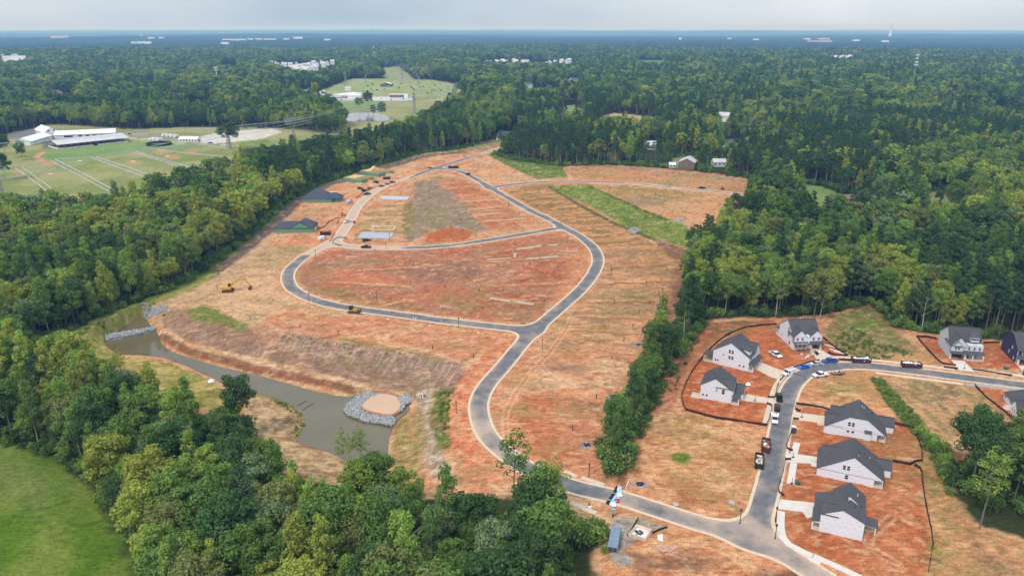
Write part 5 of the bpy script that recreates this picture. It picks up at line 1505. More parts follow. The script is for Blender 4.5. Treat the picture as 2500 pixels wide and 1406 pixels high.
# loose framing right of the second green house
x, y_ = Gz(797, 488)
r_ = empty('framed_shed', (x, y_, 0), R(10), 'pale timber porch frame with slanting roof beside the tall dark roof', 'timber frame')
for px_ in ((0,0),(7,0),(0,6),(7,6)): MB().bar((*px_, 0), (*px_, 3.4), .3).build('post', M_WOOD, r_)
MB().add([(-.6,-.6,3.2),(7.6,-.6,3.2),(7.6,3,5.6),(-.6,3,5.6)], [(0,1,2,3)]).build('roof_board', M_WOOD, r_)
for k in range(6): MB().bar((k * 1.4, 3, 5.6), (k * 1.4, 6.6, 3.2), .22).build('rafter', M_WOOD, r_)
for k, (a, b, ln, rz) in enumerate(((868,452,9,.2),(880,449,8,-.3),(850,462,10,.1),(842,470,7,.4),(835,482,6,-.2),(852,478,7,.9),(960,428,8,.1),(975,424,7,.3),(985,418,9,-.1),(822,452,7,1.2),(800,470,6,.2))):
    x, y_ = Gz(a, b)
    s_ = empty('lumber_stack', (x, y_, 0), rz, ('pale lumber stack on red soil by the framed houses, ' + ('with long boards', 'with crossed boards')[k % 2]), 'lumber', 'lumber lying by the framed houses')
    for j in range(4): MB().cbox((rnd.uniform(-.4,.4), -1 + j * .7, .2 + .1 * (j % 2)), (ln, .5, .3), rnd.uniform(-.12,.12)).build('board', M_WOOD, s_)
# concrete slabs
def slab_thing(name, px, label, m, h_=.3, cat='slab', group=None, rim=None):
    pts = [Gz(*p) for p in px]; pts = wind(pts)
    cx = sum(p[0] for p in pts) / len(pts); cy = sum(p[1] for p in pts) / len(pts); z = hz(cx, cy)
    o = MB().prism([(p[0] - cx, p[1] - cy) for p in pts], -.25, h_).build(name, m, None, (cx, cy, z))
    return tag(o, label, cat, group)
M_SLAB = mat('blue_grey_slab', C(176, 182, 190), .5, .14, .35)
slab_thing('foundation_slab', [(872,582),(953,583),(962,570),(884,568)], 'pale wet-looking house slab beside the middle road junction', M_SLAB, cat='foundation slab')
slab_thing('foundation_slab', [(932,487),(994,489),(1001,481),(928,479)], 'white house slab below the line of parked cars', mat('white_slab', C(196,196,198), .7, .06), cat='foundation slab')
ft = MB()
for a, b in (((915,552),(908,562)),((908,562),(960,563)),((960,563),(966,553)),((915,553),(966,553)),((905,553),(930,557))):
    p, q = Gz(*a), Gz(*b); ft.bar((*p, .1), (*q, .1), .8)
tag(ft.build('foundation_footing', M_WALK), 'pale concrete footing outline on red soil above the wet-looking slab', 'footing')
# ------------------------------------------------------------------ walks and drives beside the street
def flat(name, px, m=None, z=.16, label=None, cat=None, line=None, spl=True):
    if line:
        pts = [Gz(*p) for p in px]
        if spl and len(pts) > 2: pts = spline(pts, 2.0)
        P_ = np.array(pts); d = np.gradient(P_, axis=0); d /= np.linalg.norm(d, axis=1)[:, None]; nn = np.stack([-d[:, 1], d[:, 0]], 1) * line / 2
        a = P_ + nn; b = P_ - nn; mb = MB(); n = len(P_)
        V = [(*q, z) for q in a] + [(*q, z) for q in b] + [(*q, -.3) for q in a] + [(*q, -.3) for q in b]
        Fq = []
        for i in range(n - 1):
            Fq += [(i, n+i, n+i+1, i+1), (i, i+1, 2*n+i+1, 2*n+i), (n+i+1, n+i, 3*n+i, 3*n+i+1)]
        mb.add(V, Fq)
    else:
        mb = MB().prism(wind([Gz(*p) for p in px]), -.3, z)
    return mb.build(name, m or M_WALK, kind='structure')
flat('sidewalk', [(1869,1034),(1882,985),(1891,950),(1908,924),(1945,899),(1990,882),(2036,873),(2060,872)], line=1.9)
flat('sidewalk', [(2060,872.5),(2130,879),(2232,890.5),(2330,902)], line=1.8)
flat('sidewalk', [(2372,901),(2420,908),(2472,915),(2540,924)], M_CONC, line=1.9)
flat('sidewalk', [(2138,911),(2250,925),(2352,938)], line=1.6); flat('sidewalk', [(2356,938.6),(2460,948),(2560,960)], mat('grey_path', C(176,168,162), .9, .1), .14, line=2.0)
flat('sidewalk', [(1946,1081),(1938,1108)], M_CONC, line=1.9); flat('sidewalk', [(1938,1130),(1929,1182)], M_CONC, line=1.9)
flat('sidewalk', [(1907,1248),(1906,1290),(1911,1312),(1926,1329),(1960,1347),(1985,1358)], M_CONC, .17, line=1.9)
flat('sidewalk', [(1984,1357),(2050,1386),(2120,1420),(2200,1462)], M_CONC, .17, line=1.9)
flat('path_landing', [(1975,1352),(2010,1366),(2000,1378),(1972,1366)], M_CONC, .165)
flat('driveway', [(1904,1219),(1990,1228),(1984,1262),(1970,1266),(1960,1250),(1898,1242)], M_CONC, .155)
flat('driveway', [(1921,1106),(1999,1116),(1996,1141),(1980,1138),(1980,1132),(1915,1128)], mat('half_dusty_concrete', C(226,212,196), .9, .1, .3), .155)
flat('driveway', [(1939,1006),(2014,1016),(2013,1038),(1996,1038),(1994,1031),(1936,1024)], M_WALK, .155)
flat('driveway', [(1822,962),(1892,975),(1886,992),(1870,984),(1824,980),(1803,975)], M_WALK, .155)
flat('driveway', [(1855,884),(1912,906),(1900,926),(1880,920),(1842,900)], M_WALK, .155)
flat('driveway', [(1976,858),(2007,856),(2034,872),(1996,879)], M_WALK, .155)
flat('driveway', [(2322,879),(2353,881),(2378,908),(2340,903)], M_CONC, .155)
flat('driveway', [(2484,892),(2530,895),(2560,924),(2508,920)], M_CONC, .155)
flat('walk_strip', [(1420,1166),(1475,1184)], M_WALK, .12, line=1.6); flat('walk_strip', [(1393,1226),(1430,1243),(1456,1252)], M_WALK, .12, line=1.7); flat('walk_strip', [(1378,1150),(1408,1164)], M_WALK, .12, line=1.5)

# ------------------------------------------------------------------ vehicles
M_RUB = mat('tyre_rubber', (.02, .02, .022), .9, .1)
M_RIM = mat('wheel_rim', (.32, .33, .34), .4, .05, metal=.6)
M_LAMP = mat('lamp_glass', (.7, .68, .62), .2, .02, spec=.5)
M_RED = mat('red_lens', (.30, .02, .02), .3, .02)
M_BLACK = mat('black_plastic', (.022, .022, .025), .6, .1)
def paint(name, c, r=.32): return mat('paint_' + name, c, r, .03, .3, spec=.5)
P_WHITE = paint('white', (.80, .80, .80)); P_BLACK = paint('black', (.018, .018, .022)); P_BLUE = paint('blue', (.022, .10, .42)); P_BLUE2 = paint('bright_blue', (.02, .12, .52))
P_GREY = paint('grey', (.13, .135, .145)); P_SILV = paint('silver', (.50, .51, .53)); P_RED = paint('red', (.22, .02, .025)); P_TEAL = paint('dark_teal', (.03, .06, .065))
WHEEL = {}
def wheel_meshes(r):
    if r not in WHEEL:
        a = MB(); a.cyl((0, -.12, 0), r, .24, 14, 'y'); b = MB(); b.cyl((0, -.135, 0), r * .6, .27, 10, 'y')
        WHEEL[r] = (a.mesh('tyre', M_RUB), b.mesh('rim', M_RIM))
    return WHEEL[r]
def put_wheels(root, xs, half, r):
    ty, ri = wheel_meshes(r)
    for x in xs:
        for s in (-1, 1):
            w = obj('wheel', ty, root, (x, s * (half - .1), r)); obj('rim', ri, w)
def car(kind, px, ang, pnt, label, group=None, cat=None):
    """origin under the middle of the vehicle; +x is its front"""
    x, y_ = Gz(*px)
    names = {'sedan': 'car', 'suv': 'suv', 'pickup': 'pickup_truck', 'van': 'van'}
    r_ = empty(names[kind], (x, y_, max(hz(x, y_), 0.06)), R(ang), label, cat or {'sedan': 'car', 'suv': 'suv', 'pickup': 'pickup', 'van': 'van'}[kind], group)
    L_, W_, H_, rad = {'sedan': (4.7, .92, 1.45, .34), 'suv': (4.8, .95, 1.75, .38), 'pickup': (5.9, 1.0, 1.9, .42), 'van': (5.6, 1.0, 2.15, .38)}[kind]
    h = L_ / 2; b = MB(); g = MB()
    def loft(secs):
        """secs: list of (x, half-width, z) outline pairs bottom/top -> hull between successive cross-sections (x, w, z0, z1)"""
        V = []; Fc = []
        for (xx, w, z0, z1) in secs: V += [(xx, -w, z0), (xx, w, z0), (xx, w * .96, z1), (xx, -w * .96, z1)]
        for i in range(len(secs) - 1):
            o = i * 4
            for k in range(4): Fc.append((o + k, o + (k + 1) % 4, o + 4 + (k + 1) % 4, o + 4 + k))
        Fc += [(3, 2, 1, 0), tuple(range(len(V) - 4, len(V)))]
        return V, Fc
    if kind == 'sedan':
        b.add(*loft([(-h, W_*.86, .38, .82), (-h+.25, W_*.97, .24, .98), (-1.0, W_, .22, 1.0), (.9, W_, .22, .98), (h-.55, W_*.98, .22, .84), (h-.1, W_*.90, .28, .70), (h, W_*.78, .36, .60)]))
        g.add(*[(lambda V, Fc: (V, Fc))(*loft([(-1.75, W_*.80, .96, .99), (-1.05, W_*.86, .96, 1.38), (.15, W_*.86, .96, 1.40), (1.05, W_*.84, .94, .98)]))][0])
        roof = MB(); roof.add(*loft([(-1.08, W_*.80, 1.37, 1.43), (-.5, W_*.83, 1.40, 1.47), (.12, W_*.81, 1.38, 1.44)]))
    elif kind == 'suv':
        b.add(*loft([(-h, W_*.9, .4, 1.0), (-h+.12, W_*.98, .28, 1.08), (.8, W_, .26, 1.06), (h-.5, W_*.97, .28, .98), (h, W_*.82, .38, .80)]))
        g.add(*loft([(-h+.12, W_*.86, 1.06, 1.10), (-h+.4, W_*.88, 1.04, 1.66), (.15, W_*.88, 1.04, 1.68), (1.0, W_*.86, 1.02, 1.06)]))
        roof = MB(); roof.add(*loft([(-h+.3, W_*.84, 1.64, 1.70), (-.6, W_*.86, 1.67, 1.76), (.15, W_*.83, 1.65, 1.71)]))
    elif kind == 'van':
        b.add(*loft([(-h, W_*.95, .35, 2.05), (-h+.1, W_, .28, 2.14), (1.15, W_, .28, 2.12), (1.75, W_*.97, .28, 1.24), (h-.2, W_*.93, .3, 1.0), (h, W_*.84, .36, .84)]))
        g.add([(1.22, -W_*.88, 2.04), (1.22, W_*.88, 2.04), (1.78, W_*.84, 1.28), (1.78, -W_*.84, 1.28), (1.16, -W_*.88, 2.0), (1.16, W_*.88, 2.0), (1.7, W_*.84, 1.2), (1.7, -W_*.84, 1.2)], [(0,1,2,3), (7,6,5,4), (0,3,7,4), (1,5,6,2), (0,4,5,1), (3,2,6,7)])
        for s in (-1, 1): g.box(.55, 1.35, s*W_*1.0-.012, s*W_*1.0+.012, 1.25, 1.8)
        roof = MB(); roof.add(*loft([(-h+.2, W_*.9, 2.13, 2.16), (1.1, W_*.9, 2.11, 2.14)]))
    else:
        b.add(*loft([(-.9, W_, .45, 1.12), (.9, W_, .45, 1.12), (h-.7, W_*.98, .45, 1.10), (h-.1, W_*.94, .5, 1.02), (h, W_*.86, .55, .9)]))
        for s in (-1, 1): b.box(-h, -.9, s*W_-.07 if s > 0 else -W_, W_ if s > 0 else -W_+.07, .55, 1.14)
        b.box(-h, -h+.08, -W_+.07, W_-.07, .55, 1.12); b.box(-h+.08, -.9, -W_+.07, W_-.07, .5, .62)
        g.add(*loft([(-.95, W_*.86, 1.08, 1.72), (-.8, W_*.88, 1.1, 1.84), (.75, W_*.88, 1.1, 1.84), (1.55, W_*.84, 1.08, 1.12)]))
        roof = MB(); roof.add(*loft([(-.92, W_*.82, 1.82, 1.87), (0, W_*.85, 1.85, 1.93), (.7, W_*.82, 1.83, 1.88)]))
    body = b.build('body', pnt, r_)
    g.build('windows_band' if False else 'glasshouse', M_GLASS, r_)
    roof.build('roof', pnt, r_)
    # pillars keep the glass divided
    pl = MB()
    if kind in ('sedan', 'suv', 'pickup'):
        zz = {'sedan': (.97, 1.42), 'suv': (1.05, 1.7), 'pickup': (1.1, 1.86)}[kind]
        for xx in {'sedan': (-.35,), 'suv': (-.3, -1.3), 'pickup': (0.0,)}[kind]:
            for s in (-1, 1): pl.bar((xx, s*W_*.87, zz[0]), (xx, s*W_*.85, zz[1]), .09)
        pl.build('door_pillar', pnt, r_)
    for s in (-1, 1):
        zf = {'sedan': .62, 'suv': .8, 'pickup': .9, 'van': .85}[kind]
        MB().box(h-.12, h-.02, s*W_*.62-.16, s*W_*.62+.16, zf-.09, zf+.07).build('headlight', M_LAMP, r_)
        MB().box(-h-.015, -h+.06, s*W_*.72-.1, s*W_*.72+.1, zf, zf+.2).build('tail_light', M_RED, r_)
        MB().box(.85, 1.05, s*(W_+.1)-.09, s*(W_+.1)+.09, 1.0 if kind != 'sedan' else .9, 1.18 if kind != 'sedan' else 1.04).build('mirror', M_BLACK, r_)
    MB().box(h-.04, h+.03, -W_*.6, W_*.6, .42, .62).build('grille', M_BLACK, r_)
    put_wheels(r_, (-L_*.30, L_*.31), W_, rad)
    return r_
pk = car('pickup', (1893,869), -68, P_WHITE, 'white pickup with a red-laden ladder rack, parked on red dirt by scaffolded house')
for s in (-1, 1):
    for xx in (-2.7, -1.0): MB().bar((xx, s*.85, 1.1), (xx, s*.85, 2.0), .08).build('rack_post', M_RED, pk)
MB().bar((-2.8, -.85, 2.0), (-.8, -.85, 2.0), .1).build('rack_rail', M_RED, pk); MB().bar((-2.8, .85, 2.0), (-.8, .85, 2.0), .1).build('rack_rail', M_RED, pk)
for k in range(4): MB().cbox((-1.9, -.6 + .4 * k, .85), (1.4, .3, .4), .2 * k).build('tool_box', (M_RED, M_STEEL, M_BLACK, M_WOOD)[k], pk)
vn = car('van', (1925,914), 211, P_WHITE, 'white work van with roof ladders at the street bend')
for s in (-1, 1):
    MB().bar((-2.4, s*.5, 2.35), (1.0, s*.5, 2.35), .09).build('ladder_rail', M_STEEL, vn)
for k in range(7): MB().bar((-2.3 + k * .5, -.5, 2.35), (-2.3 + k * .5, .5, 2.35), .07).build('ladder_rung', M_STEEL, vn)
car('sedan', (1961,899), 200, P_BLUE2, 'blue hatchback between the white van and the silver sedan')
car('sedan', (1990,891), 193, P_SILV, 'silver-white sedan parked between two blue vehicles')
pb = car('pickup', (2025,885), 188, P_BLUE, 'blue crew-cab pickup with black bed cover by the scaffolded house')
MB().box(-2.9, -.95, -.92, .92, 1.14, 1.2).build('bed_cover', M_BLACK, pb)
pw = car('pickup', (2002,919), 195, P_WHITE, 'white pickup hitched to the loaded flat trailer')
car('pickup', (1902,974), 72, P_BLACK, 'black pickup parked nose away on the street, beside patio house driveway')
car('suv', (1897,998), 70, P_BLACK, 'black suv with white roof bars, between black pickup and white service pickup')
ps = car('pickup', (1891,1027), 252, P_WHITE, 'white service pickup with side bins, below the black suv')
for s in (-1, 1): MB().box(-2.9, -1.0, s*.98-.2, s*.98+.2, .75, 1.5).build('side_bin', P_WHITE, ps)
MB().bar((-3.6, 0, 1.1), (-.9, .1, 1.75), .22).build('crane_arm', P_WHITE, ps)
# upper row of cars along the far street
UP = 'vehicles parked along the upper street'
for kind, px, ang, p_, lab in (
    ('van', (788,585), 55, P_WHITE, 'white van parked on the kerb at the middle junction'),
    ('suv', (895,589), 30, P_BLACK, 'black suv on the dirt in front of the wet-looking slab'),
    ('pickup', (894,606), 2, P_BLACK, 'black pickup on the grey road below the wet-looking slab'),
    ('van', (854,496), 62, P_SILV, 'grey van at the kerb beside the tall dark roof'),
    ('pickup', (849,543), 240, P_WHITE, 'white pickup beside the red bin on the upper street'),
    ('pickup', (896,476), 215, P_BLACK, 'black pickup with open gear on the street below the parked line'),
    ('suv', (890,467), 38, P_BLACK, 'black suv at the kerb, lowest on the far side'),
    ('suv', (880,462), 5, P_BLACK, 'black suv parked on red dirt behind the kerb'),
    ('sedan', (902,461), 38, P_GREY, 'dark grey car in the street line, beside black suv'),
    ('sedan', (917,455), 35, P_WHITE, 'white car in the middle of the upper parked line'),
    ('sedan', (932,456), 30, P_TEAL, 'dark teal car across the road from the white car'),
    ('sedan', (946,451), 32, P_GREY, 'grey car next to the red car in the upper line'),
    ('suv', (959,447), 32, P_RED, 'red car at the head of the upper parked line'),
    ('pickup', (918,447), 140, P_TEAL, 'dark pickup unloading on dirt beside the framed houses'),
    ('sedan', (1050,412), 25, P_GREY, 'dark car driving at the top junction'),
    ('suv', (1142,427), 150, P_BLACK, 'black suv driving down from the top junction'),
    ('sedan', (1247,353), 22, P_GREY, 'dark car on the road at the gap in the trees'),
    ('sedan', (1239,360), 22, P_BLACK, 'dark low trailer-like car at the kerb near tree gap'),
    ('pickup', (1712,461), 172, P_BLACK, 'dark pickup towing on the right-hand spur road'),
): car(kind, px, ang, p_, lab, UP)

# trailer
x, y_ = Gz(2045, 913)
tr = empty('flat_trailer', (x, y_, .06), R(195), 'rusty flat trailer with mesh sides and mixed load behind white pickup', 'trailer')
MB().box(-2.6, 2.2, -1, 1, .55, .68).build('bed', M_WOODD, tr)
M_RUST = mat('rusty_steel', (.16, .07, .045), .8, .25, 1.0)
for s in (-1, 1):
    MB().bar((-2.6, s, 1.15), (2.2, s, 1.15), .08).build('side_rail', M_RUST, tr)
    for k in range(5): MB().bar((-2.6 + k * 1.2, s, .6), (-2.6 + k * 1.2, s, 1.15), .08).build('rail_post', M_RUST, tr)
MB().bar((2.2, 0, .6), (3.4, 0, .55), .14).build('drawbar', M_RUST, tr)
for k in range(6): MB().cbox((-2 + .8 * k, rnd.uniform(-.5, .5), .9), (.9, rnd.uniform(.4, 1), .35), rnd.uniform(-.5, .5)).build('load', (M_STEEL, M_WOOD, M_RUST, M_WHITE, M_WOODD, M_STEEL)[k], tr)
put_wheels(tr, (-.8, .1), 1.15, .34)

# dumpsters
M_DUMP = mat('oxblood_steel', (.075, .028, .028), .75, .25, .9)
M_DUMPK = mat('black_steel', (.025, .024, .026), .7, .2, .9)
M_TRASHW = mat('white_rubbish', (.72, .71, .70), .8, .12); M_CARD = mat('cardboard_rubbish', C(190, 150, 112), .9, .15)
def dumpster(px, ang, m, label, L_=6.8, W_=2.4, H_=1.75, mix=(M_TRASHW,), n=26, fill=.9, seed=0):
    r = random.Random(seed); x, y_ = Gz(*px)
    d = empty('dumpster', (x, y_, .07), R(ang), label, 'dumpster', 'open dumpsters at the kerb')
    a, b = L_/2, W_/2
    MB().box(-a, a, -b, b, .15, .25).build('floor', m, d)
    for s in (-1, 1): MB().box(-a, a, s*b-.05, s*b+.05, .25, H_).build('side_panel', m, d)
    for s in (-1, 1): MB().box(s*a-.05, s*a+.05, -b+.05, b-.05, .25, H_ if s < 0 else H_ * .97).build('end_panel', m, d)
    rb = MB()
    for k in range(9):
        xx = -a + .3 + k * (L_ - .6) / 8
        for s in (-1, 1): rb.box(xx-.06, xx+.06, s*b+s*.05-.04, s*b+s*.05+.04, .2, H_-.05)
    for s in (-1, 1): rb.box(-a, a, s*b-.09, s*b+.09, H_, H_+.1)
    for s in (-1, 1): rb.box(s*a-.08, s*a+.08, -b, b, H_, H_+.1)
    rb.build('rib_frame', m, d)
    for k in range(n):
        MB().cbox((r.uniform(-a+.5, a-.5), r.uniform(-b+.4, b-.4), H_ * fill + r.uniform(-.35, .1)), (r.uniform(.3, 1.4), r.uniform(.3, .8), r.uniform(.1, .4)), r.uniform(0, 3), (r.uniform(-.4, .4), r.uniform(-.4, .4))).build('rubbish', mix[k % len(mix)], d)
    MB().box(-a+.1, a-.1, -b+.1, b-.1, .3, H_ * fill - .35).build('rubbish_bed', M_DARKIN, d)
    return d
dumpster((2101,884), -3, M_DUMP, 'oxblood dumpster heaped with white rubbish, at kerb below the scaffolded house', seed=1, n=40)
dumpster((2224,896), -10, M_DUMP, 'oxblood dumpster heaped with white rubbish, below the green slope and pale grey house', seed=2, n=40)
dumpster((1869,1094), 71, M_DUMP, 'oxblood dumpster half full of mixed brown rubbish on the street kerb', L_=6.2, mix=(M_CARD, M_RED, M_WOODD, M_TRASHW, M_DARKIN), seed=3, fill=.8)
dumpster((1853,1132), 71, M_DUMPK, 'black dumpster with white boards in its lower half, on the street kerb', L_=6.4, mix=(M_TRASHW, M_TRASHW, M_CARD), n=16, fill=.7, seed=4)
dumpster((795,573), 3, M_DUMPK, 'dark dumpster with a red end beside the nearest green house', L_=6, seed=5, n=10, mix=(M_CARD, M_RED))
dumpster((944,438), 12, M_DUMPK, 'dark dumpster at the far street beside the framed houses', L_=6, seed=6, n=8, mix=(M_CARD, M_WOOD))
dumpster((1107,411), 178, M_DUMPK, 'long black container bin on soil by the top junction', L_=9, seed=7, n=6, H_=1.9, mix=(M_WHITE,))
def bin_(px, m, label, w=1.2, h_=2.3):
    x, y_ = Gz(*px); b = empty('portable_toilet', (x, y_, 0), R(-15), label, 'portable toilet')
    MB().box(-w/2, w/2, -w/2, w/2, 0, h_ - .15).build('cabin', m, b)
    MB().profile([(-w/2-.06, h_-.15), (w/2+.06, h_-.15), (w/2-.1, h_+.05), (-w/2+.1, h_+.05)], -w/2-.06, w/2+.06).build('roof', M_WHITE, b)
    MB().box(-w*.36, w*.36, -w/2-.03, -w/2, .12, h_-.3).build('door', m, b)
    MB().cyl((w*.3, w*.3, h_-.1), .06, .5, 8).build('vent_pipe', M_BLACK, b)
    return b
bin_((1937,1056), mat('dark_grey_plastic', (.06, .062, .075), .6, .05), 'dark grey portable toilet with white roof beside the street', 1.25)
bin_((2502,914), mat('blue_plastic', (.02, .17, .45), .5, .05), 'bright blue portable toilet at the right edge by the navy house')
bin_((857,492), mat('red_plastic', (.42, .03, .04), .5, .05), 'red portable toilet with white top beside the tall dark roof')
bin_((865,546), mat('red_plastic', (.42, .03, .04), .5, .05), 'red portable toilet behind the white pickup on the upper street')
# storage container, washout pit and heaps, bottom
x, y_ = Gz(1499, 1331); ct = empty('storage_container', (x, y_, 0), R(76), 'blue-grey steel storage container on gravel beside the bottom trees', 'container')
M_CONT = mat('blue_grey_steel', (.19, .245, .31), .6, .18, .8)
MB().box(-4.0, 4.0, -1.2, 1.2, .15, 2.6).build('body', M_CONT, ct)
cr = MB()
for k in range(30):
    xx = -3.8 + k * .262
    for s in (-1, 1): cr.box(xx, xx + .12, s*1.2-.03, s*1.2+.03, .25, 2.5)
cr.build('corrugation', M_CONT, ct)
for s in (-1, 1): MB().box(-4.04, -4.0, s*.6-.56, s*.6+.56, .25, 2.5).build('door', mat('dark_blue_steel', (.035, .045, .075), .6, .1), ct)
for s in (-.9, -.3, .3, .9): MB().bar((-4.08, s, .3), (-4.08, s, 2.45), .06).build('lock_bar', M_STEEL, ct)
for s in (-1, 1):
    for e in (-1, 1): MB().box(e*4-.09, e*4+.09, s*1.2-.09, s*1.2+.09, .1, 2.68).build('corner_post', M_CONT, ct)
x, y_ = Gz(1481, 1346); bb = empty('barricade', (x, y_, 0), R(-10), 'black and white sawhorse barricade at the dark end of the container', 'barricade')
for xx in (-.55, .55):
    for s in (-.35, .35): MB().bar((xx, s, 0), (xx, 0, 1.5), .14).build('leg', M_WHITE, bb)
MB().box(-.75, .75, -.09, .09, 1.4, 1.75).build('crossbar', M_WHITE, bb); MB().box(-.6, .6, -.1, .1, .9, 1.25).build('crossbar', M_BLACK, bb)
tag(MB().cbox((*Gz(1489, 1352), .15), (2.2, 1.4, .3), -.2).build('foam_sheet', M_WHITE), 'white sheet of foam lying below the container end', 'sheet')
# washout pit: lined earth pan
pit = wind([Gz(*p) for p in ((1553,1284),(1592,1297),(1577,1322),(1532,1309))])
cx, cy = sum(p[0] for p in pit)/4, sum(p[1] for p in pit)/4
wp = empty('washout_pit', (cx, cy, 0), 0, 'square concrete washout pit with white caked lining beside the container', 'washout pit')
loc = [(p[0]-cx, p[1]-cy) for p in pit]
inn = [(a*.74, b*.74) for a, b in loc]; mid_ = [(a*.94, b*.94) for a, b in loc]
MB().add([(*p, -.1) for p in loc] + [(*p, .85) for p in mid_] + [(*p, .85) for p in [(a*.86, b*.86) for a, b in loc]] + [(*p, .25) for p in inn],
         [(k, (k+1)%4, 4+(k+1)%4, 4+k) for k in range(4)] + [(4+k, 4+(k+1)%4, 8+(k+1)%4, 8+k) for k in range(4)] + [(8+k, 8+(k+1)%4, 12+(k+1)%4, 12+k) for k in range(4)]).build('rim', mat('caked_concrete', C(224, 196, 176), .95, .2, .6), wp)
MB().prism(inn, .1, .26).build('lining', mat('white_slurry', C(228, 226, 222), .8, .16, .5), wp)
gm = MB(); rr_ = random.Random(3)
for k in range(16): gm.cbox((rr_.uniform(-1.1, .5), rr_.uniform(-.6, .8), .3), (rr_.uniform(.3, .9), rr_.uniform(.2, .6), .18), rr_.uniform(0, 3))
gm.build('grey_lumps', mat('grey_concrete_lump', C(120, 122, 126), .95, .2), wp, kind='stuff')
pb_ = MB()
for k in range(11):
    pb_ = MB().cbox((*Gz(1612 + (k % 6) * 6.5, 1337 + (k // 6) * 6 + (k % 3)), .15 + .12 * (k % 3)), (2.4, .9, .14), rr_.uniform(-1.2, .6), (rr_.uniform(-.25, .25), rr_.uniform(-.2, .2)))
    tag(pb_.build('broken_board', mat('pink_board', C(206, 158, 134), .9, .12)), 'pinkish board in the loose heap below the washout pit', 'board', 'boards dumped below the washout pit')
tag(MB().add([(*Gz(1605,1312), .9), (*Gz(1617,1311), 1.0), (*Gz(1619,1322), .1), (*Gz(1606,1318), .1), (*Gz(1605,1312), .8), (*Gz(1617,1311), .9), (*Gz(1619,1322), 0), (*Gz(1606,1318), 0)], [(0,1,2,3),(7,6,5,4),(0,4,5,1),(1,5,6,2),(2,6,7,3),(3,7,4,0)]).build('bent_board', M_TRASHW), 'bent white board with dark scrap beside the washout pit', 'board')
# bundles dropped across the lower road
x, y_ = Gz(1499, 1217)
M_FOAM = mat('light_blue_foam', (.25, .62, .78), .6, .05); M_TARP = mat('black_sheeting', (.02, .022, .03), .5, .1); M_BAGR = mat('red_plastic_bag', (.55, .03, .05), .5, .1); M_BAGW = mat('white_plastic_bag', (.78, .76, .78), .5, .1)
def bundle(px, size, rz, m, strap, label):
    x, y_ = Gz(*px); b = empty('board_bundle', (x, y_, .06), R(rz), label, 'bundle')
    L_, W_, H_ = size; n = 4
    for k in range(n): MB().box(-L_/2, L_/2, -W_/2 + k*W_/n + .015, -W_/2 + (k+1)*W_/n - .015, 0, H_ - .04 * (k % 2)).build('board', m, b)
    for xx in (-L_*.3, L_*.3): MB().box(xx-.06, xx+.06, -W_/2-.01, W_/2+.01, 0, H_+.02).build('strap', strap, b)
bundle((1502,1220), (5.6, 1.6, .55), 62, M_FOAM, M_TARP, 'light blue foam board bundle across the lower road')
bundle((1493,1217), (5.8, .9, .7), 62, M_TARP, M_WHITE, 'black-sheeted bundle beside the light blue foam boards')
bundle((1509,1199), (3.2, .5, .6), 84, M_WHITE, M_TARP, 'narrow white bundle on the verge end of the lower road block')
bundle((1514,1199), (3.2, .8, .6), 86, M_FOAM, M_WHITE, 'short blue bundle on the verge beside the narrow white one')
bundle((1502,1198), (3.6, .5, .6), 66, M_TARP, M_TARP, 'short black bundle on the verge of the lower road')
def bag(px, r_, m, label):
    x, y_ = Gz(*px); me = bpy.data.meshes.new('bag'); bm = bmesh.new(); bmesh.ops.create_icosphere(bm, subdivisions=2, radius=r_)
    for v in bm.verts:
        v.co *= 1 + .25 * mnoise.noise(v.co * 2.1 + Vector((px[0], 0, 0))); v.co.z = max(v.co.z * .7, -r_ * .35)
    bm.to_mesh(me); bm.free(); me.materials.append(m)
    tag(obj('plastic_bag', me, None, (x, y_, .06 + r_ * .35)), label, 'bag')
bag((1512,1211), .85, M_BAGW, 'white plastic bale on the road block, nearest the verge')
bag((1505,1224), .8, M_BAGR, 'red plastic bale in the middle of the road block')
bag((1507,1218), .55, M_BAGR, 'small red plastic bale between the white and red bales')
bag((1497,1234), .95, M_BAGW, 'white plastic bale at the kerb end of the road block')
x, y_ = Gz(1496, 1263); kb = empty('mailbox_kiosk', (x, y_, 0), R(-20), 'grey cluster mailbox on a black post beside the lower road', 'mailbox')
MB().cyl((0, 0, 0), .16, 1.6, 8).build('post', M_BLACK, kb); MB().box(-.5, .5, -.35, .35, 1.5, 2.6).build('box', M_STEEL, kb); MB().box(-.56, .56, -.4, .4, 2.6, 2.7).build('lid', M_STEEL, kb)
tag(MB().cyl((*Gz(1438, 1236), 0), .18, 1.1, 10).build('hydrant_stub', M_BLACK), 'black hydrant stub beside the lower road kerb', 'hydrant')
tag(MB().cbox((*Gz(1440, 1240), .3), (.9, .5, .6), .5).build('white_marker_box', M_WHITE), 'small white box beside the hydrant stub', 'box')

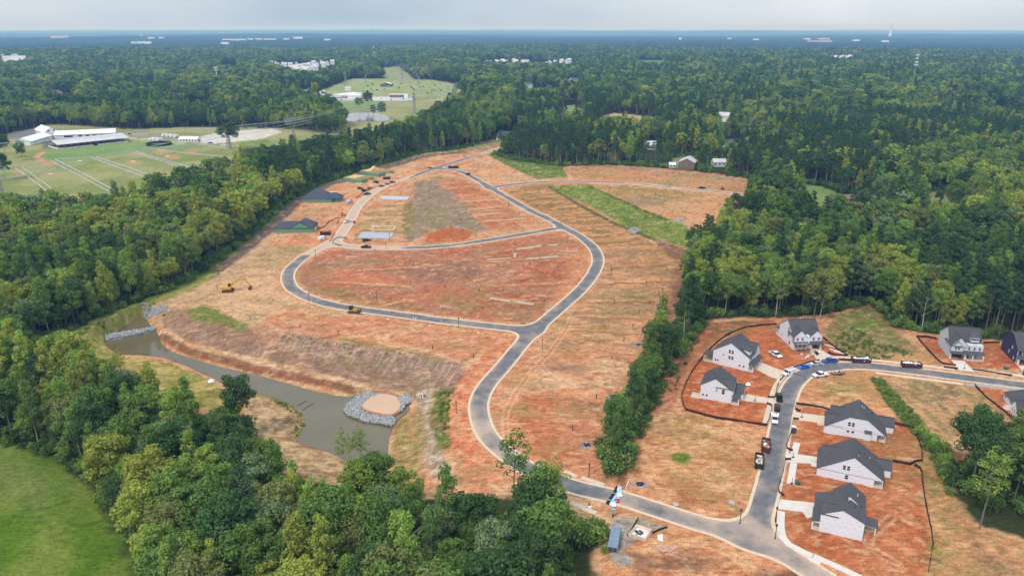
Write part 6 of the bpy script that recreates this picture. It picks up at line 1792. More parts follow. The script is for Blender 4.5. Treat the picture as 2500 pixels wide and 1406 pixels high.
# ------------------------------------------------------------------ machines
M_YEL = mat('machine_yellow', C(222, 170, 60), .55, .12, .8); M_TRACK = mat('rusty_track', (.10, .055, .04), .85, .25, 1.5)
def track(root, x0, x1, y_, w, r):
    m_ = MB(); n = 8
    pr = [(x0 + r * math.cos(math.pi/2 + math.pi*k/n), r + r * math.sin(math.pi/2 + math.pi*k/n)) for k in range(n+1)] + [(x1 + r * math.cos(-math.pi/2 + math.pi*k/n), r + r * math.sin(-math.pi/2 + math.pi*k/n)) for k in range(n+1)]
    m_.profile(pr, y_ - w/2, y_ + w/2); t_ = m_.build('track', M_TRACK, root)
    for k in range(4): MB().cyl((x0 + (x1 - x0) * (k + .3) / 3.6, y_ - w/2 - .03, r), r * .55, w + .06, 10, 'y').build('roller', M_BLACK, t_)
x, y_ = Gz(557, 711); ex = empty('excavator', (x, y_, hz(x, y_)), R(14), 'yellow tracked excavator with arched boom on the tan soil', 'excavator')
track(ex, -2.2, 2.2, -1.5, .7, .55); track(ex, -2.2, 2.2, 1.5, .7, .55)
MB().box(-1.6, 1.6, -1.1, 1.1, .7, 1.15).build('undercarriage', M_BLACK, ex)
MB().profile([(-3.1, 1.25), (1.6, 1.25), (1.6, 1.9), (.2, 2.2), (-2.9, 2.7), (-3.2, 2.2)], -1.4, 1.4).build('house', M_YEL, ex)
MB().profile([(.2, 1.9), (1.9, 1.6), (2.0, 2.6), (1.5, 3.3), (.2, 3.3)], .25, 1.35).build('cab', M_GLASS, ex); MB().box(.1, 1.6, .2, 1.4, 3.3, 3.42).build('cab_roof', M_BLACK, ex)
bm_ = MB(); pts = [(1.2, 1.8), (3.0, 4.2), (5.5, 5.6), (8.2, 5.6)]
for a, b in zip(pts, pts[1:]): bm_.bar((a[0], -.3, a[1]), (b[0], -.3, b[1]), .75)
bm_.build('boom', M_YEL, ex)
MB().bar((8.0, -.3, 6.0), (10.6, -.3, 2.0), .55).build('stick', M_YEL, ex)
MB().bar((4.6, -.3, 5.9), (8.2, -.3, 6.2), .22).build('cylinder', M_STEEL, ex)
MB().profile([(10.7, 2.3), (11.2, 1.4), (10.7, .5), (9.5, .3), (9.2, .8), (10.0, 1.6)], -1.0, .4).build('bucket', M_TRACK, ex)
x, y_ = Gz(862, 763); dz_ = empty('bulldozer', (x, y_, 0), R(-10), 'small yellow bulldozer with rusty tracks below the loop road', 'bulldozer')
track(dz_, -1.6, 1.6, -1.0, .55, .5); track(dz_, -1.6, 1.6, 1.0, .55, .5)
MB().box(.1, 2.0, -.6, .6, .7, 1.9).build('engine_hood', M_YEL, dz_); MB().box(-1.7, .1, -.7, .7, .7, 1.5).build('body', M_YEL, dz_)
MB().box(-1.5, 0, -.75, .75, 1.5, 2.9).build('cab', M_GLASS, dz_); MB().box(-1.7, .2, -.9, .9, 2.9, 3.05).build('cab_roof', M_BLACK, dz_)
MB().profile([(2.9, .1), (3.1, .1), (3.3, .6), (3.2, 1.3), (3.0, 1.3)], -1.7, 1.7).build('blade', M_TRACK, dz_)
for s in (-1, 1): MB().bar((0, s*1.35, .5), (2.95, s*1.35, .5), .2).build('push_arm', M_TRACK, dz_)
MB().cyl((1.2, .3, 1.9), .08, .8, 8).build('exhaust', M_BLACK, dz_)
x, y_ = Gz(836, 527); sk = empty('skid_steer', (x, y_, 0), R(20), 'yellow skid steer at the kerb of the upper street', 'loader')
MB().box(-1.2, 1.0, -.8, .8, .4, 1.3).build('body', M_YEL, sk); MB().box(-.5, .7, -.55, .55, 1.3, 2.1).build('cab', M_BLACK, sk); MB().box(1.0, 2.0, -.9, .9, .15, .7).build('bucket', M_TRACK, sk)
for s in (-1, 1): MB().bar((-1.1, s*.75, 1.5), (1.4, s*.75, .6), .2).build('lift_arm', M_YEL, sk)
put_wheels(sk, (-.8, .6), .95, .4)
x, y_ = Gz(1764, 463); lb = empty('excavator', (x, y_, 0), R(175), 'small orange excavator beside the right-hand spur road', 'excavator')
track(lb, -1.2, 1.2, -.8, .4, .35); track(lb, -1.2, 1.2, .8, .4, .35); MB().box(-1.4, .8, -.8, .8, .8, 1.6).build('house', mat('machine_orange', C(205, 92, 50), .6, .1), lb); MB().box(-.2, .8, 0, .8, 1.6, 2.4).build('cab', M_GLASS, lb); MB().bar((.6, -.3, 1.3), (2.8, -.3, 2.4), .3).build('boom', MATS['machine_orange'], lb); MB().bar((2.7, -.3, 2.5), (3.8, -.3, .5), .25).build('stick', MATS['machine_orange'], lb)
x, y_ = Gz(640, 371); ld = empty('wheel_loader', (x, y_, hz(x, y_)), R(0), 'tan wheel loader working on the dark compost heap', 'loader')
MB().box(-2.5, 2, -1, 1, .8, 2).build('body', M_YEL, ld); MB().box(-1, .6, -.8, .8, 2, 3.2).build('cab', M_WHITE, ld); MB().box(2.6, 3.8, -1.3, 1.3, .2, 1.2).build('bucket', M_TRACK, ld); put_wheels(ld, (-1.6, 1.5), 1.2, .75)

# ------------------------------------------------------------------ silt fences
M_SILT = mat('dark_brown_fabric', (.045, .022, .017), .85, .25, .5)
def silt(px, label, hgt=None, group='dark silt fences round the building plots'):
    pts = [Gz(*p) for p in px]
    if len(pts) > 2: pts = spline(pts, 2.5)
    if hgt is None: hgt = .8 if pts[0][1] < 330 else .5
    x0_, y0_ = pts[0]; f = empty('silt_fence', (x0_, y0_, 0), 0, label, 'silt fence', group)
    n = len(pts); w = .10; mb = MB()
    P_ = np.array(pts) - np.array(pts[0]); d = np.gradient(P_, axis=0); d /= np.linalg.norm(d, axis=1)[:, None] + 1e-9; nn = np.stack([-d[:, 1], d[:, 0]], 1) * w / 2
    V = []
    for i in range(n):
        hh = hgt * (1 + .12 * math.sin(i * 1.7)); a, b = P_[i] + nn[i], P_[i] - nn[i]
        V += [(*a, -.2), (*b, -.2), (*b, hh), (*a, hh)]
    Fq = []
    for i in range(n - 1):
        o = i * 4
        for k in range(4): Fq.append((o + k, o + (k + 1) % 4, o + 4 + (k + 1) % 4, o + 4 + k))
    Fq += [(3, 2, 1, 0), tuple(range(4 * n - 4, 4 * n))]
    mb.add(V, Fq).build('fabric', M_SILT, f)
    st = None
    for i in range(0, n, 2):
        me = MB().box(-.06, .06, -.06, .06, -.2, hgt + .25).mesh('stake', M_BLACK) if st is None else st
        st = me; obj('stake', me, f, (P_[i][0] + nn[i][0] * 2.4, P_[i][1] + nn[i][1] * 2.4, 0))
silt([(1895,793),(1860,795),(1830,799),(1800,807),(1770,822),(1740,846),(1718,870),(1697,897),(1682,922),(1670,948),(1664,970),(1668,988),(1674,1001)], 'long curving silt fence behind the white houses beside the tree strip')
silt([(1674,1001),(1720,1014),(1770,1024),(1830,1033),(1871,1040)], 'silt fence along the lower side of the patio house plot')
silt([(1871,1040),(1877,1026),(1882,1008),(1884,992)], 'short silt fence closing the patio plot at the kerb'); silt([(1884,992),(1872,986)], 'tiny silt fence stub by the patio house drive')
silt([(1875,971),(1890,972),(1895,952),(1902,935)], 'silt fence hugging the kerb above the black pickup'); silt([(1905,930),(1922,912),(1945,896),(1975,886),(2000,881)], 'silt fence behind the blue hatchback and silver sedan')
silt([(2008,824),(2030,842),(2050,858),(2068,869),(2040,868),(2022,862)], 'silt fence angling down beside the scaffolded house drive'); silt([(2048,879),(2076,881)], 'short silt fence between blue pickup and dumpster')
silt([(1944,987),(1985,992),(2010,997),(2028,1003)], 'silt fence above the drive of the clipped-gable house'); silt([(1944,987),(1941,1000),(1953,1005)], 'hooked end of silt fence at the clipped-gable drive')
silt([(1937,1024),(1950,1025)], 'short silt fence below the clipped-gable drive'); silt([(1937,1024),(1930,1060),(1921,1096),(1934,1102)], 'silt fence along the kerb by the portable toilet')
silt([(1917,1123),(1931,1123)], 'short silt fence below the middle house drive'); silt([(1917,1124),(1908,1165),(1901,1203),(1914,1211)], 'silt fence along the kerb above the lowest drive')
silt([(2182,1034),(2215,1042),(2230,1047),(2240,1070),(2249,1092),(2251,1126)], 'silt fence behind the clipped-gable house to its rear corner'); silt([(2251,1126),(2235,1128),(2222,1134),(2202,1130),(2180,1127)], 'silt fence between the two upper plots of the row')
silt([(2232,1136),(2246,1144),(2252,1180),(2258,1220),(2266,1262),(2275,1305),(2277,1330),(2270,1370),(2266,1398)], 'long silt fence behind the lowest houses, along the green verge')
silt([(2238,823),(2262,823),(2286,828)], 'silt fence behind the pale grey house'); silt([(2238,823),(2262,852),(2282,872),(2301,889),(2333,893)], 'silt fence running down the slope side of the pale grey house')
silt([(2401,838),(2440,838)], 'silt fence between the pale grey and navy houses'); silt([(2305,898),(2338,902)], 'silt fence left of the pale grey house drive'); silt([(2374,903),(2420,910),(2470,918)], 'silt fence along kerb between grey and navy houses', .7)
silt([(2380,942),(2400,964),(2425,985),(2445,1001),(2470,1020),(2500,1046),(2530,1066)], 'silt fence across the plot of the house at right edge')
silt([(762,566),(790,555),(806,540),(826,533),(823,548)], 'silt fence at kerb beside the nearest green house'); silt([(846,583),(828,580),(816,586),(812,592),(822,598),(834,601)], 'curved silt fence at the corner below the wet-looking slab'); silt([(805,590),(818,572)], 'silt fence by the white van')
silt([(870,485),(888,470),(905,462)], 'silt fence along kerb by the lumber'); silt([(1000,436),(1020,428)], 'silt fence at kerb above the parked line')
silt([(1532,1310),(1545,1288),(1558,1266)], 'black fence along the near side of the washout pit', .6); silt([(1594,1302),(1610,1294),(1629,1288)], 'black fence from washout pit to kerb', .6)
silt([(2496,915),(2505,922)], 'black mat fence by the blue toilet')

# ------------------------------------------------------------------ posts and lamps
def lamp(px, label, H_=4.4):
    x, y_ = Gz(*px); r_ = empty('lamp_post', (x, y_, hz(x, y_)), 0, label, 'lamp post', 'black lamp posts along the new roads')
    MB().cyl((0, 0, 0), .17, .6, 8, r2=.12).build('base', M_BLACK, r_); MB().cyl((0, 0, .6), .11, H_ - 1.2, 8, r2=.09).build('pole', M_BLACK, r_)
    MB().cyl((0, 0, H_ - .6), .22, .5, 8, r2=.26).build('lantern', M_BLACK, r_); MB().cyl((0, 0, H_ - .1), .3, .18, 8, r2=.04).build('cap', M_BLACK, r_)
for px, lab in (((1324,852), 'black lamp post with concrete foot right of the road junction'), ((1438,1163), 'black lamp post above the lower road bend'), ((1120,799), 'black lamp post below the loop road, nearest the junction'), ((755,737), 'black lamp post at the loop road, below its left bend'),
    ((920,735), 'black lamp post inside the loop, left half'), ((1328,753), 'black lamp post inside the loop near its lower right corner'), ((1492,675), 'black lamp post outside the right bend of the loop'), ((1386,595), 'black lamp post inside the upper right bend'), ((1114,1008), 'black lamp post left of the lower road bend'),
    ((773,572), 'black lamp post beside the nearest green house'), ((1636,461), 'black lamp post on the right-hand spur road'), ((1242,505), 'black lamp post inside the road above the middle junction'), ((1163,579), 'black lamp post beside the middle road, centre'), ((943,609), 'black lamp post just below the middle road'), ((974,448), 'black lamp post at the upper parked line'),
    ((1117,432), 'black lamp post at the top junction road'), ((951,586), 'black lamp post at the wet-looking slab'), ((771,630), 'black lamp post at the left bend start'), ((1892,1315), 'black lamp post at the street corner kerb'), ((1893,1272), 'black lamp post on verge by the lowest house'), ((1806,1278), 'black round-topped post at the street corner opposite')):
    lamp(px, lab)
PM = MB().cyl((0, 0, -.2), .14, 1.9, 7).mesh('stake_post', M_BLACK)
for k, px in enumerate(((1456,973),(1494,877),(1523,834),(1545,799),(1560,765),(1586,742),(1608,717),(1628,660),(1578,693),(1618,712),(1500,740),(1398,1050),(1156,874),(1056,852),(826,816),(733,800),(612,782),(531,708),(534,671),(655,573),(696,560),(680,575),(1000,642),(1010,650),(884,665),(1002,694),(1086,703),(1170,712),(1230,708),(1293,648),(1362,655),(1278,652),(1250,632),(1100,617),(915,613),(1101,511),(1120,525),(1090,482),(1125,540),(1344,515),(1338,467),(1360,482),(1383,493),(1410,505),(1436,519),(1465,531),(1494,547),(1529,567),(1369,545),(1600,476),(1670,483),(1733,492),(1660,425),(1605,432),(1790,446),(1530,455),(1460,428),(1435,430))):
    x, y_ = Gz(*px); z = hz(x, y_)
    grp = 'short dark marker posts at the plot corners'
    reg = 'along the back of the plots beside the tree strip' if px[0] > 1440 and px[1] > 600 else 'on the tan and red plots inside the loop road' if px[1] > 600 and px[0] > 880 else 'on the strip between loop road and pond' if px[1] > 770 else 'on the plots near the excavator and green houses' if px[0] < 700 else 'on the upper plots right of the green strip' if px[0] > 1430 and px[1] < 500 else 'on the olive plots beside the green strip' if px[0] > 1330 else 'on the red terraces above the middle road'
    tag(obj('marker_post', PM, None, (x, y_, z)), 'short dark marker post ' + reg, 'marker post', grp)
WP = MB().cyl((0, 0, -.2), .09, 1.7, 7).mesh('white_pipe', M_WHITE)
for px in ((1366,807),(1351,822),(1301,866),(1244,928),(690,654),(671,666),(710,719),(760,739),(887,727),(1075,753),(1078,787),(1010,778)):
    x, y_ = Gz(*px); o = obj('standing_pipe', WP, None, (x, y_, 0)); o.rotation_euler = (rnd.uniform(-.12, .12), rnd.uniform(-.25, .1), 0)
    tag(o, 'thin white pipe standing ' + ('beside the road right of the junction' if px[0] > 1200 else 'by the left bend of the loop road' if px[0] < 800 else 'on the verge inside and below the loop'), 'pipe', 'white pipes standing along the loop road')
tag(MB().bar((*Gz(1527,1194), .15), (*Gz(1537,1168), .15), .2, 8).build('lying_pipe', M_WHITE), 'long white pipe lying on red soil by the bundles', 'pipe')
CAP = MB().cyl((0, 0, -.1), .35, .3, 10).mesh('white_cap', M_WHITE)
for px in ((762,751),(841,763),(947,780),(1049,796),(1168,812),(1015,777),(987,731),(903,717)):
    tag(obj('cleanout_cover', CAP, None, (*Gz(*px), 0)), 'small white pipe cap in the ground ' + ('below' if px[1] > 745 else 'above') + ' the lower loop road', 'pipe cap', 'white pipe caps beside the loop road')
for px, lab in (((1650,1231), 'grey manhole lid on orange soil above the lower road'), ((1787,1227), 'grey utility lid at the street verge')):
    tag(MB().cyl((*Gz(*px), -.1), .8, .22, 14).build('manhole_lid', M_STEEL), lab, 'manhole lid')
# storm inlets with stone collars
def rocks(name, polys, n, smin_, smax_, label, cat, zfn, m, seed=1, thick=.0, parent=None):
    r = np.random.RandomState(seed); mb = MB(); base = [(1,0,0),(-1,0,0),(0,1,0),(0,-1,0),(0,0,1),(.6,.6,.6),(-.6,.55,.5),(.55,-.6,.5)]
    fcs = [(4,5,6),(0,2,5),(2,1,6),(5,2,6),(0,5,4),(0,4,7),(4,6,1),(4,1,3),(4,3,7),(0,7,3),(0,3,2),(1,2,3)]
    cnt = 0; areas = [abs(sum(p[0]*q[1]-q[0]*p[1] for p, q in zip(pl, pl[1:]+pl[:1]))) for pl in polys]
    for pl, ar in zip(polys, areas):
        k = 0; xs = [p[0] for p in pl]; ys = [p[1] for p in pl]; need = int(n * ar / sum(areas))
        X = r.uniform(min(xs), max(xs), need * 6); Y = r.uniform(min(ys), max(ys), need * 6)
        ok = np.nonzero(poly_sd(X, Y, pl) > 0)[0][:need]
        for i in ok:
            s = r.uniform(smin_, smax_); q = r.normal(size=(3, 3)); u, _, vv = np.linalg.svd(q)
            V = (np.array(base) * r.uniform(.6, 1.2, (8, 1)) * s) @ (u @ vv)
            V[:, 0] += X[i]; V[:, 1] += Y[i]; V[:, 2] += zfn(X[i], Y[i]) + s * .25 + r.uniform(0, thick)
            mb.add(V.tolist(), fcs)
    o = mb.build(name, m, parent, kind='stuff'); tag(o, label, cat); return o
M_RIP = mat('grey_riprap', C(176, 176, 176), .9, .12, .8, island=True)
zw = POND_Z
RIP = [P([(838,1000),(850,985),(866,972),(888,958),(908,960),(926,962),(905,968),(888,980),(878,994),(884,1002),(900,1010),(930,1016),(958,1016),(966,1030),(960,1040),(930,1034),(890,1028),(850,1014)], zw + .5), P([(972,970),(990,962),(1015,955),(1030,956),(1028,966),(1006,978),(990,986),(982,1000),(972,1004),(980,985)], zw + .8)]
rocks('riprap', RIP, 3600, .24, .52, 'ring of grey riprap stones round the orange settling pool in the pond', 'riprap', lambda x, y: zw + .25, M_RIP, 1, .45)
berm = MB().prism(wind(P([(838,1000),(850,985),(866,972),(888,958),(908,960),(926,962),(905,968),(888,980),(878,994),(884,1002),(900,1010),(930,1016),(958,1016),(966,1030),(960,1040),(930,1034),(890,1028),(850,1014)], zw + .3)), zw - 1, zw + .35).build('settling_pool_berm', mat('wet_clay', C(176, 118, 92), .8, .15), kind='structure')
MB().prism(wind([(x, y) for x, y in spline(P([(876,990),(898,966),(930,957),(964,962),(984,978),(980,1000),(958,1016),(922,1013),(890,1003)], zw + .3), 2, True)]), zw - 1, zw + .5).build('settling_pool_rim', MATS['wet_clay'], kind='structure')
DAM = P([(256,819),(300,811),(340,805),(378,797),(381,803),(340,814),(300,823),(258,828)], zw + .8)
rocks('riprap_dam', [DAM], 900, .32, .6, 'straight grey stone dam across the head of the pond', 'riprap', lambda x, y: zw + .5, M_RIP, 2, .6)
MB().prism(wind(DAM), zw - 1, zw + .55).build('dam_core', M_RIP, kind='structure')
rocks('riprap_apron', [[g[:2] for g in GP([(348,770),(356,760),(385,752),(395,746),(410,748),(405,757),(378,772),(362,782)])]], 650, .3, .55, 'grey stone apron running down to the pond head', 'riprap', hz, M_RIP, 3, .1)
for k, (px, py_, lab) in enumerate(((1433,1087,'below the tan plots left of the tree strip'),(1563,1182,'near the bundles on orange soil'),(1497,968,'beside the narrow tree strip, lower'),(1558,842,'beside the narrow tree strip, upper'))):
    gx_, gy_ = Gz(px, py_); si = empty('storm_inlet', (gx_, gy_, 0), R(10 * k), 'storm inlet with grey stone collar ' + lab, 'storm inlet')
    MB().box(-1, 1, -.8, .8, -.2, .35).build('grate_box', M_BLACK, si)
    rocks('stone_collar', [[(2.6 * math.cos(t), 2.2 * math.sin(t)) for t in [i * .5 for i in range(13)]]], 70, .2, .4, '', '', lambda x, y: 0, M_RIP, 10 + k, .0, si)
    del si.children[-1]['label'], si.children[-1]['category']
for px, lab in ((((1530,563),(1548,555),(1563,563),(1552,570),(1540,571)), 'grey stone apron where the green swale meets the olive plots'), (((1645,538),(1655,534),(1673,533),(1668,540),(1655,544)), 'grey stone apron at the upper edge of the green swale')):
    rocks('stone_apron', [[g[:2] for g in GP(px)]], 170, .35, .7, lab, 'riprap', lambda x, y: .0, M_RIP, 20, .2)
tag(MB().cyl((*Gz(398,756), hz(*Gz(398,756)) - .3), .75, 2.2, 12, 'y').build('culvert_pipe', M_BLACK), 'dark culvert mouth in the stone apron', 'pipe')
x, y_ = Gz(1027, 966, -4); hw = empty('headwall', (x, y_, -4.6), R(25), 'white pipe end section set in stones beside the settling pool', 'headwall')
MB().bar((-1.2, .9, .6), (1.0, 1.1, 1.0), .2).build('frame', M_WHITE, hw); MB().bar((1.0, 1.1, 1.0), (.3, -1.6, .4), .2).build('frame', M_WHITE, hw); MB().cyl((.2, -.2, .1), .6, 1.6, 12, 'x').build('pipe', M_RUST, hw)
bag((516,934), 1.2, M_BAGW, 'white rubble sack on the pond lawn'); 
x, y_ = Gz(1947, 1184); ub = empty('transformer', (x, y_, 0), R(-20), 'green utility transformer box on red soil by the middle house', 'transformer')
MB().box(-.8, .8, -.7, .7, 0, .25).build('pad', M_WALK, ub); MB().box(-.65, .65, -.55, .55, .25, 1.3).build('cabinet', mat('utility_green', (.07, .10, .07), .6, .05), ub); MB().box(-.7, .7, -.6, .1, 1.3, 1.38).build('lid', MATS['utility_green'], ub)
x, y_ = Gz(2455, 903); ub = empty('transformer', (x, y_, 0), R(-10), 'green utility transformer box on red soil between grey and navy houses', 'transformer')
MB().box(-.9, .9, -.8, .8, 0, .25).build('pad', M_WALK, ub); MB().box(-.7, .7, -.6, .6, .25, 1.2).build('cabinet', MATS['utility_green'], ub)
# basketball-hoop-like basement signs on the drives
for px, lab in (((1843,979), 'black sign stand on the patio house drive'), ((1957,1019), 'black sign stand on the clipped-gable house drive'), ((1936,1117), 'black sign stand on the middle house drive'), ((1933,1181), 'black sign stand at the end of the white walk'), ((2354,900), 'black sign stand on the pale grey house drive')):
    x, y_ = Gz(*px); g_ = empty('sign_stand', (x, y_, .16), .3, lab, 'sign stand', 'black sign stands on the drives')
    MB().box(-.35, .35, -.3, .3, 0, .12).build('base', M_BLACK, g_); MB().bar((0, 0, .1), (0, 0, 1.9), .09).build('pole', M_BLACK, g_)
bag((1826,941), .95, M_BAGW, 'round white wrapped bale beside the patio house garage')
for k, (px, m, sz) in enumerate((((1980,868), M_STEEL, (2.6, .8, .5)), ((1994,866), M_TARP, (.9, 1.6, 1.2)), ((1972,871), M_TRASHW, (3.4, .5, .3)), ((1957,866), M_TRASHW, (.9, .7, .4)), ((2000,861), M_BAGW, (1.2, .8, .5)), ((1988,862), M_WOODD, (2.4, .3, .3)))):
    x, y_ = Gz(*px); d_ = empty('building_waste', (x, y_, .05), .4 * k, ('grey metal offcuts', 'black waste cart', 'long white siding strips', 'small white rubble bag', 'white foam offcuts', 'brown timber offcuts')[k] + ' before the scaffolded house', 'building waste', 'rubbish before the scaffolded house')
    for j in range(5): MB().cbox((rnd.uniform(-.3, .3) * sz[0], rnd.uniform(-.4, .4) * sz[1], sz[2] * (j + .5) / 5), (sz[0] * rnd.uniform(.6, 1), sz[1] * rnd.uniform(.4, .9), sz[2] / 5), rnd.uniform(-.3, .3)).build('piece', m, d_)
for k, px in enumerate(((2026,845),(2040,856),(2052,862))):
    x, y_ = Gz(*px); tag(MB().cbox((x, y_, .12), (5.0, .4, .2), -.75).build('siding_strip', M_TRASHW), ('white siding strip beside scaffolded house, nearest its wall','white siding strip lying in the middle of the red verge','white siding strip lowest on the red verge')[k], 'siding strip')
# short concrete terraces between the centre plots
M_GRAV = mat('pale_gravel', C(190, 172, 150), .95, .15, 1.0)
for k, px in enumerate((((1190,634),(1215,632),(1256,630),(1258,619),(1250,614)), ((1262,608),(1310,602),(1362,597)), ((1284,632),(1330,629),(1360,626)), ((1196,728),(1250,736),(1303,743)), ((1180,541),(1240,537),(1286,532)), ((1142,512),(1210,508)), ((1115,493),(1165,490)), ((1163,524),(1225,520)))):
    pts = [Gz(*p) for p in px]
    ln = flat('gravel_strip', px, M_GRAV, .10, line=2.6 if k in (1, 2, 3) else 1.7, spl=False)
# stone pedestal bits, erosion boards on the pond
for px, ln in (((938,1120), 2.4), ((945,1146), 2.4)):
    x, y_ = Gz(*px, POND_Z); tag(MB().bar((x - ln, y_, POND_Z + .25), (x + ln, y_ + .6, POND_Z + .25), .35).build('baffle_pole', M_DARKIN), ('dark baffle pole on the pond edge, upper of the pair', 'dark baffle pole on the pond edge, lower of the pair')[int(px[1] > 1130)], 'pole')
for a, b, lab in (((727,990),(748,978),'first'), ((738,1001),(765,985),'second')):
    p, q = Gz(*a, POND_Z), Gz(*b, POND_Z); tag(MB().bar((*p, POND_Z + .1), (*q, POND_Z + .12), .25).build('sunken_branch', M_DARKIN), lab + ' dark branch lying in the pond water by the spit', 'branch')
# ------------------------------------------------------------------ stables, paddocks and buildings beyond the site
M_BARN = stripe_mat('white_roof_metal', (.80,.81,.84), (.70,.71,.75), .9, .1, .4, True, .03)
M_GREYR = mat('grey_roof_metal', (.52,.50,.50), .5, .08, .2)
M_BROWNR = mat('brown_shingles', (.19,.12,.10), .9, .15, 1)
def frame_of(A, B):
    a, b = G(*A), G(*B); d = (b[0]-a[0], b[1]-a[1])
    return a, math.hypot(*d), math.degrees(math.atan2(d[1], d[0]))
class Bld(House):
    def __init__(s, name, A, B, label, wall_m, roof_m, cat='building', group=None):
        a, s.len, ang = frame_of(A, B)
        s.root = empty(name, a, R(ang), label, cat, group)
        s.wall_m, s.roof_m, s.trim_m = wall_m, roof_m, M_TRIM
        s.w = MB(); s.r = MB(); s.t = MB(); s.c = MB()
b = Bld('stable_barn', (134,339.5), (283,333), 'long white stable wing with a row of dark stall openings', M_WHITE, M_BARN, 'stable')
b.block('x', 0, b.len, 0, 8, 16, 4.6, 8.0, 4.6, .8)
for k in range(8): b.window('S', 26 + k * 7.4, 2.1, 3.6, 1.5, panes=1)
b.window('S', 14, 2.0, 9.0, 1.8, panes=1)
for k in range(24): b.window('S', 8 + k * 4.0, 4.0, 1.6, .5, panes=1)
b.done()
b = Bld('stable_barn', (75,355.5), (127,340), 'lower white stable wing slanting towards the left', M_WHITE, M_BARN, 'stable')
b.block('x', 0, b.len, 0, 8, 16, 4.6, 8.2, 4.6, .8)
for k in range(8): b.window('S', 8 + k * 4.6, 2.4, 1.7, 2.0, panes=1)
b.window('S', 52, 2.3, 3.4, 2, panes=1)
b.done()
b = Bld('stable_hall', (112,338), (146,335), 'raised white gabled hall joining the two stable wings', M_WHITE, M_BARN, 'stable')
b.block('y', 2, 40, 0, b.len/2, b.len, 7.0, 11.5, 7.0, 1.0)
for u in (b.len*.3, b.len*.72): b.window('S', u, 8.0, 1.6, 2, off=2, panes=1)
b.done()
b = Bld('open_riding_shed', (144,365.5), (314,347), 'long open-sided shed with pale grey roof in front of the stable', M_WHITE, M_GREYR, 'riding shed')
n_ = b.len
b.w.box(0, n_*.48, 0, .3, -.4, 1.3); b.w.box(n_*.54, n_, 0, .3, -.4, 1.3); b.w.box(0, .3, .3, 30, -.4, 1.3); b.w.box(n_-.3, n_, .3, 30, -.4, 1.3); b.w.box(.3, n_-.3, 29.7, 30, -.4, 1.3)
b.block('x', -1, n_+1, 0, 15, 30, 5.2, 8.6, 5.2, 1.0, wall=False)
for k in range(12):
    for yy in (.2, 29.8): MB().box(k*n_/11-.3, k*n_/11+.3, yy-.3, yy+.3, 0, 5.2).build('post', M_WOODD, b.root)
MB().box(.5, n_-.5, .5, 29.5, -.3, .1).build('sand_floor', mat('shed_sand', C(150,130,110), .95, .15), b.root)
b.done()
b = Bld('stable_block', (436,347), (481,347.6), 'small white stable block with pillared front beside the sand arena', M_WHITE, M_BARN, 'stable')
b.block('x', 0, b.len, 0, 5, 10, 3.4, 5.6, 3.4, .6)
for k in range(6): b.window('S', 3 + k * 3.4, 1.7, 1.5, 2, panes=1)
b.window('E', 5, 1.7, 3, 3, off=b.len, panes=1)
b.done()
x, y_, z = G(389, 354); rp_ = empty('round_pen', (x, y_, z), 0, 'black-walled round horse pen on the stable lawn', 'pen')
n = 36; V = []; Fq = []
for k in range(n):
    t = 2*math.pi*k/n
    for rr_2, zz in ((13, 0), (13, 2.4), (12.6, 2.4), (12.6, 0)): V.append((rr_2*math.cos(t), rr_2*math.sin(t), zz))
for k in range(n):
    o, q = 4*k, 4*((k+1)%n)
    for j in range(3): Fq.append((o+j, q+j, q+j+1, o+j+1))
MB().add(V, Fq).build('wall', M_BLACK, rp_); MB().cyl((0,0,-.2), 12.6, .28, 30).build('sand_floor', MATS['shed_sand'], rp_)
def trailer_box(px, ang, label, group, L_=8, m=None, h_=3.0, w=2.5, name='horse_trailer', cat='trailer'):
    x, y_, z = G(*px); t = empty(name, (x, y_, z), R(ang), label, cat, group)
    MB().profile([(-L_/2, .5), (L_/2, .5), (L_/2+.5, 1.4), (L_/2-.2, h_), (-L_/2, h_)], -w/2, w/2).build('body', m or M_WHITE, t)
    MB().box(-1.2, 1.2, -w/2-.02, w/2+.02, .1, .8).build('wheel_pair', M_RUB, t)
    return t
for k, px in enumerate(((402,333),(412,334),(421,335),(430,336))): trailer_box(px, 80, 'white horse trailer beside the small stable block, ' + ('farthest from it', 'second away', 'third away', 'touching its roof line')[k], 'white horse trailers')
for k, px in enumerate(((372,343),(380,343.5),(389,344))): trailer_box(px, 70, 'white horse trailer above the black round pen, ' + ('at its left end', 'in its middle', 'at its far end')[k], 'white horse trailers')
bx_ = car('pickup', (514,351), 10, P_BLUE, 'blue pickup under the big round tree by the arena')
M_FENCE = mat('weathered_white_rail', (.58,.58,.54), .8, .12)
def pfence(px, label):
    pts = [G(*p) for p in px]; o = pts[0]
    f = empty('paddock_fence', o, 0, label, 'paddock fence', 'white paddock rail fences')
    po = MB(); ra = [MB() for _ in range(3)]
    for a, b2 in zip(pts, pts[1:]):
        L_ = math.dist(a[:2], b2[:2]); n = max(1, int(L_ / 3))
        q = [(a[0]-o[0]+(b2[0]-a[0])*k/n, a[1]-o[1]+(b2[1]-a[1])*k/n, a[2]-o[2]+(b2[2]-a[2])*k/n) for k in range(n+1)]
        for p in q: po.box(p[0]-.12, p[0]+.12, p[1]-.12, p[1]+.12, p[2]-.2, p[2]+1.6)
        for m_, hh in zip(ra, (.45, .9, 1.4)):
            m_.bar((q[0][0], q[0][1], q[0][2]+hh), (q[-1][0], q[-1][1], q[-1][2]+hh), .15)
    po.build('post_line', M_FENCE, f)
    for m_ in ra: m_.build('rail', M_FENCE, f)
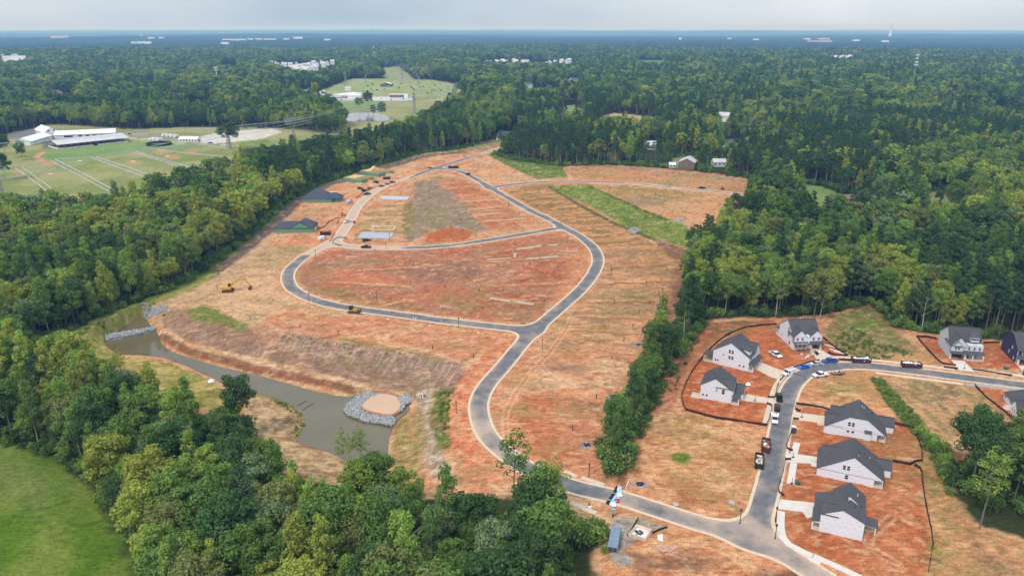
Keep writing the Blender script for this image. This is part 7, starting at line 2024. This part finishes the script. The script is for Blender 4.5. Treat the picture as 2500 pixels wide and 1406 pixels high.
for px, lab in (((((52.5,409),(123,394)), 'white rail fence across the head of the first paddock')), (((52.5,409),(100,444),(161,488)), 'white rail fence down the near side of the first paddock'), (((38,414),(90,450),(123,476),(143,488)), 'white rail fence at the lane side below the pylon'),
    (((-30,508),(0,502),(60,490),(123,476)), 'white rail fence around the lowest orange corner'), (((123,394),(190,430),(269,471)), 'white rail fence down the far side of the first paddock'), (((134,391),(220,386)), 'white rail fence across the head of the second paddock'), (((134,391),(200,424),(278,467)), 'white rail fence down the near side of the second paddock'),
    (((220,386),(300,416),(384,445)), 'white rail fence down the far side of the second paddock'), (((232,385),(320,373)), 'white rail fence across the head of the third paddock'), (((232,385),(310,410),(388,440)), 'white rail fence down the near side of the third paddock'), (((320,373),(400,398),(481,424)), 'white rail fence down the far side of the third paddock'),
    (((330,372),(400,362),(476,353)), 'white rail fence across the head of the fourth paddock'), (((330,372),(410,396),(500,421)), 'white rail fence down the near side of the fourth paddock'), (((384,368),(460,377),(545,385)), 'white rail fence dividing the fourth paddock'), (((476,353),(520,360),(560,365)), 'white rail fence running to the lattice pylon'), (((160,490),(210,500)), 'white rail fence stub at the wood edge')):
    pfence(px, lab)
for px, lab in (((125,426), 'first'), ((195,395), 'second'), ((326,396), 'third'), ((410,383), 'fourth')):
    x, y_, z = G(*px); w_2 = empty('run_in_shelter', (x, y_, z), 0, f'small pale water trough on the bare patch in the {lab} paddock', 'trough')
    MB().box(-2, 2, -.8, .8, 0, .7).build('basin', M_GREYR, w_2); MB().box(-2.1, 2.1, -.9, .9, .7, .8).build('rim', M_TRIM, w_2)

# ------------------------------------------------------------------ pylons and their cables
M_LAT = mat('pylon_steel', (.30, .31, .32), .6, .1)
PYL = {}
def pylon(px, H_, ang, kind, label):
    x, y_, z = G(*px); p = empty('lattice_pylon', (x, y_, z), R(ang), label, 'pylon', 'steel power pylons')
    th = .20 + H_ * .004; b0 = H_ * .13; tw = H_ * .032
    if kind == 'arm':
        lv = [i / 7 for i in range(8)]
        wid = lambda t: b0 * (1 - t) ** 1.4 * .5 + tw * .5
        for s in ((-1,-1),(1,-1),(1,1),(-1,1)):
            m_ = MB()
            for a, b2 in zip(lv, lv[1:]): m_.bar((s[0]*wid(a), s[1]*wid(a), a*H_), (s[0]*wid(b2), s[1]*wid(b2), b2*H_), th)
            m_.build('leg', M_LAT, p)
        br = MB()
        for a, b2 in zip(lv, lv[1:]):
            wa, wb = wid(a), wid(b2)
            for s in (-1, 1):
                br.bar((-wa, s*wa, a*H_), (wb, s*wb, b2*H_), th*.6); br.bar((wa, s*wa, a*H_), (-wb, s*wb, b2*H_), th*.6)
                br.bar((s*wa, -wa, a*H_), (s*wb, wb, b2*H_), th*.6); br.bar((s*wa, wa, a*H_), (s*wb, -wb, b2*H_), th*.6)
        br.build('bracing', M_LAT, p)
        tips = []
        for f, w in ((.66, .15), (.80, .17), (.93, .14)):
            a_ = MB(); w *= H_
            for s in (-1, 1):
                a_.bar((0, -.3, f*H_), (s*w, 0, f*H_+.2), th*.8); a_.bar((0, .3, f*H_), (s*w, 0, f*H_+.2), th*.8); a_.bar((0, 0, (f+.045)*H_), (s*w, 0, f*H_+.2), th*.7); a_.bar((s*w, 0, f*H_+.2), (s*w, 0, f*H_-1.4), .25)
                tips.append((s*w, f*H_-1.4))
            a_.build('crossarm', M_LAT, p)
    else:
        wst = H_ * .07; kz = H_ * .52; hw = H_ * .30; tz = H_ * .95
        for s in (-1, 1):
            m_ = MB()
            for q in (-1, 1): m_.bar((s*b0*.55, q*b0*.5, 0), (s*wst*.4, q*.4, kz), th)
            m_.bar((s*b0*.55, -b0*.5, 0), (s*wst*.4, .4, kz), th*.6); m_.build('leg', M_LAT, p)
            v = MB(); v.bar((s*wst*.4, 0, kz), (s*hw*.62, 0, tz), th*1.2); v.bar((s*wst*.4, 0, kz), (-s*wst*1.2, 0, kz*1.22), th*.7); v.bar((s*hw*.62, 0, tz), (0, 0, tz*.98), th*.8); v.bar((s*hw*.25, 0, kz + (tz-kz)*.45), (s*hw*.62, 0, tz-.1), th*.7); v.build('fork_arm', M_LAT, p)
        m_ = MB(); m_.bar((-hw, 0, tz), (hw, 0, tz), th*1.1); m_.bar((-hw, 0, tz), (-hw*.62, 0, tz+1.5), th*.7); m_.bar((hw, 0, tz), (hw*.62, 0, tz+1.5), th*.7); m_.bar((-hw*.62, 0, tz+1.5), (hw*.62, 0, tz+1.5), th*.7)
        for k in range(8): m_.bar((-hw*.62 + k*hw*1.24/8, 0, tz + 1.5*(k % 2)), (-hw*.62 + (k+1)*hw*1.24/8, 0, tz + 1.5*((k+1) % 2)), th*.5)
        m_.build('crossbeam', M_LAT, p)
        br = MB(); br.bar((-b0*.55, 0, 0.2*H_), (b0*.55, 0, .2*H_), th*.7); br.bar((-b0*.5, 0, .02*H_), (wst*.4, 0, kz), th*.6); br.bar((b0*.5, 0, .02*H_), (-wst*.4, 0, kz), th*.6); br.build('bracing', M_LAT, p)
        tips = [(-hw, tz-2), (0, tz-2.5), (hw, tz-2)]
        for tx, tzz in tips: MB().bar((tx, 0, tz), (tx, 0, tzz), .3).build('insulator', M_STEEL, p)
    c, s_ = math.cos(R(ang)), math.sin(R(ang))
    return [(x + tx*c, y_ + tx*s_, z + tzz) for tx, tzz in tips]
M_WIRE = mat('cable', (.50, .51, .53), .5, .02)
def cable(a, b, label, w=.16, sag=.035):
    L_ = math.dist(a, b); n = 16; mb = MB(); prev = None
    for k in range(n+1):
        t = k/n; q = (a[0]+(b[0]-a[0])*t, a[1]+(b[1]-a[1])*t, a[2]+(b[2]-a[2])*t - 4*sag*L_*.5*t*(1-t))
        if prev: mb.bar(prev, q, w, 4)
        prev = q
    tag(mb.build('power_cable', M_WIRE), label, 'power cable', label)
t0 = pylon((8,498), 30, 60, 'arm', 'lattice pylon at the left edge beside the paddocks')
t1 = pylon((560,363), 24, 60, 'arm', 'lattice pylon in front of the big round arena tree')
t2 = pylon((780,322), 23, 60, 'arm', 'lattice pylon before the dark trees left of the far pond')
t3 = pylon((1012,277), 30, 60, 'arm', 'slim lattice pylon on the field right of the far pond')
t4 = pylon((1110,240), 24, 60, 'arm', 'lattice pylon at the wood end beside the main road')
d0 = pylon((718,352), 29, 35, 'fork', 'fork-topped pylon behind the first wood edge, left of the far pond'); d1 = pylon((1023,219), 46, 35, 'fork', 'wide fork-topped pylon standing over the shop field')
d2 = pylon((982,203), 44, 35, 'fork', 'fork-topped pylon behind the white-roofed barn'); d3 = pylon((942,164), 46, 35, 'fork', 'far fork-topped pylon on the pale cleared strip'); pylon((919,162), 46, 35, 'arm', 'far slim pylon left of the fork-topped one on the cleared strip')
pylon((845,214), 34, 50, 'arm', 'distant lattice pylon behind the fuel station'); pylon((893,204), 20, 50, 'arm', 'small distant pylon left of the white-roofed barn')
for A, B, lab in ((t0, t1, 'power cables over the paddocks'), (t1, t2, 'power cables from the arena pylon to the dark trees'), (t2, t3, 'power cables over the far pond field'), (t3, t4, 'power cables from the field pylon to the wood end')):
    for a, b2 in zip(A, B): cable(a, b2, lab)
off = (-520, 300, 24)
for q in t0: cable(q, (q[0]-330, q[1]-40, q[2]), 'power cables leaving the frame at the left edge')
for A, B, lab in ((d0, d1, 'cables between the two wide fork-topped pylons'), (d1, d2, 'cables beside the white-roofed barn'), (d2, d3, 'cables over the cleared strip')):
    for a, b2 in zip(A, B): cable(a, b2, lab, .2)
for q in d0: cable(q, (q[0]-420, q[1]-250, q[2]), 'cables falling from the nearer fork-topped pylon over the paddocks', .16, .02)
for q in d1: cable(q, (q[0]+110, q[1]-520, q[2]-12), 'cables sweeping down from the wide pylon to the wood', .2)
# masts
x, y_, z = G(533, 218); cm_ = empty('cell_tower', (x, y_, z), 0, 'white cell tower pole with antenna ring above the left woods', 'cell tower')
MB().cyl((0,0,0), .9, 44, 10, r2=.6).build('pole', M_WHITE, cm_)
for zz in (43, 38):
    MB().cyl((0,0,zz), 3.4 if zz > 40 else 2.6, .5, 12).build('antenna_platform', M_WHITE, cm_)
    for k in range(9): t = k*.7; MB().cbox((3.4*math.cos(t), 3.4*math.sin(t), zz+1), (.7, .7, 2.6), t).build('antenna', M_WHITE, cm_)
x, y_, z = G(2222, 243); lm = empty('guyed_mast', (x, y_, z), 0, 'thin lattice mast with four antenna platforms over the right woods', 'mast')
for s in ((-.7,-.5),(.7,-.5),(0,.8)): MB().bar((*s, 0), (*s, 86), .22).build('leg', M_STEEL, lm)
br = MB()
for k in range(36):
    q = ((-.7,-.5),(.7,-.5),(0,.8)); a = q[k % 3]; b2 = q[(k+1) % 3]; br.bar((*a, k*2.4), (*b2, k*2.4+2.4), .12)
br.build('bracing', M_STEEL, lm)
for zz, w in ((58, 5.5), (63, 4), (69, 3), (75, 4.4)):
    MB().cyl((0,0,zz), w*.5, .4, 10).build('platform', M_WHITE, lm)
    for k in range(8): t = k*.785; MB().cbox((w*.5*math.cos(t), w*.5*math.sin(t), zz+1), (.6,.6,2.6), t).build('antenna', M_WHITE, lm)
x, y_, z = G(915, 165); rm = empty('radio_mast', (x, y_, z), 0, 'tall hairline radio mast reaching the horizon above the fields', 'mast')
MB().bar((0,0,0), (0,0,124), 1.0, 4, .6).build('shaft', M_LAT, rm)
for zz in (45, 62): MB().box(-2.5, 2.5, -2.5, 2.5, zz, zz+2.5).build('antenna_ring', M_WHITE, rm)
x, y_ = Gz(2172, 92); z = hz(x, y_); tt = empty('tower_block', (x, y_, z), R(12), 'lone pale tower block breaking the horizon on the right', 'tower block')
hh = 186 - z
MB().box(-13, 13, -11, 11, 0, hh).build('shaft', mat('pale_tower', (.74, .77, .80), .5, .02, .02), tt)
for k in range(12): MB().box(-13.3, 13.3, -11.3, 11.3, 60 + k*(hh-66)/12, 62.5 + k*(hh-66)/12).build('storey_band', mat('tower_band', (.55, .60, .66), .4, .02), tt)
MB().box(-13.5, 13.5, -11.5, 11.5, hh-4, hh).build('crown_band', MATS['pale_tower'], tt)

# ------------------------------------------------------------------ roadside and houses among the trees
def small_house(px, ang, w, d, ev, rg, wm, rm_, label, group=None, axis='x', win=True, name='house', cat='house', dz=0):
    x, y_, z = G(*px); h = House.__new__(House)
    h.root = empty(name, (x, y_, z + dz), R(ang), label, cat, group); h.wall_m, h.roof_m, h.trim_m = wm, rm_, M_TRIM
    h.w = MB(); h.r = MB(); h.t = MB(); h.c = MB()
    if axis == 'x': h.block('x', 0, w, 0, d/2, d, ev, rg, ev, .5, z0=-2)
    else: h.block('y', 0, d, 0, w/2, w, ev, rg, ev, .5, z0=-2)
    if win:
        for k in range(max(2, int(w / 4))): h.window('S', w*(k+.5)/max(2, int(w / 4)), ev*.55, 1.1, 1.5, panes=1)
    h.done(); return h
b = Bld('fuel_canopy', (822,239), (846,240), 'white fuel station canopy on slim pillars by the far road', M_WHITE, M_BARN, 'canopy')
b.slab([(-4,-6,6.6),(b.len,-6,6.6),(b.len+4,44,6.6),(0,44,6.6)], 1.2)
for u in (1, b.len-3):
    for v in (-3, 18, 38): MB().box(u-.5, u+.5, v-.5, v+.5, 0, 5.4).build('pillar', M_WHITE, b.root)
b.done()
small_house((848,240), 0, 24, 20, 5, 6.4, M_WHITE, M_BARN, 'white fuel station shop beside its canopy', None, 'x', True, 'fuel_shop', 'shop')
sh = small_house((951,241), 0, 33, 18, 6.5, 7.2, mat('pale_pink_render', (.62,.50,.48), .8, .06), M_BARN, 'white and red roadside shop with a long pale forecourt', None, 'x', False, 'roadside_shop', 'shop')
for k in range(7): sh.window('S', 3 + k*4.2, 3.6, 3.2, 3.2, panes=1)
MB().box(27, 33.5, -.8, 1, 0, 8).build('end_pylon', M_WHITE, sh.root); MB().box(0, 27, -.7, 0, 5.6, 7.0).build('sign_band', mat('red_band', (.38,.14,.13), .6, .05), sh.root)
small_house((929,212), 0, 24, 16, 5.5, 9, mat('brown_barn_board', (.14,.09,.06), .85, .1), M_BARN, 'brown barn with a bright white roof on the far field', None, 'y', False, 'barn', 'barn')
small_house((842,221), 0, 12, 10, 5, 7, M_WHITE, M_GREYR, 'small white shed behind the fuel station'); small_house((1128,232), 0, 18, 12, 5, 9, M_WHITE, M_GREYR, 'pale gabled house at the wood edge beside the far road')
small_house((1212,342), -22, 24, 14, 3.6, 9.5, M_WHITE, M_SHING2, 'white house with dark roof at the end of the top road', None, 'x')
small_house((1232,347), -22, 12, 16, 4.5, 9, M_WHITE, M_SHING2, 'white front gable wing of the house at the top road', None, 'y')
small_house((1656,413), -20, 14, 16, 6.5, 10, mat('brown_siding', (.16,.13,.105), .8, .1), M_GREYR, 'brown two-storey house with grey roof behind the top bank', None, 'y')
small_house((1576,366), 5, 13, 11, 5, 8.5, M_SLATE, M_GREYR, 'white house glimpsed through pines above the top bank, farthest left'); small_house((1770,362), 25, 14, 11, 5, 8.5, M_SLATE, M_SHING, 'white house half hidden by trees, upper right of brown house')
small_house((1741,408), 0, 12, 9, 4.5, 7, M_SLATE, M_GREYR, 'white house shrouded by pines right of the brown house'); small_house((1634,410), 0, 6, 6, 3, 4.5, M_SLATE, M_WHITE, 'small white outbuilding left of the brown house')
small_house((2034,512), -8, 30, 15, 4.5, 9.5, mat('tan_siding', (.45,.40,.34), .8, .06), M_BROWNR, 'low tan house with brown roof on a lawn in the right wood')
ch = small_house((2098,512), -8, 4, 4, 9, 10, mat('red_brick', (.26,.11,.08), .9, .15), M_BROWNR, 'red brick chimney stack at the brown-roofed house', None, 'x', False, 'chimney_stack', 'chimney')
small_house((2322,524), 0, 6, 5, 2.6, 3.2, M_WHITE, M_WHITE, 'tiny white shed at the end of the lane in the wood', None, 'x', False, 'shed', 'shed')
for k, px in enumerate(((2350,212),(2382,212),(2410,213),(2432,214),(2480,214))): small_house(px, -5, 22, 14, 7, 12, mat('tan_siding', (.45,.40,.34)), M_GREYR, 'tan house in the row at the far right woods, ' + ('farthest left','second','middle','fourth','farthest right')[k], 'tan houses in the right woods', dz=6)
for k, px in enumerate(((1240,216),(1268,222),(1282,218),(1372,210),(1405,212),(1395,205),(385,262),(125,240),(90,246),(410,232),(420,256),(510,262),(315,168),(560,150),(1690,276),(1745,300),(1800,310),(1820,322))):
    small_house(px, rnd.uniform(-40, 40), 18, 12, 6, 10, (M_WHITE, MATS['tan_siding'], M_SLATE)[k % 3], (M_GREYR, M_BROWNR, M_SHING)[k % 3], ('white', 'tan', 'pale grey')[k % 3] + ' house half hidden in trees ' + ('beyond the far road', 'among the far left woods', 'in the woods right of the field')[0 if 1200 < px[0] < 1450 else 1 if px[0] < 600 else 2], 'houses scattered among the woods', dz=4)
# far estates: one house copied
def estate(n, quad, label, seed, wm, rm_, sc=1.0):
    r = random.Random(seed); w = MB(); w.box(-7, 7, -5, 5, -4, 8); base = None
    rf = MB(); rf.profile([(-5.8, 7.8), (5.8, 7.8), (0, 12.5)], -7.4, 7.4)
    wmsh, rmsh = w.mesh('wall', wm), rf.mesh('roof', rm_)
    rf2 = None
    for k in range(n):
        u, v = r.random(), r.random()
        a, b2, c, d = quad
        px = a[0]*(1-u)*(1-v) + b2[0]*u*(1-v) + c[0]*u*v + d[0]*(1-u)*v; py_ = a[1]*(1-u)*(1-v) + b2[1]*u*(1-v) + c[1]*u*v + d[1]*(1-u)*v
        x, y_, z = G(px, py_); h_ = empty('estate_house', (x, y_, z + 9), r.choice((.3, 1.87)) + r.uniform(-.1, .1), label, 'house', label); h_.scale = (sc,)*3
        obj('wall', wmsh, h_); o = obj('roof', rmsh, h_); o.rotation_euler = (0, 0, math.pi/2)
estate(46, ((655,164),(826,160),(760,182),(735,190)), 'pale estate house in the crowded far estate left of the fields', 1, M_WHITE, M_GREYR)
estate(40, ((1180,160),(1400,158),(1370,172),(1200,172)), 'pale estate house in the low far estate beyond the centre', 2, M_WHITE, M_GREYR)
estate(10, ((1480,167),(1515,165),(1515,170),(1480,171)), 'white house in the tiny far cluster right of centre', 3, M_WHITE, M_WHITE)
estate(14, ((2035,152),(2085,148),(2090,154),(2035,158)), 'pinkish white house in the far right estate', 4, mat('pale_pink_render', (.62,.50,.48)), M_GREYR, 1.2)
r_ = random.Random(8)
for k in range(30):
    px = (r_.uniform(696, 792), r_.uniform(224, 236)); trailer_box(px, r_.choice((20, 110)), 'white camper parked in the crowded lot left of the fuel station', 'white campers in the storage lot', 9, None, 3.6, 3, 'camper', 'camper')
def far_building(px, w, h_, m, label):
    x, y_, z = G(*px); o = MB(); o.box(-w/2, w/2, -14, 14, 0, 20 + h_); o.box(-w/2-.6, w/2+.6, -14.6, 14.6, 20 + h_, 21 + h_)
    tag(o.build('distant_building', m, None, (x, y_, z)), label, 'building', 'pale buildings in the far haze')
MP = MATS['pale_pink_render']
for k, (px, w, hh) in enumerate((((148,97),170,14),((370,98),60,5),((395,98),50,5),((345,90),20,8),((355,112),90,8),((330,112),40,6),((565,103),160,6),((590,104),80,8),((612,101),50,5),((632,101),60,5),((660,102),110,4),((728,98),90,10),((700,102),50,5),((800,104),50,8),((550,114),50,8),((1970,101),60,6),((2010,101),110,8),((2000,108),190,6),((2090,105),60,6),((2160,108),50,6),((1660,102),20,14),((1845,103),50,6),((1780,100),40,6),((2000,150),60,4),((2160,157),40,5),((60,153),140,2),((15,148),120,2))):
    lr = 'far left woods' if px[0] < 450 else 'haze left of the radio mast' if px[0] < 900 else 'haze right of centre' if px[0] < 1900 else 'haze under the tower block'
    far_building(px, w, hh, MP if k in (0, 16, 17) else M_WHITE, ('pinkish' if k in (0, 16, 17) else 'white') + (' long' if w > 100 else ' small' if w < 45 else '') + ' building in the ' + lr)
for k, px in enumerate(((873,244),(955,245),(1010,243),(1062,243),(930,243),(985,243),(820,245),(833,245))):
    x, y_, z = G(*px); cr_ = empty('car', (x, y_, z), .05, ('white','dark','silver','dark')[k % 4] + ' car on the far road ' + ('before the roadside shop' if px[0] > 890 else 'at the fuel station'), 'car', 'cars on the far road'); pm_ = (P_WHITE, P_BLACK, P_SILV, P_GREY)[k % 4]
    MB().box(-2.3, 2.3, -.9, .9, .3, .95).build('body', pm_, cr_); MB().profile([(-1.6, .95), (1.2, .95), (.5, 1.5), (-1.1, 1.5)], -.8, .8).build('glasshouse', M_GLASS, cr_)
for px, lab in (((858,205), 'grey utility pole beside the fuel station'), ((1551,262), 'pale utility pole above the tan clearing'), ((497,325), 'pale pole at the arena edge'), ((455,330), 'pale pole at the far corner of the arena'), ((592,322), 'slim pole behind the round tree'), ((2302,508), 'pale lamp pole beside the lane in the wood')):
    x, y_, z = G(*px); u_ = empty('utility_pole', (x, y_, z), 0, lab, 'pole'); MB().cyl((0,0,0), .22, 10, 7).build('pole', M_WOODD, u_); MB().box(-1.3, 1.3, -.1, .1, 9, 9.25).build('crossarm', M_WOODD, u_)
# ------------------------------------------------------------------ the air
def haze():
    m = bpy.data.materials.new('haze'); m.use_nodes = True
    n = m.node_tree.nodes; l = m.node_tree.links; n.clear()
    o = n.new('ShaderNodeOutputMaterial'); v = n.new('ShaderNodeVolumePrincipled')
    v.inputs['Color'].default_value = (*HAZE_COLOR, 1); v.inputs['Density'].default_value = HAZE_DENSITY
    v.inputs['Absorption Color'].default_value = (1, 1, 1, 1)      # scatters only, blue most: clear air, not smoke
    v.inputs['Anisotropy'].default_value = 0.0
    l.new(v.outputs[0], o.inputs['Volume'])
    b = MB().box(-42000, 42000, -900, 43000, -130, 190)
    h = b.build('haze', m, kind='stuff')
    h.display_type = 'WIRE'
    tag(h, 'thin blue summer haze over the whole landscape', 'haze')
haze()
